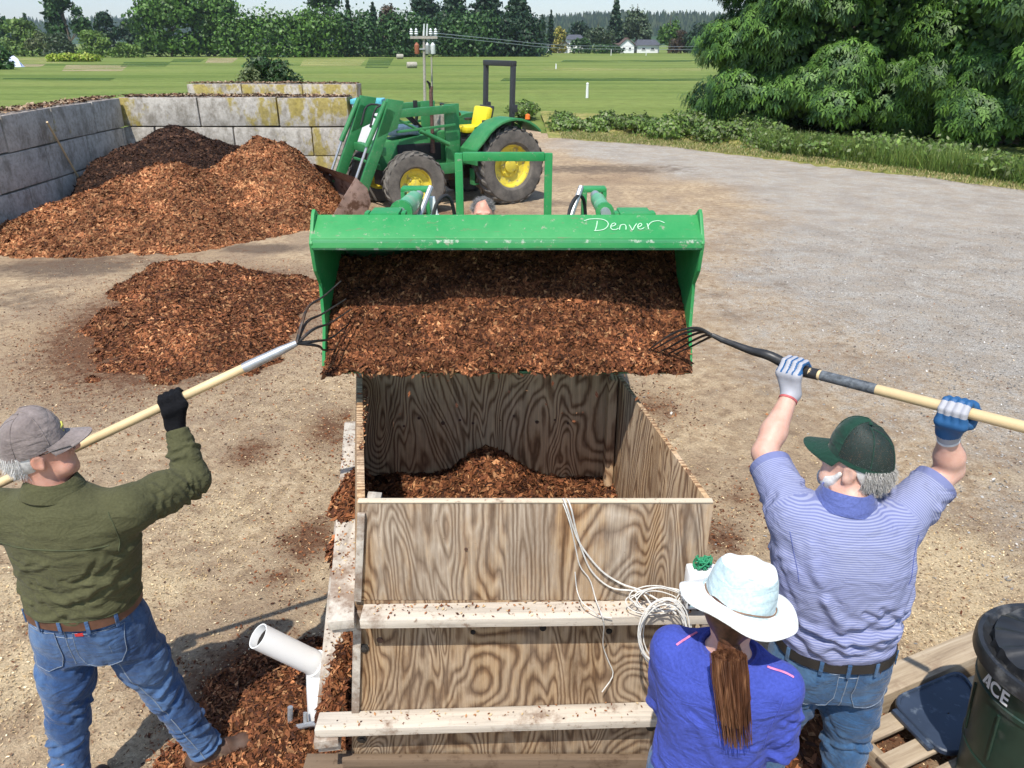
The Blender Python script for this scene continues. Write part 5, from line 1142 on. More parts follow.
for s_ in (-1, 1):
    wheelX(rt_, (CX+s_*.44, 4.75, .40), .40, .22, .21, s_, 16); wheelX(rt_, (CX+s_*.62, 6.05, .58), .58, .30, .30, s_, 18)
    m = MB(); pts = [(math.cos(a)*.66, math.sin(a)*.66) for a in np.linspace(.1, 2.6, 12)]
    vs = []
    for y_, z_ in pts: vs += [(CX+s_*.50, 6.05-y_, .6+z_), (CX+s_*.90, 6.05-y_, .6+z_), (CX+s_*.90, 6.05-y_*.96, .6+z_*.96), (CX+s_*.50, 6.05-y_*.96, .6+z_*.96)]
    fs = []
    for i in range(11): o = 4*i; fs += [(o, o+4, o+5, o+1), (o+3, o+2, o+6, o+7), (o, o+3, o+7, o+4), (o+1, o+5, o+6, o+2)]
    m.add(vs, fs+[(0, 1, 2, 3), (47, 46, 45, 44)]); m.build('fender', M_gb, rt_)
m = MB(); m.box((CX, 5.85, 1.02), (.46, .44, .10)); m.build('seat', M_yel, rt_, bevel=.04)
m = MB(); m.box((CX, 6.08, 1.28), (.44, .09, .40)); m.build('seat_back', M_yel, rt_, bevel=.04)
M_grey = simple('black_plastic', (.03, .03, .032), .5)
m = MB(); SW = st = axM((CX, 5.38, 1.42), (0, .55, 1)); pts = [st @ Vector((math.cos(a)*.18, math.sin(a)*.18, 0)) for a in np.linspace(0, 6.283, 25)]; m.tube(pts, .014, 8)
m.tube([(CX, 5.38, 1.42), (CX, 5.2, 1.1)], .022, 8); m.tube([st @ Vector((-.18, 0, 0)), st @ Vector((.18, 0, 0))], .010, 6); m.tube([st @ Vector((0, -.18, 0)), st @ Vector((0, 0, 0))], .010, 6); m.build('steering_wheel', M_grey, rt_, smooth=True)
# roll bar
yr = 5.62+.28; xa, xb = P(459.5, 190, yr).x, P(548, 190, yr).x; zt = P(500, 156.5, yr).z
m = MB(); m.beam((xa, yr, .8), (xa, yr, zt+.025), .058, .05, (0, 1, 0)); m.beam((xb, yr, .8), (xb, yr, zt+.025), .058, .05, (0, 1, 0)); m.build('roll_bar', M_gb, rt_, bevel=.006)
m = MB(); m.beam((xa+.03, yr-.001, zt), (xb-.03, yr-.001, zt), .052, .062); m.build('roll_bar_crosspiece', M_gb, rt_, bevel=.006)
m = MB(); m.beam((xa, yr+.02, .82), (xb, yr+.02, .82), .06, .06); m.build('roll_bar_foot', M_dark, rt_, bevel=.006)
# ================================================================== parked tractor behind, nose to the left
hd_ = R(180+34); rl = H(508, 203); lat = Vector((-math.sin(hd_), math.cos(hd_), 0))   # local +y (its left)
far_org = rl-lat*.80; far_org.z = 0
ft = empty('tractor', far_org, hd_, 'parked green tractor with yellow seat and rims, its rusty front loader beside the mulch heap', 'tractor')
bL = lambda m, n, mt, par=ft, **k: m.build(n, mt, par, local=True, **k)
WB = 2.02
for s_ in (-1, 1):
    wheel(ft, Vector((0, s_*.80, .72)), .73, .44, .40, 0, s_, lugs=22); wheel(ft, Vector((WB, s_*.78, .55)), .57, .34, .29, R(-12), s_, lugs=20)
m = MB(); m.hexa([(.72, -.27, .78), (.72, .27, .78), (2.42, .24, .74), (2.42, -.24, .74)][::-1], [(.72, -.29, 1.42), (.72, .29, 1.42), (2.38, .23, 1.24), (2.38, -.23, 1.24)][::-1]); hood = bL(m, 'hood', M_gd, bevel=.05)
m = MB(); m.box((2.43, 0, 1.0), (.03, .38, .36)); bL(m, 'grille', M_black, hood, bevel=.01)
for s_ in (-1, 1):
    m = MB(); m.box((1.62, s_*.275, 1.02), (.9, .012, .32)); bL(m, 'side_grille', M_black, hood, bevel=.004)
m = MB(); m.box((1.2, 0, .62), (2.3, .42, .34)); m.box((0, 0, .72), (.7, .6, .55)); m.beam((0, -.75, .72), (0, .75, .72), .22, .22); m.beam((WB, -.7, .55), (WB, .7, .55), .18, .18); bL(m, 'chassis', M_dark, bevel=.015)
m = MB(); m.box((.55, 0, .80), (.75, 1.1, .06)); bL(m, 'platform', M_gd, bevel=.01)
for s_ in (-1, 1):
    for k in range(2):
        m = MB(); m.box((.55, s_*.66, .42+.24*k), (.34, .18, .03)); m.box((.55+.17, s_*.66, .55), (.02, .16, .3)); m.box((.55-.17, s_*.66, .55), (.02, .16, .3)); bL(m, 'step', M_gd, bevel=.004) if k == 0 else None
    # arched fender
    vs = []; ang = np.linspace(.10, 2.35, 13)
    for a_ in ang:
        cx_, cz_ = math.cos(a_)*.86, math.sin(a_)*.86
        if a_ < .5: cx_ = .86+.02; cz_ = .72*(a_/.5)*.5+.0
        vs += [(cx_, s_*.50, .74+cz_), (cx_, s_*1.06, .74+cz_), (cx_*.95, s_*1.06, .74+cz_*.95), (cx_*.95, s_*.50, .74+cz_*.95)]
    fs = []
    for i in range(12): o = 4*i; fs += [(o, o+4, o+5, o+1), (o+3, o+2, o+6, o+7), (o, o+3, o+7, o+4), (o+1, o+5, o+6, o+2)]
    m = MB(); m.add(vs, fs+[(0, 1, 2, 3), (51, 50, 49, 48)]); m.add([(-.55, s_*.52, .8), (.75, s_*.52, .8), (.55, s_*.52, 1.42), (0, s_*.52, 1.60), (-.5, s_*.52, 1.40), (-.55, s_*.49, .8), (.75, s_*.49, .8), (.55, s_*.49, 1.42), (0, s_*.49, 1.60), (-.5, s_*.49, 1.40)], [(0, 1, 2, 3, 4), (9, 8, 7, 6, 5)])
    bL(m, 'fender', M_gd, bevel=.01)
m = MB(); m.lathe([(0, 0), (.05, 0), (.045, .08), (0, .1)], Matrix.Translation((-.35, .95, 1.56)), 12); bL(m, 'warning_light', simple('orange_lens', (.8, .17, .02), .3), smooth=True)
m = MB(); m.box((.32, 0, 1.06), (.5, .56, .22)); m.box((.28, 0, 1.22), (.52, .5, .13)); bL(m, 'seat_base', M_grey, bevel=.03)
m = MB(); m.box((.34, 0, 1.35), (.50, .52, .12)); bL(m, 'seat_cushion', simple('yellow_vinyl', (.75, .62, .02), .5, var=.06), bevel=.045)
m = MB(); m.box((.08, 0, 1.56), (.13, .52, .38), Matrix.Rotation(R(-14), 3, 'Y')); bL(m, 'backrest', simple('yellow_vinyl_back', (.78, .64, .02), .5, var=.06), bevel=.05)
m = MB(); m.box((-.0, 0, 1.57), (.05, .48, .40), Matrix.Rotation(R(-14), 3, 'Y')); bL(m, 'backrest_shell', M_grey, bevel=.02)
m = MB()
for s_ in (-1, 1):
    m.box((.12, s_*.33, 1.50), (.30, .06, .05)); m.beam((-.28, s_*.48, .8), (-.34, s_*.48, 2.52), .09, .08, (1, 0, 0)); m.box((-.345, s_*.48, 1.72), (.13, .11, .14))
m.beam((-.34, -.525, 2.52), (-.34, .525, 2.52), .10, .10); bL(m, 'roll_bar', M_grey, bevel=.012)
m = MB(); stM = axM((.78, 0, 1.72), (-.6, 0, 1)); m.tube([stM @ Vector((math.cos(a)*.21, math.sin(a)*.21, 0)) for a in np.linspace(0, 6.283, 27)], .016, 8); m.tube([(.78, 0, 1.72), (.95, 0, 1.3)], .03, 8)
for a_ in (0, 2.1, 4.2): m.tube([(.78, 0, 1.72), tuple(stM @ Vector((math.cos(a_)*.21, math.sin(a_)*.21, 0)))], .012, 6)
bL(m, 'steering_wheel', M_grey, smooth=True)
m = MB(); m.box((.98, 0, 1.55), (.20, .5, .42)); bL(m, 'dashboard', simple('dusty_grey_cowl', (.33, .29, .24), .9, var=.4, sc=14), bevel=.05)
m = MB(); m.tube([(1.36, .30, 1.0), (1.36, .32, 1.35), (1.36, .32, 2.05), (1.34, .32, 2.16)], [.05, .035, .033, .033], 12); ex = bL(m, 'exhaust_pipe', simple('brown_exhaust', (.13, .07, .055), .7, .4, var=.3), smooth=True)
m = MB(); m.lathe([(0, 0), (.05, .0), (.05, .01), (0, .012)], axM((1.40, .32, 2.22), (-1, 0, .9)), 12); m.tube([(1.36, .32, 2.10), (1.385, .32, 2.2)], .02, 6); bL(m, 'rain_cap', M_black, ex)
for s_ in (-1, 1):
    y = s_*.46
    m = MB(); m.beam((1.02, y, .70), (1.02, y, 1.86), .30, .05, (0, 1, 0)); m.beam((.9, y, .72), (1.4, y, .72), .08, .2); bL(m, 'loader_mast', M_gd, bevel=.01)
    y = s_*.56; m = MB(); m.beam((1.0, y, 1.78), (2.28, y, 1.74), .08, .14); m.beam((1.0, y, 1.50), (2.2, y, 1.44), .045, .045); m.add([(2.05, y-.045, 1.95), (2.35, y-.045, 2.0), (2.62, y-.045, 1.35), (2.2, y-.045, 1.5), (2.05, y+.045, 1.95), (2.35, y+.045, 2.0), (2.62, y+.045, 1.35), (2.2, y+.045, 1.5)], [(0, 1, 2, 3), (7, 6, 5, 4), (0, 4, 5, 1), (1, 5, 6, 2), (2, 6, 7, 3), (3, 7, 4, 0)])
    m.beam((2.30, y, 1.82), (2.95, y, .46), .09, .19, (1, 0, 0)); bL(m, 'loader_arm', M_gd, bevel=.01)
    m = MB(); m.tube([(1.15, y, 1.16), (1.75, y, 1.44)], .04, 12); m.tube([(1.7, y, 1.42), (2.2, y, 1.66)], .022, 10); bL(m, 'lift_cylinder', M_gd, smooth=True)
    m = MB(); m.tube([(2.38, y, 1.95), (2.80, y, 1.22)], .045, 12); tc = bL(m, 'tilt_cylinder', M_gd, smooth=True); m = MB(); m.tube([(2.78, y, 1.25), (3.08, y, .62)], .024, 10); bL(m, 'rod', M_steel, tc, smooth=True)
m = MB(); m.beam((2.5, -.56, 1.12), (2.5, .56, 1.12), .16, .14); m.beam((2.58, -.55, .9), (2.58, .55, .9), .05, .05); bL(m, 'cross_tube', M_gd, bevel=.02)
for k in range(3):
    m = MB(); m.tube(bez([(1.5, .3-.1*k, 1.4), (1.9, .42-.15*k, 1.72), (2.3, .5-.4*k, 1.85), (2.5, .5-.4*k, 1.5)], 14), .018, 6); bL(m, 'hydraulic_hose', M_black, smooth=True)
m = MB(); m.tube([(1.65, .22, 1.5), (1.62, .27, 1.75), (1.66, .27, 1.82)], .03, 8); m.box((1.66, .27, 1.86), (.06, .06, .14)); bL(m, 'loader_valve', M_black)
m = MB(); m.box((.2, .1, 1.30), (.3, .5, .1)); m = MB(); m.box((1.9, .05, 1.42), (.6, .42, .16)); bL(m, 'engine_block', simple('blue_grey_metal', (.12, .2, .27), .5, .3), bevel=.03)
# rust coloured bucket on the loader
secb = [(3.75, .10), (3.35, .06), (3.10, .12), (2.98, .34), (3.02, .60), (3.22, .80)]
m = MB(); vs = []; bw = .98
for (x, z) in secb: vs += [(x, -bw, z), (x, bw, z), (x, bw, z+.0), (x, -bw, z+.0)]
sh = MB(); k = len(secb)
for i, (x, z) in enumerate(secb):
    x0, z0 = secb[max(i-1, 0)]; x1, z1 = secb[min(i+1, k-1)]; d = Vector((x1-x0, 0, z1-z0)).normalized(); nr = Vector((d.z, 0, -d.x))*.012
    sh.v += [(x, -bw, z), (x, bw, z), (x+nr.x, bw, z+nr.z), (x+nr.x, -bw, z+nr.z)]
for i in range(k-1): o = 4*i; sh.f += [[o, o+4, o+5, o+1], [o+3, o+2, o+6, o+7], [o, o+3, o+7, o+4], [o+1, o+5, o+6, o+2]]; sh.m += [0]*4
lb = bL(sh, 'loader_bucket', M_bucket)
for s_ in (-1, 1):
    m = MB(); mx = Matrix(((1, 0, 0, 0), (0, 0, -1, s_*bw+.01), (0, 1, 0, 0), (0, 0, 0, 1))); m.prism(secb+[(3.45, .52), (3.72, .16)], mx, .02); bL(m, 'side_plate', M_bucket, lb, bevel=.004)
# teal box and stuff beyond the nose
q_ = P(368, 101, 17.8); e = empty('storage_box', (q_.x, 17.8, 0), 0, 'teal topped white box standing beyond the nose of the parked tractor', 'box')
m = MB(); m.box((q_.x, 17.8, (q_.z)/2-.02), (.62, .5, q_.z-.04)); m.build('body', M_wp, e, bevel=.03)
m = MB(); m.box((q_.x, 17.8, q_.z), (.68, .55, .10)); m.build('lid', simple('teal_plastic', (.12, .48, .55), .4), e, bevel=.02)
# ================================================================== pallet, tote lid, trash can
u = Vector((math.cos(R(24)), math.sin(R(24)), 0)); wv = Vector((u.y, -u.x, 0)); A0 = Vector((1.44, 2.64, 0))
pr_ = empty('pallet', A0+u*.6+wv*.5, 0, 'wooden pallet under the dark green trash can', 'pallet')
def pb(name, a, b, w_, h_, z): m = MB(); m.beam(A0+u*a[0]+wv*a[1]+Vector((0, 0, z)), A0+u*b[0]+wv*b[1]+Vector((0, 0, z)), w_, h_); return m.build(name, M_palU if abs(a[1]-b[1]) < .01 else M_palW, pr_, bevel=.003)
def lumdir(name, ang, seed):
    t = NT(name); v = t.map(t.tex(), (1, 1, 1), rot=(0, 0, -ang)); n = t.noise(t.map(v, (1.5, 26, 26), (seed, 0, 0)), 1.0, 6, .7, .3); n2 = t.noise(v, 6, 5, .7)
    c = t.ramp(n, [(.25, (.17, .12, .08)), (.5, (.36, .28, .19)), (.75, (.50, .41, .30))]); c = t.mix(t.ramp(n2, [(.55, 0.0), (.68, .6)]), c, (.22, .15, .10)); return t.fin(c, .85, t.bump(n, .6, .003), spec=.2)
M_palU = lumdir('pallet_board', R(24), 1.7); M_palW = lumdir('pallet_stringer', R(24-90), 4.1)
for f in (.02, .60, 1.18): pb('stringer', (f, 0), (f, 1.02), .038, .095, .058)
for k, (f, w_) in enumerate(((.045, .10), (.21, .085), (.36, .085), (.50, .085), (.64, .09), (.80, .085), (.96, .10))): pb('deck_board', (-.015, f), (1.22, f), w_, .019, .1165)
for f in (.06, .5, .95): pb('bottom_board', (0, f), (1.2, f), .09, .011, .0055+.0005)
m = MB(); b0 = H(893, 676, .16); b1 = H(1100, 590, .16); m.beam(b0+Vector((-.12, -.05, -.08)), b1+Vector((0, 0, -.08)), .14, .14); tag(m.build('timber', M_palU, bevel=.006, origin=b0), 'long thick timber lying on the ground behind the pallet', 'timber')
# tote lid
t0, t1, t2, t3 = H(889, 699, .150), H(962, 668, .150), H(1000, 735, .150), H(945, 757, .150)
def rrect(c4, r, n=5):
    out = []
    for i in range(4):
        p, a, b = c4[i], c4[i-1], c4[(i+1) % 4]; da = (a-p).normalized()*r; db = (b-p).normalized()*r
        for j in range(n+1): t_ = j/n; out.append((p+da)*(1-t_)**2+p*2*t_*(1-t_)+(p+db)*t_**2)
    return out
M_lid = simple('blue_tote_plastic', (.030, .042, .068), .38, var=.25, sc=5, bump=.1, dirt=(.10, .125, .16), dirtsc=16, dl=.56)
cen = (t0+t1+t2+t3)/4; ring = rrect([t0, t1, t2, t3], .09)
m = MB(); n = len(ring)
def ringv(f, z): return [cen+(p-cen)*f+Vector((0, 0, z)) for p in ring]
rows = [ringv(1.0, -.022), ringv(1.012, -.018), ringv(1.01, .0), ringv(.985, .006), ringv(.93, .006), ringv(.905, -.004), ringv(.5, -.003), ringv(.02, -.002)]
for rw in rows: m.v += [tuple(p) for p in rw]
for i in range(len(rows)-1):
    for j in range(n): m.f.append([i*n+j, i*n+(j+1) % n, (i+1)*n+(j+1) % n, (i+1)*n+j]); m.m.append(0)
tl = m.build('tote_lid', M_lid, smooth=True, origin=cen); tag(tl, 'dark blue plastic tote lid lying on the pallet boards left of the trash can', 'lid')
m = MB(); md_ = (t0+t3)/2; dd = (t3-t0).normalized(); ou = Vector((dd.y, -dd.x, 0)); ou = ou if (md_-cen).dot(ou) > 0 else -ou
m.beam(md_-dd*.11+ou*.018-Vector((0, 0, .008)), md_+dd*.11+ou*.018-Vector((0, 0, .008)), .03, .02); m.build('handle_lip', M_lid, tl, bevel=.006)
# trash can
tc = Vector((2.045, 2.17, .128)); M_can = simple('dark_green_plastic', (.010, .030, .020), .42, var=.3, sc=7, bump=.15, dirt=(.05, .06, .05), dirtsc=6, dl=.6); M_canlid = simple('black_lid_plastic', (.022, .023, .025), .36, var=.3, sc=9, bump=.2, dirt=(.10, .10, .10), dirtsc=5, dl=.58)
can = empty('trash_can', tc, 0, 'big round dark green trash can with black lid and white lettering, on the pallet', 'trash can')
hc, rb_, rt2 = .70, .225, .272
rad = lambda z: rb_+(rt2-rb_)*z/hc
Mx = Matrix.Translation(tc); m = MB()
m.lathe([(0, .002), (rb_-.01, .002), (rb_, .012), (rad(.2), .2), (rad(.205)+.004, .205), (rad(.225)+.004, .225), (rad(.23), .23), (rad(.52), .52), (rad(.525)+.005, .525), (rad(.545)+.005, .545), (rad(.55), .55), (rt2, hc-.06), (rt2+.018, hc-.055), (rt2+.018, hc-.01), (rt2, hc)], Mx, 64); body = m.build('body', M_can, can, smooth=True)
for a_ in (R(250), R(70)):
    m = MB(); c = tc+Vector((math.cos(a_)*(rt2+.012), math.sin(a_)*(rt2+.012), hc-.16)); sd = Vector((-math.sin(a_), math.cos(a_), 0)); ou = Vector((math.cos(a_), math.sin(a_), 0))
    m.tube(bez([c-sd*.09+Vector((0, 0, .05)), c-sd*.08+ou*.03, c+ou*.045-Vector((0, 0, .02)), c+sd*.08+ou*.03, c+sd*.09+Vector((0, 0, .05))], 16), .012, 8); m.build('handle', M_can, can, smooth=True)
for k in range(10):
    a_ = k/10*6.283+.3; z0, z1 = .27, .50; p0 = tc+Vector((math.cos(a_)*(rad(z0)+.001), math.sin(a_)*(rad(z0)+.001), z0)); p1_ = tc+Vector((math.cos(a_)*(rad(z1)+.001), math.sin(a_)*(rad(z1)+.001), z1)); m = MB(); m.tube([p0, p1_], .006, 6); m.build('rib', M_can, body, smooth=True)
m = MB(); Ml = Matrix.Translation(tc+Vector((0, 0, hc))); n = 120; prof = [(rt2+.026, -.045), (rt2+.030, -.04), (rt2+.030, .0), (rt2+.022, .012), (rt2+.006, .012), (rt2-.004, -.004), (rt2-.02, -.010), (rt2-.03, .022), (rt2*.80, .034), (rt2*.45, .052), (rt2*.2, .060), (0.0, .062)]
for i, (r_, z_) in enumerate(prof):
    for j in range(n):
        a_ = j/n*6.2832; rp = 0
        if 7 <= i <= 9: rp = .012*max(0, math.sin(a_*14+(r_*9)))
        if i in (5, 6): r2 = r_-(.010 if math.sin(a_*24) > 0 else 0)
        else: r2 = r_
        m.v.append(tuple(Ml @ Vector((r2*math.cos(a_), r2*math.sin(a_), z_+rp))))
for i in range(len(prof)-1):
    for j in range(n): m.f.append([i*n+j, i*n+(j+1) % n, (i+1)*n+(j+1) % n, (i+1)*n+j]); m.m.append(0)
m.build('lid', M_canlid, can, smooth=True)
# lettering wrapped round the can
fc = bpy.data.curves.new('lettering', 'FONT'); fc.body = 'CE'; fc.size = 1; fc.align_x = 'LEFT'; fc.offset = .028; fc.space_character = 1.08
to = bpy.data.objects.new('lettering', fc); C.objects.link(to); dg = bpy.context.evaluated_depsgraph_get(); me = bpy.data.meshes.new_from_object(to.evaluated_get(dg)); bpy.data.objects.remove(to)
bm = bmesh.new(); bm.from_mesh(me)
xo = .66
tri = [(0, 0), (.60, 0), (.60, .70), (.52, .70)]
for poly in ([(-.04, 0), (.15, 0), (.40, .52), (.40, .70), (.33, .70)], [(.23, .10), (.40, .10), (.40, .22), (.29, .22)], [(.405, 0), (.62, 0), (.62, .70), (.405, .70)]):
    f_ = [bm.verts.new((x-xo, y, 0)) for x, y in poly]; bm.faces.new(f_)
bmesh.ops.subdivide_edges(bm, edges=bm.edges, cuts=2, use_grid_fill=True)
a0_ = math.atan2(H(985, 700, .72).y-tc.y, H(985, 700, .72).x-tc.x); S_ = .084
xs_ = [v_.co.x for v_ in bm.verts]; xm = min(xs_)
for v_ in bm.verts:
    xx = (v_.co.x-xm)*S_*.80; z_ = .568+v_.co.y*S_; an = R(174)+xx/rt2; rr_ = rad(z_)+.0065; v_.co = Vector((tc.x+math.cos(an)*rr_, tc.y+math.sin(an)*rr_, tc.z+z_))
bm.normal_update(); bm.to_mesh(me); bm.free(); link_mesh('lettering', me, simple('white_print', (.82, .82, .82), .5, var=.02), body)
# ================================================================== people: materials
def skinmat(name, col):
    t = NT(name); v = t.tex(); n = t.noise(v, 18, 5, .65); n2 = t.noise(v, 90, 4)
    c = t.ramp(n, [(.3, tuple(x*y for x, y in zip(col, (.85, .72, .68)))), (.7, col)]); c = t.mix(t.ramp(n2, [(.6, 0.0), (.8, .35)]), c, tuple(x*.6 for x in col))
    m = t.fin(c, .5, t.bump(n2, .25, .0015), spec=.4); t.b.inputs['Subsurface Weight'].default_value = .12; t.b.inputs['Subsurface Radius'].default_value = (.012, .005, .003); t.b.inputs['Subsurface Scale'].default_value = .6
    return m
M_skin = skinmat('skin', (.62, .34, .25)); M_skin2 = skinmat('skin_pale', (.66, .42, .33))
def cloth(name, col, sc=260, var=.12, rough=.9, bump=.25, fade=None, fdl=.5, sheen=.15):
    t = NT(name); v = t.tex(); w1 = t.new('ShaderNodeTexWave', Vector=v, Scale=sc, Distortion=1.5); w1.wave_type = 'BANDS'; w1.bands_direction = 'DIAGONAL'
    n = t.noise(v, 5, 6, .65); n2 = t.noise(v, 120, 3)
    c = t.ramp(n, [(.3, tuple(x*(1-var) for x in col)), (.7, tuple(min(1, x*(1+var)) for x in col))]); c = t.mix(.5, c, t.mix(1.0, c, t.ramp(n2, [(.3, .7), (.7, 1.25)]), 'MULTIPLY'))
    if fade is not None: c = t.mix(t.ramp(t.noise(t.map(v, (1, 1, .45)), 4.5, 5, .7), [(fdl, 0.0), (fdl+.22, .8)]), c, fade)
    wr = t.noise(t.map(v, (1, 1, 2.2), rot=(.3, .5, .2)), 9, 3, .5, 1.2); b1 = t.bump(wr, .42, .035)
    m = t.fin(c, rough, t.bump(t.math('ADD', w1.outputs['Fac'], t.math('MULTIPLY', n2, 2.0)), bump, .0012, b1), spec=.15); t.b.inputs['Sheen Weight'].default_value = sheen
    return m
M_olive = cloth('olive_canvas', (.080, .079, .038), sheen=.04); M_jean = cloth('blue_denim', (.026, .062, .155), var=.25, fade=(.10, .18, .32), fdl=.42); M_jean2 = cloth('mid_blue_denim', (.028, .075, .16), var=.22, fade=(.09, .17, .28), fdl=.45)
M_seam = simple('denim_thread', (.20, .24, .30), .9, var=.3, sc=200); M_royal = cloth('blue_jersey', (.052, .076, .36), var=.06, sheen=.05, sc=400); M_pink = simple('pink_piping', (.75, .22, .40), .8)
M_collar = cloth('blue_collar', (.09, .115, .30)); M_knit = cloth('black_knit', (.010, .010, .012), bump=.8, sc=300, sheen=0)
t = NT('striped_polo'); u_ = t.attr('u'); st = t.math('PINGPONG', t.math('MULTIPLY', u_, 1/.0036), 1.0); v = t.tex(); n = t.noise(v, 6, 4)
c = t.mix(t.ramp(st, [(.36, 0.0), (.62, 1.0)]), (.160, .180, .325), (.30, .315, .43)); c = t.mix(t.ramp(n, [(.3, 0.0), (.8, .3)]), c, (.18, .20, .46)); M_polo = t.fin(c, .85, t.bump(t.noise(v, 300, 2), .2, .0008, t.bump(t.noise(t.map(v, (1, 1, 2.0)), 8, 3, .5, 1.2), .40, .03)), spec=.2)
M_belt = simple('black_belt', (.02, .018, .017), .5); M_belt2 = simple('brown_belt', (.11, .05, .03), .5); M_boot = simple('brown_boot', (.075, .038, .022), .7, var=.4, sc=12, dirt=(.18, .12, .07), dirtsc=14, dl=.58); M_sole = simple('boot_sole', (.05, .04, .035), .8)
M_white = simple('white_hair', (.62, .60, .57), .7, var=.2, sc=90); M_brown = simple('brown_hair', (.085, .035, .018), .5, var=.5, sc=60); M_pepper = simple('grey_hair', (.10, .095, .09), .6, var=.6, sc=60)
# ------------------------------------------------------------------ building blocks
def frame(f, up=(0, 0, 1)):
    f = Vector(f).normalized(); r = f.cross(Vector(up)).normalized(); u = r.cross(f); return r, f, u
def head(S, c, f, up=(0, 0, 1), s=1.0, nose=1.0):
    r, f, u = frame(f, up); c = Vector(c); M = [[r[i], f[i], u[i]] for i in range(3)]; g = lambda a, b, d: c+(r*a+f*b+u*d)*s
    E = lambda p, q, k=.015, sub=0: S.ell(g(*p), [x*s for x in q], M, k, sub)
    E((0, -.012, .022), (.076, .098, .098), .02); E((0, .028, -.04), (.062, .068, .088), .03); E((0, .072, -.100), (.030, .028, .024), .03)
    for q in (-1, 1):
        E((q*.040, .058, -.075), (.030, .032, .030), .03); E((q*.038, .070, -.022), (.022, .020, .018), .02)   # jaw, cheek
        E((q*.032, .083, .022), (.026, .014, .010), .012); E((q*.032, .100, .002), (.016, .014, .010), .006, 1); E((q*.032, .080, .002), (.0125, .0125, .0125), .004)
        E((q*.078, -.008, -.012), (.010, .022, .034), .006); E((q*.088, -.004, -.010), (.006, .013, .020), .004, 1); E((q*.080, .002, -.038), (.008, .010, .012), .006)
    S.cap(g(0, .088, .012), g(0, .112*nose, -.028), .008*s, .014*s, .012); E((.011, .100, -.034), (.009, .010, .008), .006); E((-.011, .100, -.034), (.009, .010, .008), .006)
    E((0, .090, -.064), (.024, .012, .007), .006); E((0, .088, -.078), (.020, .012, .008), .006); E((0, .100, -.071), (.020, .010, .0025), .002, 1)
    return g, r, f, u
def fist(p, axis, wr, side, pr=.016, off=0.0, thumb=1):
    "fingers closed round a bar at p along axis; wr: wrist point; side +1/-1 turns the palm to one side of the bar"
    a = Vector(axis).normalized(); w = Vector(wr)-Vector(p); w = (w-a*w.dot(a)).normalized(); n = a.cross(w)*side; p = Vector(p)
    pos = lambda ang, rr, al: p+a*al+(w*math.cos(ang)+n*math.sin(ang))*rr
    out = []; fr = (.0102, .0108, .0104, .0090); al = (-.034, -.012, .011, .033)
    for k in range(4):
        R0 = pr+fr[k]+.002; q = [pos(R(t_), R0+e, al[k]*thumb) for t_, e in ((62, .016), (108, .010), (165, .003), (222, .001), (268 if k != 3 else 255, .001))]
        out.append(('f', q, [fr[k]*1.12+off, fr[k]*1.08+off, fr[k]*1.02+off, fr[k]*.96+off, fr[k]*.86+off]))
    wrv = Vector(wr)
    for k in range(4): out.append(('p', [wrv+a*al[k]*thumb*.55, pos(R(50), pr+.030, al[k]*thumb*.95), pos(R(66), pr+.018, al[k]*thumb)], [.019+off, .0155+off, .0125+off]))
    out.append(('t', [lerp(wrv, pos(R(0), pr+.03, -.02*thumb), .45)-n*.006, pos(R(-8), pr+.024, -.040*thumb), pos(R(-70), pr+.012, -.050*thumb), pos(R(-125), pr+.010, -.040*thumb), pos(R(-160), pr+.011, -.024*thumb)], [.016+off, .0150+off, .0125+off, .0115+off, .0098+off]))
    return out
def put_hand(S, parts, k=.006):
    for kind in ('p', 't', 'f'):
        for t_, q, rs in parts:
            if t_ == kind: S.path([tuple(x) for x in q], rs, k=.014 if kind == 'p' else (.010 if kind == 't' else .0035))
def open_hand(wr, d, palm, side, off=0.0):
    "relaxed open hand: wrist, finger direction, palm normal"
    d = Vector(d).normalized(); n = Vector(palm).normalized(); n = (n-d*n.dot(d)).normalized(); s = d.cross(n)*side; wr = Vector(wr); out = []
    for k, (o, L, r_) in enumerate(((.030, .072, .0085), (.011, .080, .0088), (-.009, .075, .0085), (-.028, .060, .0075))):
        kn = wr+d*.085+s*o; out.append(('f', [kn, kn+d*L*.42+n*.008, kn+d*L*.72+n*.024, kn+d*L*.9+n*.042], [r_*1.1+off, r_+off, r_*.95+off, r_*.8+off])); out.append(('p', [wr+s*o*.5, kn], [.017+off, .012+off]))
    out.append(('t', [wr+d*.02+s*.018, wr+d*.05+s*.044+n*.012, wr+d*.078+s*.054+n*.024, wr+d*.10+s*.050+n*.032], [.015+off, .013+off, .011+off, .009+off])); return out
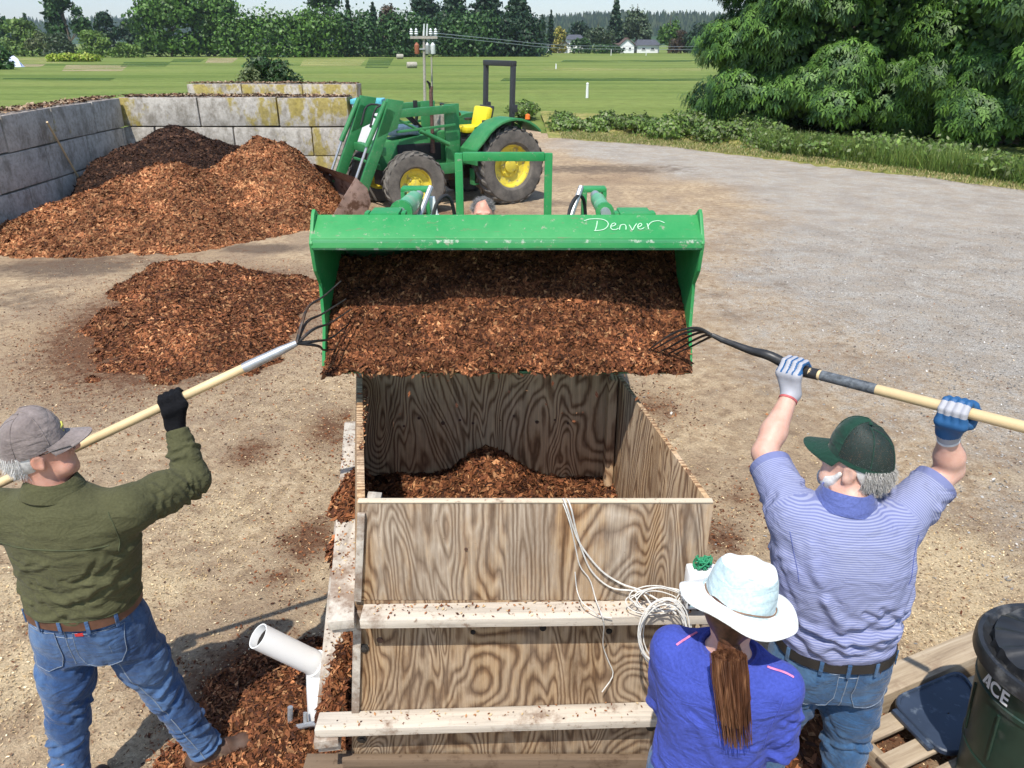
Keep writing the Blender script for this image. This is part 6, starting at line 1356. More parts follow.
def skin_body(name, J, mat, keep, label, res=.0062):
    S = SDF(.03); S.loft(J['torso'], J['yaw'], .03, off=-.032); g, r, f, u = head(S, J['head'], J['face'], J.get('up', (0, 0, 1)), J.get('hs', 1.0))
    S.cap(J['neck'], Vector(J['head'])+Vector((0, 0, -.06))-Vector(J['face']).normalized()*.02, J.get('nr', .062), .056, .03)
    for q in 'LR':
        sh, el, wr = J[q+'arm']; ar = J.get('ar', 1)
        S.path([sh, lerp(Vector(sh), Vector(el), .5), el], [.052*ar, .048*ar, .039*ar], .03); S.path([el, lerp(Vector(el), Vector(wr), .35), wr], [.040*ar, .043*ar, .0265*ar], .02)
        put_hand(S, J[q+'hand'])
        hp, kn, an, to = J[q+'leg']; S.path([hp, lerp(Vector(hp), Vector(kn), .5), kn], [.080, .068, .052], .04); S.path([kn, lerp(Vector(kn), Vector(an), .35), an], [.050, .052, .034], .03); S.path([Vector(an)+Vector((0, 0, -.03)), Vector(to)], [.036, .028], .03)
    S.loft(J['pelvis'], J['yaw'], .04, off=-.03)
    o, V, F = sdf_obj(name, S, res, mat, None, keep=keep); tag(o, label, 'person'); return o, g, r, f, u
def torso_surf(secs, yaw, z, ang, off=0.0):
    S = np.array(secs); cx, cy, rx, ry = [np.interp(z, S[:, 0], S[:, i]) for i in (1, 2, 3, 4)]
    c, s = math.cos(ang), math.sin(ang); k = (abs(c)**2.3+abs(s)**2.3)**(-1/2.3); a, b = (rx+off)*c*k, (ry+off)*s*k
    return np.array([cx+a*math.cos(yaw)-b*math.sin(yaw), cy+a*math.sin(yaw)+b*math.cos(yaw), z])
def torso_folds(secs, yaw, n, z0, z1, amp, w, seed, sag=.03, span=.9, slope=.12):
    q = np.random.default_rng(seed); out = []
    for i in range(n):
        z = z0+(z1-z0)*q.random(); a0 = -math.pi/2+q.normal(0, .9); sp = span*(.4+q.random()); sl = q.normal(0, slope); pl = []
        for t_ in np.linspace(-.5, .5, 7): pl.append(torso_surf(secs, yaw, z+sl*t_-sag*(.25-t_*t_)*4*q.uniform(.9, 1.1)*.5, a0+sp*t_))
        out.append((pl, w*(.6+.8*q.random()), amp*(.4+.9*q.random())*(1 if q.random() > .4 else -1)))
    return out
def hairstrands(name, roots, dirs, L, wdt, mat, parent, curl=.3, seed=0, nseg=4, droop=.3):
    g = np.random.default_rng(seed); n = len(roots); p = np.array(roots, float); d = np.array(dirs, float); rows = []; 
    side = np.cross(d, g.normal(size=(n, 3))); side /= np.linalg.norm(side, axis=1)[:, None]; ll = L*(.6+.6*g.random((n, 1)))/nseg
    for k in range(nseg+1):
        w_ = wdt*(1-k/nseg*.85); rows.append((p-side*w_, p+side*w_)); d = d+g.normal(0, curl*.3, (n, 3)); d[:, 2] -= droop*.3; d /= np.linalg.norm(d, axis=1)[:, None]; p = p+d*ll
    V = np.stack([x for rw in rows for x in rw], 1).reshape(-1, 3); m_ = 2*(nseg+1); F = np.concatenate([np.array([[0, 1, 3, 2]])+2*k for k in range(nseg)]); F = (F[None]+np.arange(n)[:, None, None]*m_).reshape(-1, 4)
    return link_mesh(name, np_mesh(name, V, F), mat, parent)
def cap_hat(parent, g, r, f, u, mats, s=1.0, mesh_back=False, name='cap', tip=.075, droop=.018, panels=True):
    "baseball cap from head frame; g maps (right, front, up) to the world"
    m = MB(); nu, nv = 48, 14; rows = []
    for j in range(nv+1):
        ph = j/nv*math.pi/2; row = []
        for i in range(nu):
            th = i/nu*2*math.pi; c, s_ = math.cos(th), math.sin(th); base = .018+.012*c          # front a little higher
            seam = 1-(.022*max(0, 1-abs(((th/(math.pi/3)) % 1)-.0)*9)+.022*max(0, 1-abs(((th/(math.pi/3)) % 1)-1)*9))*math.cos(ph) if panels else 1
            wr = 1+.012*math.sin(th*5+ph*6)*math.sin(ph*2)+.006*math.sin(th*11+j)
            rr = math.cos(ph)**.72; a, b = .086*rr*seam*wr, .106*rr*seam*wr; zz = base-.004+(.131+.004*c)*math.sin(ph)**.95
            row.append(g(s_*a, c*b-.010, zz))
        rows.append(row)
    for rw in rows: m.v += [tuple(p) for p in rw]
    for j in range(nv):
        for i in range(nu):
            m.f.append([j*nu+i, j*nu+(i+1) % nu, (j+1)*nu+(i+1) % nu, (j+1)*nu+i][::-1]); th = (i+.5)/nu*2*math.pi; m.m.append(1 if (mesh_back and math.cos(th) < .45 and 1 <= j) else 0)
    # inner rim band
    o0 = len(m.v); m.v += [tuple(g(*x)) for x in [(.080*math.sin(i/nu*6.2832), .099*math.cos(i/nu*6.2832)-.010, .02+.012*math.cos(i/nu*6.2832)) for i in range(nu)]]
    for i in range(nu): m.f.append([i, (i+1) % nu, o0+(i+1) % nu, o0+i]); m.m.append(0)
    cap = m.build(name, mats, parent, smooth=True)
    b = MB(); na, nr = 20, 6
    for side_ in (0, 1):
        for j in range(nr+1):
            for i in range(na+1):
                th = (i/na-.5)*2*1.18; e = j/nr; ex = tip*(math.cos(th*1.25)**.6 if math.cos(th*1.25) > 0 else 0)*e; x0, y0 = .086*math.sin(th), .106*math.cos(th)-.010
                z_ = .022+.012*math.cos(th)-droop*e*(1)-.9*(x0*x0)*e*2.2-side_*.0035; b.v.append(tuple(g(x0*(1+.02*e), y0+ex, z_)))
    W_ = na+1; NN = (nr+1)*W_
    for j in range(nr):
        for i in range(na): a_ = j*W_+i; b.f.append([a_, a_+W_, a_+W_+1, a_+1]); b.f.append([NN+a_, NN+a_+1, NN+a_+W_+1, NN+a_+W_]); b.m += [0, 0]
    for i in range(na): a_ = nr*W_+i; b.f.append([a_, NN+a_, NN+a_+1, a_+1]); b.m.append(0)
    b.build('brim', mats[0], cap, smooth=True)
    k = MB(); k.lathe([(0, .006), (.006, .005), (.009, 0)], axM(g(0, -.010, .146), u), 12); k.build('button', mats[0], cap, smooth=True)
    if panels:
        k = MB()
        for i in range(6):
            th = i*math.pi/3; pts = []
            for j in range(12):
                ph = .08+j/11*(math.pi/2-.10); rr = math.cos(ph)**.72*1.004; pts.append(g(math.sin(th)*.086*rr*.985, math.cos(th)*.106*rr*.985-.010, .018+.012*math.cos(th)-.004+(.131+.004*math.cos(th))*math.sin(ph)**.95+.001))
            k.tube(pts, .0018, 5)
        k.build('seam_tape', mats[0], cap, smooth=True)
    return cap
def pocket(name, bvh, c, d, w_, h_, mat, parent, tilt=0.0, seam=None):
    "patch pocket draped on a garment: c centre, d inward direction"
    d = Vector(d).normalized(); r = d.cross(Vector((0, 0, 1))).normalized(); u = r.cross(d); r, u = r*math.cos(tilt)+u*math.sin(tilt), u*math.cos(tilt)-r*math.sin(tilt); c = Vector(c); nx, ny = 10, 11
    outl = lambda a, b: c+r*(a*w_*.5*(1 if b > -.4 else 1-(-.4-b)*.45))+u*(b*h_*.5-(.0 if b > -.4 else (1-abs(a))*(-.4-b)*.35*h_*.5))
    P0 = [outl(i/nx*2-1, j/ny*2-1) for j in range(ny+1) for i in range(nx+1)]; A = project(bvh, P0, d, .0035); B = project(bvh, P0, d, -.002); m = MB(); m.v = [tuple(p) for p in A+B]; W_ = nx+1; N_ = len(A)
    for j in range(ny):
        for i in range(nx): a = j*W_+i; m.f.append([a, a+1, a+W_+1, a+W_]); m.m.append(0)
    ed = [i for i in range(W_)]+[j*W_+nx for j in range(1, ny+1)]+[ny*W_+i for i in range(nx-1, -1, -1)]+[j*W_ for j in range(ny-1, 0, -1)]
    for a, b in zip(ed, ed[1:]+ed[:1]): m.f.append([b, a, N_+a, N_+b]); m.m.append(0)
    po = m.build(name, mat, parent, smooth=True)
    if seam: k = MB(); k.tube([Vector(A[e_])-d*.0008 for e_ in ed+ed[:1]], .0013, 4); k.build('stitching', seam, po)
    return po
def seamline(name, bvh, pts, d, mat, parent, r_=.0016, off=.001, n=30):
    k = MB(); k.tube(project(bvh, bez(pts, n), d, off), r_, 5); return k.build(name, mat, parent, smooth=True)
def collar_ring(parent, c, mat, h=.045):
    m = MB(); M = axM(c, (0, .10, 1), (1, 0, 0)); n = 40
    for k, (r_, z_) in enumerate([(.104, -.008), (.108, -.002), (.098, h*.4), (.084, h*.85), (.078, h), (.073, h*.97), (.076, h*.5), (.080, 0)]):
        for j in range(n): a = j/n*6.2832; q = 1+.03*math.sin(a*3+1); m.v.append(tuple(M @ Vector((r_*q*math.cos(a), r_*.94*math.sin(a), z_+.006*math.sin(a*2)))))
    for i in range(7):
        for j in range(n): m.f.append([i*n+j, i*n+(j+1) % n, (i+1)*n+(j+1) % n, (i+1)*n+j]); m.m.append(0)
    return m.build('collar', mat, parent, smooth=True)
def belt(name, secs, yaw, z0, z1, off, mat, parent, n=64):
    m = MB()
    for z in (z0, z1):
        for o in (off, off-.006): m.v += [tuple(torso_surf(secs, yaw, z, i/n*6.2832, o)) for i in range(n)]
    for i in range(n):
        j = (i+1) % n; m.f += [[i, j, 2*n+j, 2*n+i], [n+i, i, 2*n+i, 3*n+i][::1], ][:1]; m.f.append([n+j, n+i, 3*n+i, 3*n+j]); m.f.append([2*n+i, 2*n+j, 3*n+j, 3*n+i]); m.f.append([j, i, n+i, n+j]); m.m += [0]*4
    return m.build(name, mat, parent, smooth=True)
def trousers(parent, J, mat, seed, baggy=0.0, top=None, res=.0075, shoes=True):
    S = SDF(.05); S.loft(J['pelvis'], J['yaw'], .05)
    fl = []
    for q in 'LR':
        hp, kn, an, to = [Vector(x) for x in J[q+'leg']]; hm = an+Vector((0, 0, .0)); b = baggy
        S.path([hp, lerp(hp, kn, .5), kn], [.104+b, .090+b, .074+b], .05); S.path([kn, lerp(kn, hm, .5)], [.074+b, .066+b], .03); S.cap(lerp(kn, hm, .5), hm, .066+b, .066+b, .02, eb=1)
        fl += limb_folds(kn+(hp-kn)*.28, kn-(kn-an)*.25, .074+b, 12, .008, .012, seed+ord(q), pitch=1.0); fl += limb_folds(lerp(kn, an, .45), an, .066+b, 12, .008, .010, seed+2*ord(q), pitch=.9); fl += limb_folds(hp, kn, .095+b, 9, .006, .016, seed+3*ord(q), pitch=2.2, lo=.05, hi=.6)
    zt = J['pelvis'][-1][0]; S.clip((0, 0, zt), (0, 0, 1))
    fl += torso_folds(J['pelvis'], J['yaw'], 7, zt-.20, zt-.06, .005, .014, seed+5, sag=.04, slope=.2)
    o, V, F = sdf_obj('jeans', S, res, mat, parent, folds=fl, noise=.0006)
    if shoes:
        for q in 'LR':
            hp, kn, an, to = [Vector(x) for x in J[q+'leg']]; B = SDF(.02); d = (to-an); d.z = 0; L = d.length; d.normalize(); s_ = Vector((-d.y, d.x, 0))
            z0 = an.z-.09+.035; hl = Vector((an.x, an.y, z0))-d*.045; B.cap(an+Vector((0, 0, .06)), Vector((an.x, an.y, z0+.02)), .048, .05, .02); B.path([hl, hl+d*.10, hl+d*.20, hl+d*.255], [.040, .045, .048, .038], .02); B.path([hl+Vector((0, 0, .02)), hl+d*.12+Vector((0, 0, .02))], [.042, .042]); B.clip((an.x, an.y, an.z-.09+.012), (0, 0, -1))
            bo, _, _ = sdf_obj('boot', B, .005, M_boot, parent, folds=limb_folds(hl+d*.12+Vector((0, 0, .03)), hl+d*.22+Vector((0, 0, .02)), .045, 6, .003, .006, 4))
            m = MB(); pts = []
            for i in range(24):
                a = i/24*6.2832; x = math.cos(a); wd = .044 if x < 0 else .052; e = hl+d*(.105+.155*x*(1 if x > 0 else .95))+s_*math.sin(a)*wd; pts.append((e.x, e.y))
            m.prism(pts, Matrix.Translation((0, 0, an.z-.0898)), .022); m.build('sole', M_sole, bo, bevel=.004)
            k = MB()
            for i in range(5):
                c = hl+d*(.085+.022*i)+Vector((0, 0, .075-.012*i)); k.tube(bez([c-s_*.024, c+Vector((0, 0, .012)), c+s_*.024], 8), .0022, 5)
            k.build('laces', M_belt2, bo, smooth=True)
    return o, bvh_of(V, F)
# ================================================================== long handled forks
def pole(name, a, b, r_, label, mat_=None):
    e = empty(name, a, 0, label, 'fork'); m = MB(); m.tube([a, lerp(a, b, .5), b], r_, 16); m.build('handle', M_ash, e, smooth=True); return e
LH = P(174, 401, 2.62); Lend = P(0, 483, 2.42); dL = (Lend-LH).normalized(); Lferr = P(259, 358, 2.62-.0*1)
s_f = (LH-P(262, 357, 2.70)).length; neckL = LH-dL*.50; ferrL = LH-dL*.30; butt = LH+dL*.95
fkL = pole('garden_fork', butt, ferrL, .0175, 'long wooden handled fork with five curved tines, held by the man in the olive shirt')
m = MB(); m.tube([ferrL+dL*.02, ferrL, lerp(ferrL, neckL, .7), neckL], [.0185, .020, .017, .012], 14); m.build('socket', M_steel, fkL, smooth=True)
TL = [[(305, 333), (303, 320), (309, 306), (324, 296), (341, 281)], [(306, 333), (307, 322), (322, 314), (346, 299)], [(309, 334), (314, 329), (330, 323), (350, 310)], [(310, 336), (317, 341), (331, 338), (349, 324)], [(309, 336), (318, 346), (324, 350), (337, 349)]]
for k, tn in enumerate(TL):
    n_ = len(tn); pts = [neckL]+[P(x, y, lerp(neckL.y, 3.06, (i/(n_-1))**1.2)) for i, (x, y) in enumerate(tn)][1:]; m = MB(); pp_ = bez(pts, 20); m.tube(pp_, [.0072-.0045*(i/20) for i in range(21)], 7); m.build('tine', M_dark, fkL, smooth=True)
LH2 = LH+dL*.76
RHl = P(796, 369, 2.62); RHr = P(957, 410, 2.20); dR_ = (RHr-RHl).normalized()
ferR = RHl-dR_*(-.055); fkR = pole('garden_fork', RHl+dR_*1.0, ferR, .0185, 'long wooden handled fork with black socket, held overhead by the man in the striped shirt')
bend = P(770, 356, 2.66); neckR = P(733, 344, 2.76)
m = MB(); m.tube(bez([RHl+dR_*.09, RHl, bend, P(752, 351, 2.71), neckR], 20), [.0205]*8+[.0195-.0006*i for i in range(13)], 14); m.build('socket', simple('black_socket', (.035, .034, .034), .42, .3, var=.3), fkR, smooth=True)
m = MB(); m.tube([RHl+dR_*.10, RHl+dR_*.30], .0192, 16); m.build('label_sticker', simple('dark_sticker', (.10, .11, .12), .5, var=.6, sc=60), fkR, smooth=True)
m = MB(); m.tube([neckR, P(722, 340, 2.79), P(712, 335, 2.81)], [.012, .011, .009], 10); m.build('shank', M_dark, fkR, smooth=True)
TR_ = [[(712, 335), (697, 328), (676, 332), (655, 345), (641, 357)], [(712, 335), (700, 330), (680, 335), (660, 346), (646, 354)], [(712, 335), (703, 332), (688, 337), (668, 348), (655, 354)], [(712, 336), (706, 335), (694, 340), (676, 350), (663, 356)], [(713, 336), (710, 337), (700, 342), (684, 350), (670, 356)]]
for k, tn in enumerate(TR_):
    n_ = len(tn); pts = [P(x, y, 2.81+(3.03-2.81)*(i/(n_-1))) for i, (x, y) in enumerate(tn)]; m = MB(); m.tube(bez(pts, 20), [.0068-.0042*(i/20) for i in range(21)], 7); m.build('tine', M_dark, fkR, smooth=True)
# ================================================================== man in olive shirt (left)
yl = -.08; wrL = LH+Vector((.004, -.035, -.078)); wrL2 = LH2+Vector((-.03, -.05, -.075))
J = dict(yaw=yl, torso=[(.90, -1.60, 2.30, .195, .145), (1.02, -1.598, 2.30, .205, .150), (1.15, -1.578, 2.30, .215, .150), (1.28, -1.565, 2.29, .232, .148), (1.38, -1.57, 2.285, .232, .135), (1.445, -1.58, 2.28, .180, .108), (1.50, -1.59, 2.285, .085, .070)],
         pelvis=[(.78, -1.59, 2.30, .17, .12), (.90, -1.60, 2.30, .192, .138), (1.03, -1.60, 2.30, .192, .138)], head=P(38, 449, 2.30), face=(.84, .50, .10), neck=(-1.59, 2.285, 1.44),
         Rarm=[(-1.345, 2.29, 1.40), (-1.205, 2.50, 1.392), wrL], Larm=[(-1.80, 2.28, 1.39), (-2.04, 2.26, 1.18), wrL2],
         Rhand=fist(LH, dL, wrL, 1, .0175, -.002, -1), Lhand=fist(LH2, dL, wrL2, 1, .0175, -.002, -1),
         Rleg=[(-1.495, 2.31, .86), (-1.425, 2.36, .49), (-1.315, 2.38, .125), (-1.15, 2.47, .05)], Lleg=[(-1.70, 2.29, .86), (-1.74, 2.22, .47), (-1.76, 2.12, .09), (-1.76, 2.30, .04)])
man, g, r, f, u = skin_body('person', J, M_skin, (-1.6, 2.3, 0), 'person in olive shirt, blue jeans and taupe cap lifting a fork at the left')
sh = SDF(.03); T = J['torso']; sh.loft(T, yl, .03)
for a_, rs in ((J['Rarm'], 1), (J['Larm'], 1)):
    s0, e0_, w0 = [Vector(x) for x in a_]; cuff = lerp(e0_, w0, .90)
    sh.path([lerp(Vector((-1.58, 2.285, 1.34)), s0, .75), s0, lerp(s0, e0_, .5), e0_], [.085, .080, .074, .066], .035); sh.path([e0_, lerp(e0_, cuff, .5)], [.064, .054], .02); sh.cap(lerp(e0_, cuff, .5), cuff, .054, .042, .02, eb=1)
sh.clip((0, 0, .995), (0, 0, -1))
fl = torso_folds(T, yl, 22, 1.02, 1.36, .0055, .014, 11, sag=.05, span=1.0, slope=.14)
ra = [Vector(x) for x in J['Rarm']]; fl += limb_folds(ra[0], ra[1], .072, 20, .007, .010, 5, span=2.6, pitch=1.2); fl += limb_folds(ra[1], ra[2], .056, 16, .006, .008, 6, span=2.6, pitch=1.0, hi=.85)
fl += [([(-1.34, 2.14, 1.38), (-1.40, 2.15, 1.30), (-1.47, 2.15, 1.20)], .012, -.007), ([(-1.33, 2.16, 1.33), (-1.40, 2.15, 1.22), (-1.50, 2.15, 1.10)], .011, .006)]
so, V, F = sdf_obj('shirt', sh, .0068, M_olive, man, folds=fl, noise=.0005); bv = bvh_of(V, F)
collar_ring(so, (-1.59, 2.285, 1.476), M_olive, .055)
M_oliveseam = simple('olive_thread', (.06, .068, .03), .9)
seamline('yoke_seam', bv, [(-1.77, 2.0, 1.325), (-1.58, 2.0, 1.33), (-1.38, 2.0, 1.325)], (0, 1, 0), M_oliveseam, so, .0022)
seamline('armhole_seam', bv, [(-1.372, 2.0, 1.44), (-1.352, 2.0, 1.38), (-1.36, 2.0, 1.28)], (0, 1, 0), M_oliveseam, so, .0022); seamline('hem_seam', bv, [(-1.76, 2.0, 1.018), (-1.6, 2.0, 1.015), (-1.42, 2.0, 1.018)], (0, 1, 0), M_oliveseam, so, .0018)
jo, jb = trousers(man, J, M_jean, 3, .0); belt('belt', J['pelvis'], yl, .975, 1.012, .012, M_belt2, man)
for k, a_ in enumerate((-2.5, -2.0, -1.57, -1.1, -.6)):
    p_ = Vector(torso_surf(J['pelvis'], yl, .99, a_, .014)); q_ = Vector(torso_surf(J['pelvis'], yl, .99, a_, .02))-p_; m = MB(); m.beam(p_-Vector((0, 0, .03)), p_+Vector((0, 0, .025)), .013, .005, q_); m.build('belt_loop', M_jean, jo, bevel=.001)
pocket('back_pocket', jb, (-1.505, 2.0, .875), (0, 1, 0), .155, .16, M_jean, jo, -.05, M_seam); pocket('back_pocket', jb, (-1.715, 2.0, .87), (0, 1, 0), .14, .16, M_jean, jo, .05, M_seam)
seamline('yoke_seam', jb, [(-1.78, 2.0, .965), (-1.61, 2.0, .935), (-1.42, 2.0, .965)], (0, 1, 0), M_seam, jo); seamline('centre_seam', jb, [(-1.607, 2.0, .99), (-1.61, 2.0, .90), (-1.61, 2.0, .80)], (0, 1, 0), M_seam, jo)
seamline('side_seam', jb, [(-1.385, 2.0, .90), (-1.385, 2.05, .70), (-1.32, 2.1, .48), (-1.235, 2.2, .14)], (-.5, 1, 0), M_seam, jo, .002)
m = MB(); lb_ = project(jb, [Vector((-1.57+.03*i, 2.0, .952+.002*i)) for i in range(2)], (0, 1, 0), .004); m.beam(lb_[0], lb_[1], .004, .012, (0, 0, 1)); m.build('red_tab', simple('red_label', (.5, .03, .03), .7), jo)
for q, hp_, wr_, nm in (('R', LH, wrL, 'glove'), ('L', LH2, wrL2, 'glove')):
    G = SDF(.01); put_hand(G, fist(hp_, dL, wr_, 1, .0175, .0015, -1)); el_ = Vector(J[q+'arm'][1]); G.cap(wr_, wr_+(el_-wr_).normalized()*.035, .034, .033, .012, eb=1); sdf_obj(nm, G, .0036, M_knit, man, smooth_it=1)
el_ = ra[1]; wd_ = (el_-wrL).normalized(); m = MB(); m.tube([wrL+wd_*.036, wrL+wd_*.052], .0335, 18); m.build('watch_strap', M_steel, man, smooth=True)
m = MB(); wc = wrL+wd_*.044+Vector((-.006, -.034, 0)); m.lathe([(0, -.006), (.017, -.006), (.018, .004), (.014, .006), (0, .006)], axM(wc, (-.1, -1, .1)), 18); m.build('watch', simple('blue_watch_face', (.04, .10, .22), .25, .4), man, smooth=True)
M_taupe = cloth('taupe_cotton', (.235, .195, .18), var=.25, fade=(.12, .095, .09), fdl=.5)
cp = cap_hat(man, g, r, f, u, [M_taupe], tip=.078)
m = MB(); a_ = g(.0, .094, .066); m.tube([g(-.022, .088, .060), g(-.01, .094, .066), g(.0, .094, .072), g(.012, .094, .064), g(.024, .086, .060)], .004, 6); m.tube([g(-.018, .092, .048), g(.02, .092, .048)], .003, 6); m.build('cap_badge', simple('yellow_embroidery', (.42, .40, .08), .9, var=.4), cp, smooth=True)
hs = SDF(.01); Mh = [[r[i], f[i], u[i]] for i in range(3)]; hs.ell(g(0, -.020, .004), (.0805, .097, .088), Mh); hs.clip(g(0, 0, .028), u); hs.clip(g(0, -.022, 0), f); hs.clip(g(0, 0, -.062), -u); sdf_obj('hair', hs, .004, M_white, man, noise=.0015)
gg = np.random.default_rng(2); roots, dirs = [], []
for _ in range(1500):
    a_ = gg.uniform(1.95, 4.33); z_ = gg.uniform(-.062, .024); k_ = math.sqrt(max(.05, 1-((z_-.004)/.088)**2)); roots.append(g(.081*k_*math.sin(a_), .097*k_*math.cos(a_)-.020, z_)); dirs.append(r*math.sin(a_)*.35-f*.25-u*1.0)
hairstrands('hair_strands', roots, [tuple(d) for d in dirs], .024, .0008, M_white, man, curl=.8, seed=3)
m = MB(); m.tube([g(.081, -.01, .010), g(.079, .05, .012), g(.070, .100, .008)], .0018, 6); m.tube([g(.035+.026*math.cos(a), .108-.004*abs(math.cos(a)), .001+.019*math.sin(a)) for a in np.linspace(0, 6.283, 20)], .0016, 6); m.tube([g(-.035+.026*math.cos(a), .108, .001+.019*math.sin(a)) for a in np.linspace(0, 6.283, 20)], .0016, 6); m.build('glasses', M_dark, man, smooth=True)
# ================================================================== man in striped polo (right)
yr_ = -.06; wl = RHl+Vector((-.022, -.045, -.078)); wr2 = RHr+Vector((.0, .015, -.088))
J2 = dict(yaw=yr_, torso=[(.93, 1.14, 2.12, .192, .148), (1.02, 1.135, 2.12, .200, .156), (1.12, 1.128, 2.12, .212, .160), (1.24, 1.115, 2.12, .226, .158), (1.34, 1.105, 2.12, .232, .150), (1.43, 1.10, 2.13, .200, .130), (1.49, 1.095, 2.135, .130, .100), (1.54, 1.095, 2.15, .075, .070)],
          pelvis=[(.78, 1.135, 2.12, .17, .125), (.90, 1.14, 2.12, .192, .142), (1.02, 1.14, 2.12, .190, .140)], head=P(856, 461, 2.22), face=(-.76, .64, .06), neck=(1.095, 2.14, 1.47),
          Larm=[(.945, 2.17, 1.45), (.905, 2.42, 1.552), wl], Rarm=[(1.275, 2.15, 1.44), (1.475, 2.25, 1.585), wr2],
          Lhand=fist(RHl, dR_, wl, -1, .019, -.002, 1), Rhand=fist(RHr, dR_, wr2, -1, .019, -.002, -1), ar=1.06,
          Rleg=[(1.235, 2.12, .86), (1.26, 2.10, .47), (1.27, 2.05, .09), (1.33, 2.24, .04)], Lleg=[(1.04, 2.13, .86), (1.00, 2.16, .47), (.98, 2.14, .09), (.94, 2.33, .04)])
man2, g, r, f, u = skin_body('person', J2, M_skin2, (1.12, 2.12, 0), 'person in striped blue polo shirt and dark green cap holding a fork overhead')
sh = SDF(.03); T = J2['torso']; sh.loft(T, yr_, .03)
for q in 'LR':
    s0, e0_, w0 = [Vector(x) for x in J2[q+'arm']]; en = lerp(s0, e0_, .80 if q == 'L' else .74); ctr = Vector((1.10, 2.13, 1.34))
    sh.path([lerp(ctr, s0, .62), s0], [.10, .086], .05); sh.cap(s0, en, .084, .072, .03, eb=1)
sh.clip((0, 0, .985), (0, 0, -1))
fl = torso_folds(T, yr_, 18, 1.0, 1.22, .007, .015, 21, sag=.07, span=1.3, slope=.10); fl += torso_folds(T, yr_, 10, 1.2, 1.38, .004, .018, 22, sag=-.03, span=.8, slope=.22)
for q, sx in (('L', -1), ('R', 1)):
    s0, e0_, w0 = [Vector(x) for x in J2[q+'arm']]; fl += limb_folds(s0, e0_, .08, 8, .006, .012, 31+sx, span=1.5, pitch=1.2, hi=.7)
    for k in range(4): fl.append(([tuple(s0+Vector((-sx*.03, -.10, -.02-.035*k))), tuple(s0+Vector((-sx*.09, -.13, -.10-.05*k))), tuple(s0+Vector((-sx*.17, -.14, -.20-.055*k)))], .012, .0055*(1 if k % 2 else -1)))
def ustripe(V):
    u_ = V[:, 2].copy(); best = np.full(len(V), .0)
    for q in 'LR':
        s0, e0_, w0 = [A3(x) for x in J2[q+'arm']]; d = e0_-s0; L = np.linalg.norm(d); d /= L; t_ = (V-s0)@d; out = (V[:, 0]-s0[0])*(1 if q == 'R' else -1)
        far_ = (out > .0) if q == 'R' else (out > -.0); k = (t_ > .03) & (np.linalg.norm(V-s0-t_[:, None]*d, axis=1) < .12) & ((np.abs(V[:, 0]-1.1) > .17) | (V[:, 2] > 1.52) | (V[:, 1] > 2.28)); u_[k] = t_[k]
    return {'u': u_}
so, V, F = sdf_obj('polo_shirt', sh, .0068, M_polo, man2, folds=fl, extra=ustripe); bv = bvh_of(V, F)
collar_ring(so, (1.096, 2.155, 1.508), M_collar, .062)
for q in 'LR':
    s0, e0_, w0 = [Vector(x) for x in J2[q+'arm']]; k_ = .80 if q == 'L' else .74; en = lerp(s0, e0_, k_); d = (e0_-s0).normalized(); m = MB(); m.tube([en-d*.022, en+d*.003], [.0735, .0732], 28); m.build('sleeve_cuff', M_polo, so, smooth=True)
seamline('shoulder_seam', bv, [(.90, 1.9, 1.45), (.915, 1.9, 1.38), (.93, 1.9, 1.30)], (0, 1, 0), M_collar, so, .0015); seamline('shoulder_seam', bv, [(1.31, 1.9, 1.45), (1.295, 1.9, 1.38), (1.28, 1.9, 1.30)], (0, 1, 0), M_collar, so, .0015)
jo, jb = trousers(man2, J2, M_jean2, 40, .004); belt('belt', J2['pelvis'], yr_, .955, .992, .013, M_belt, man2)
for k, a_ in enumerate((-2.6, -2.0, -1.57, -1.1, -.5)):
    p_ = Vector(torso_surf(J2['pelvis'], yr_, .97, a_, .015)); q_ = Vector(torso_surf(J2['pelvis'], yr_, .97, a_, .021))-p_; m = MB(); m.beam(p_-Vector((0, 0, .03)), p_+Vector((0, 0, .025)), .013, .005, q_); m.build('belt_loop', M_jean2, jo, bevel=.001)
pocket('back_pocket', jb, (1.245, 1.8, .865), (0, 1, 0), .15, .16, M_jean2, jo, -.04, M_seam); pocket('back_pocket', jb, (1.035, 1.8, .865), (0, 1, 0), .15, .16, M_jean2, jo, .04, M_seam)
seamline('yoke_seam', jb, [(.98, 1.8, .955), (1.14, 1.8, .925), (1.31, 1.8, .955)], (0, 1, 0), M_seam, jo); seamline('centre_seam', jb, [(1.14, 1.8, .99), (1.14, 1.8, .90), (1.14, 1.8, .78)], (0, 1, 0), M_seam, jo)
m = MB(); lb_ = project(jb, [Vector((1.25+.035*i, 1.8, .945+.008*i)) for i in range(3)], (0, 1, 0), .004); m.beam(lb_[0], lb_[2], .004, .022, (0, 0, 1)); m.build('leather_patch', M_belt2, jo)
def twotone(name, c0, c1, n_, th):
    t = NT(name); a = t.attr('u'); return t.fin(t.mix(t.ramp(a, [(.45, 0.0), (.55, 1.0)]), c0, c1), .6, t.bump(t.noise(t.tex(), 220, 3), .5, .001))
M_glove = twotone('grey_blue_glove', (.36, .36, .39), (.015, .09, .23), 0, 0)
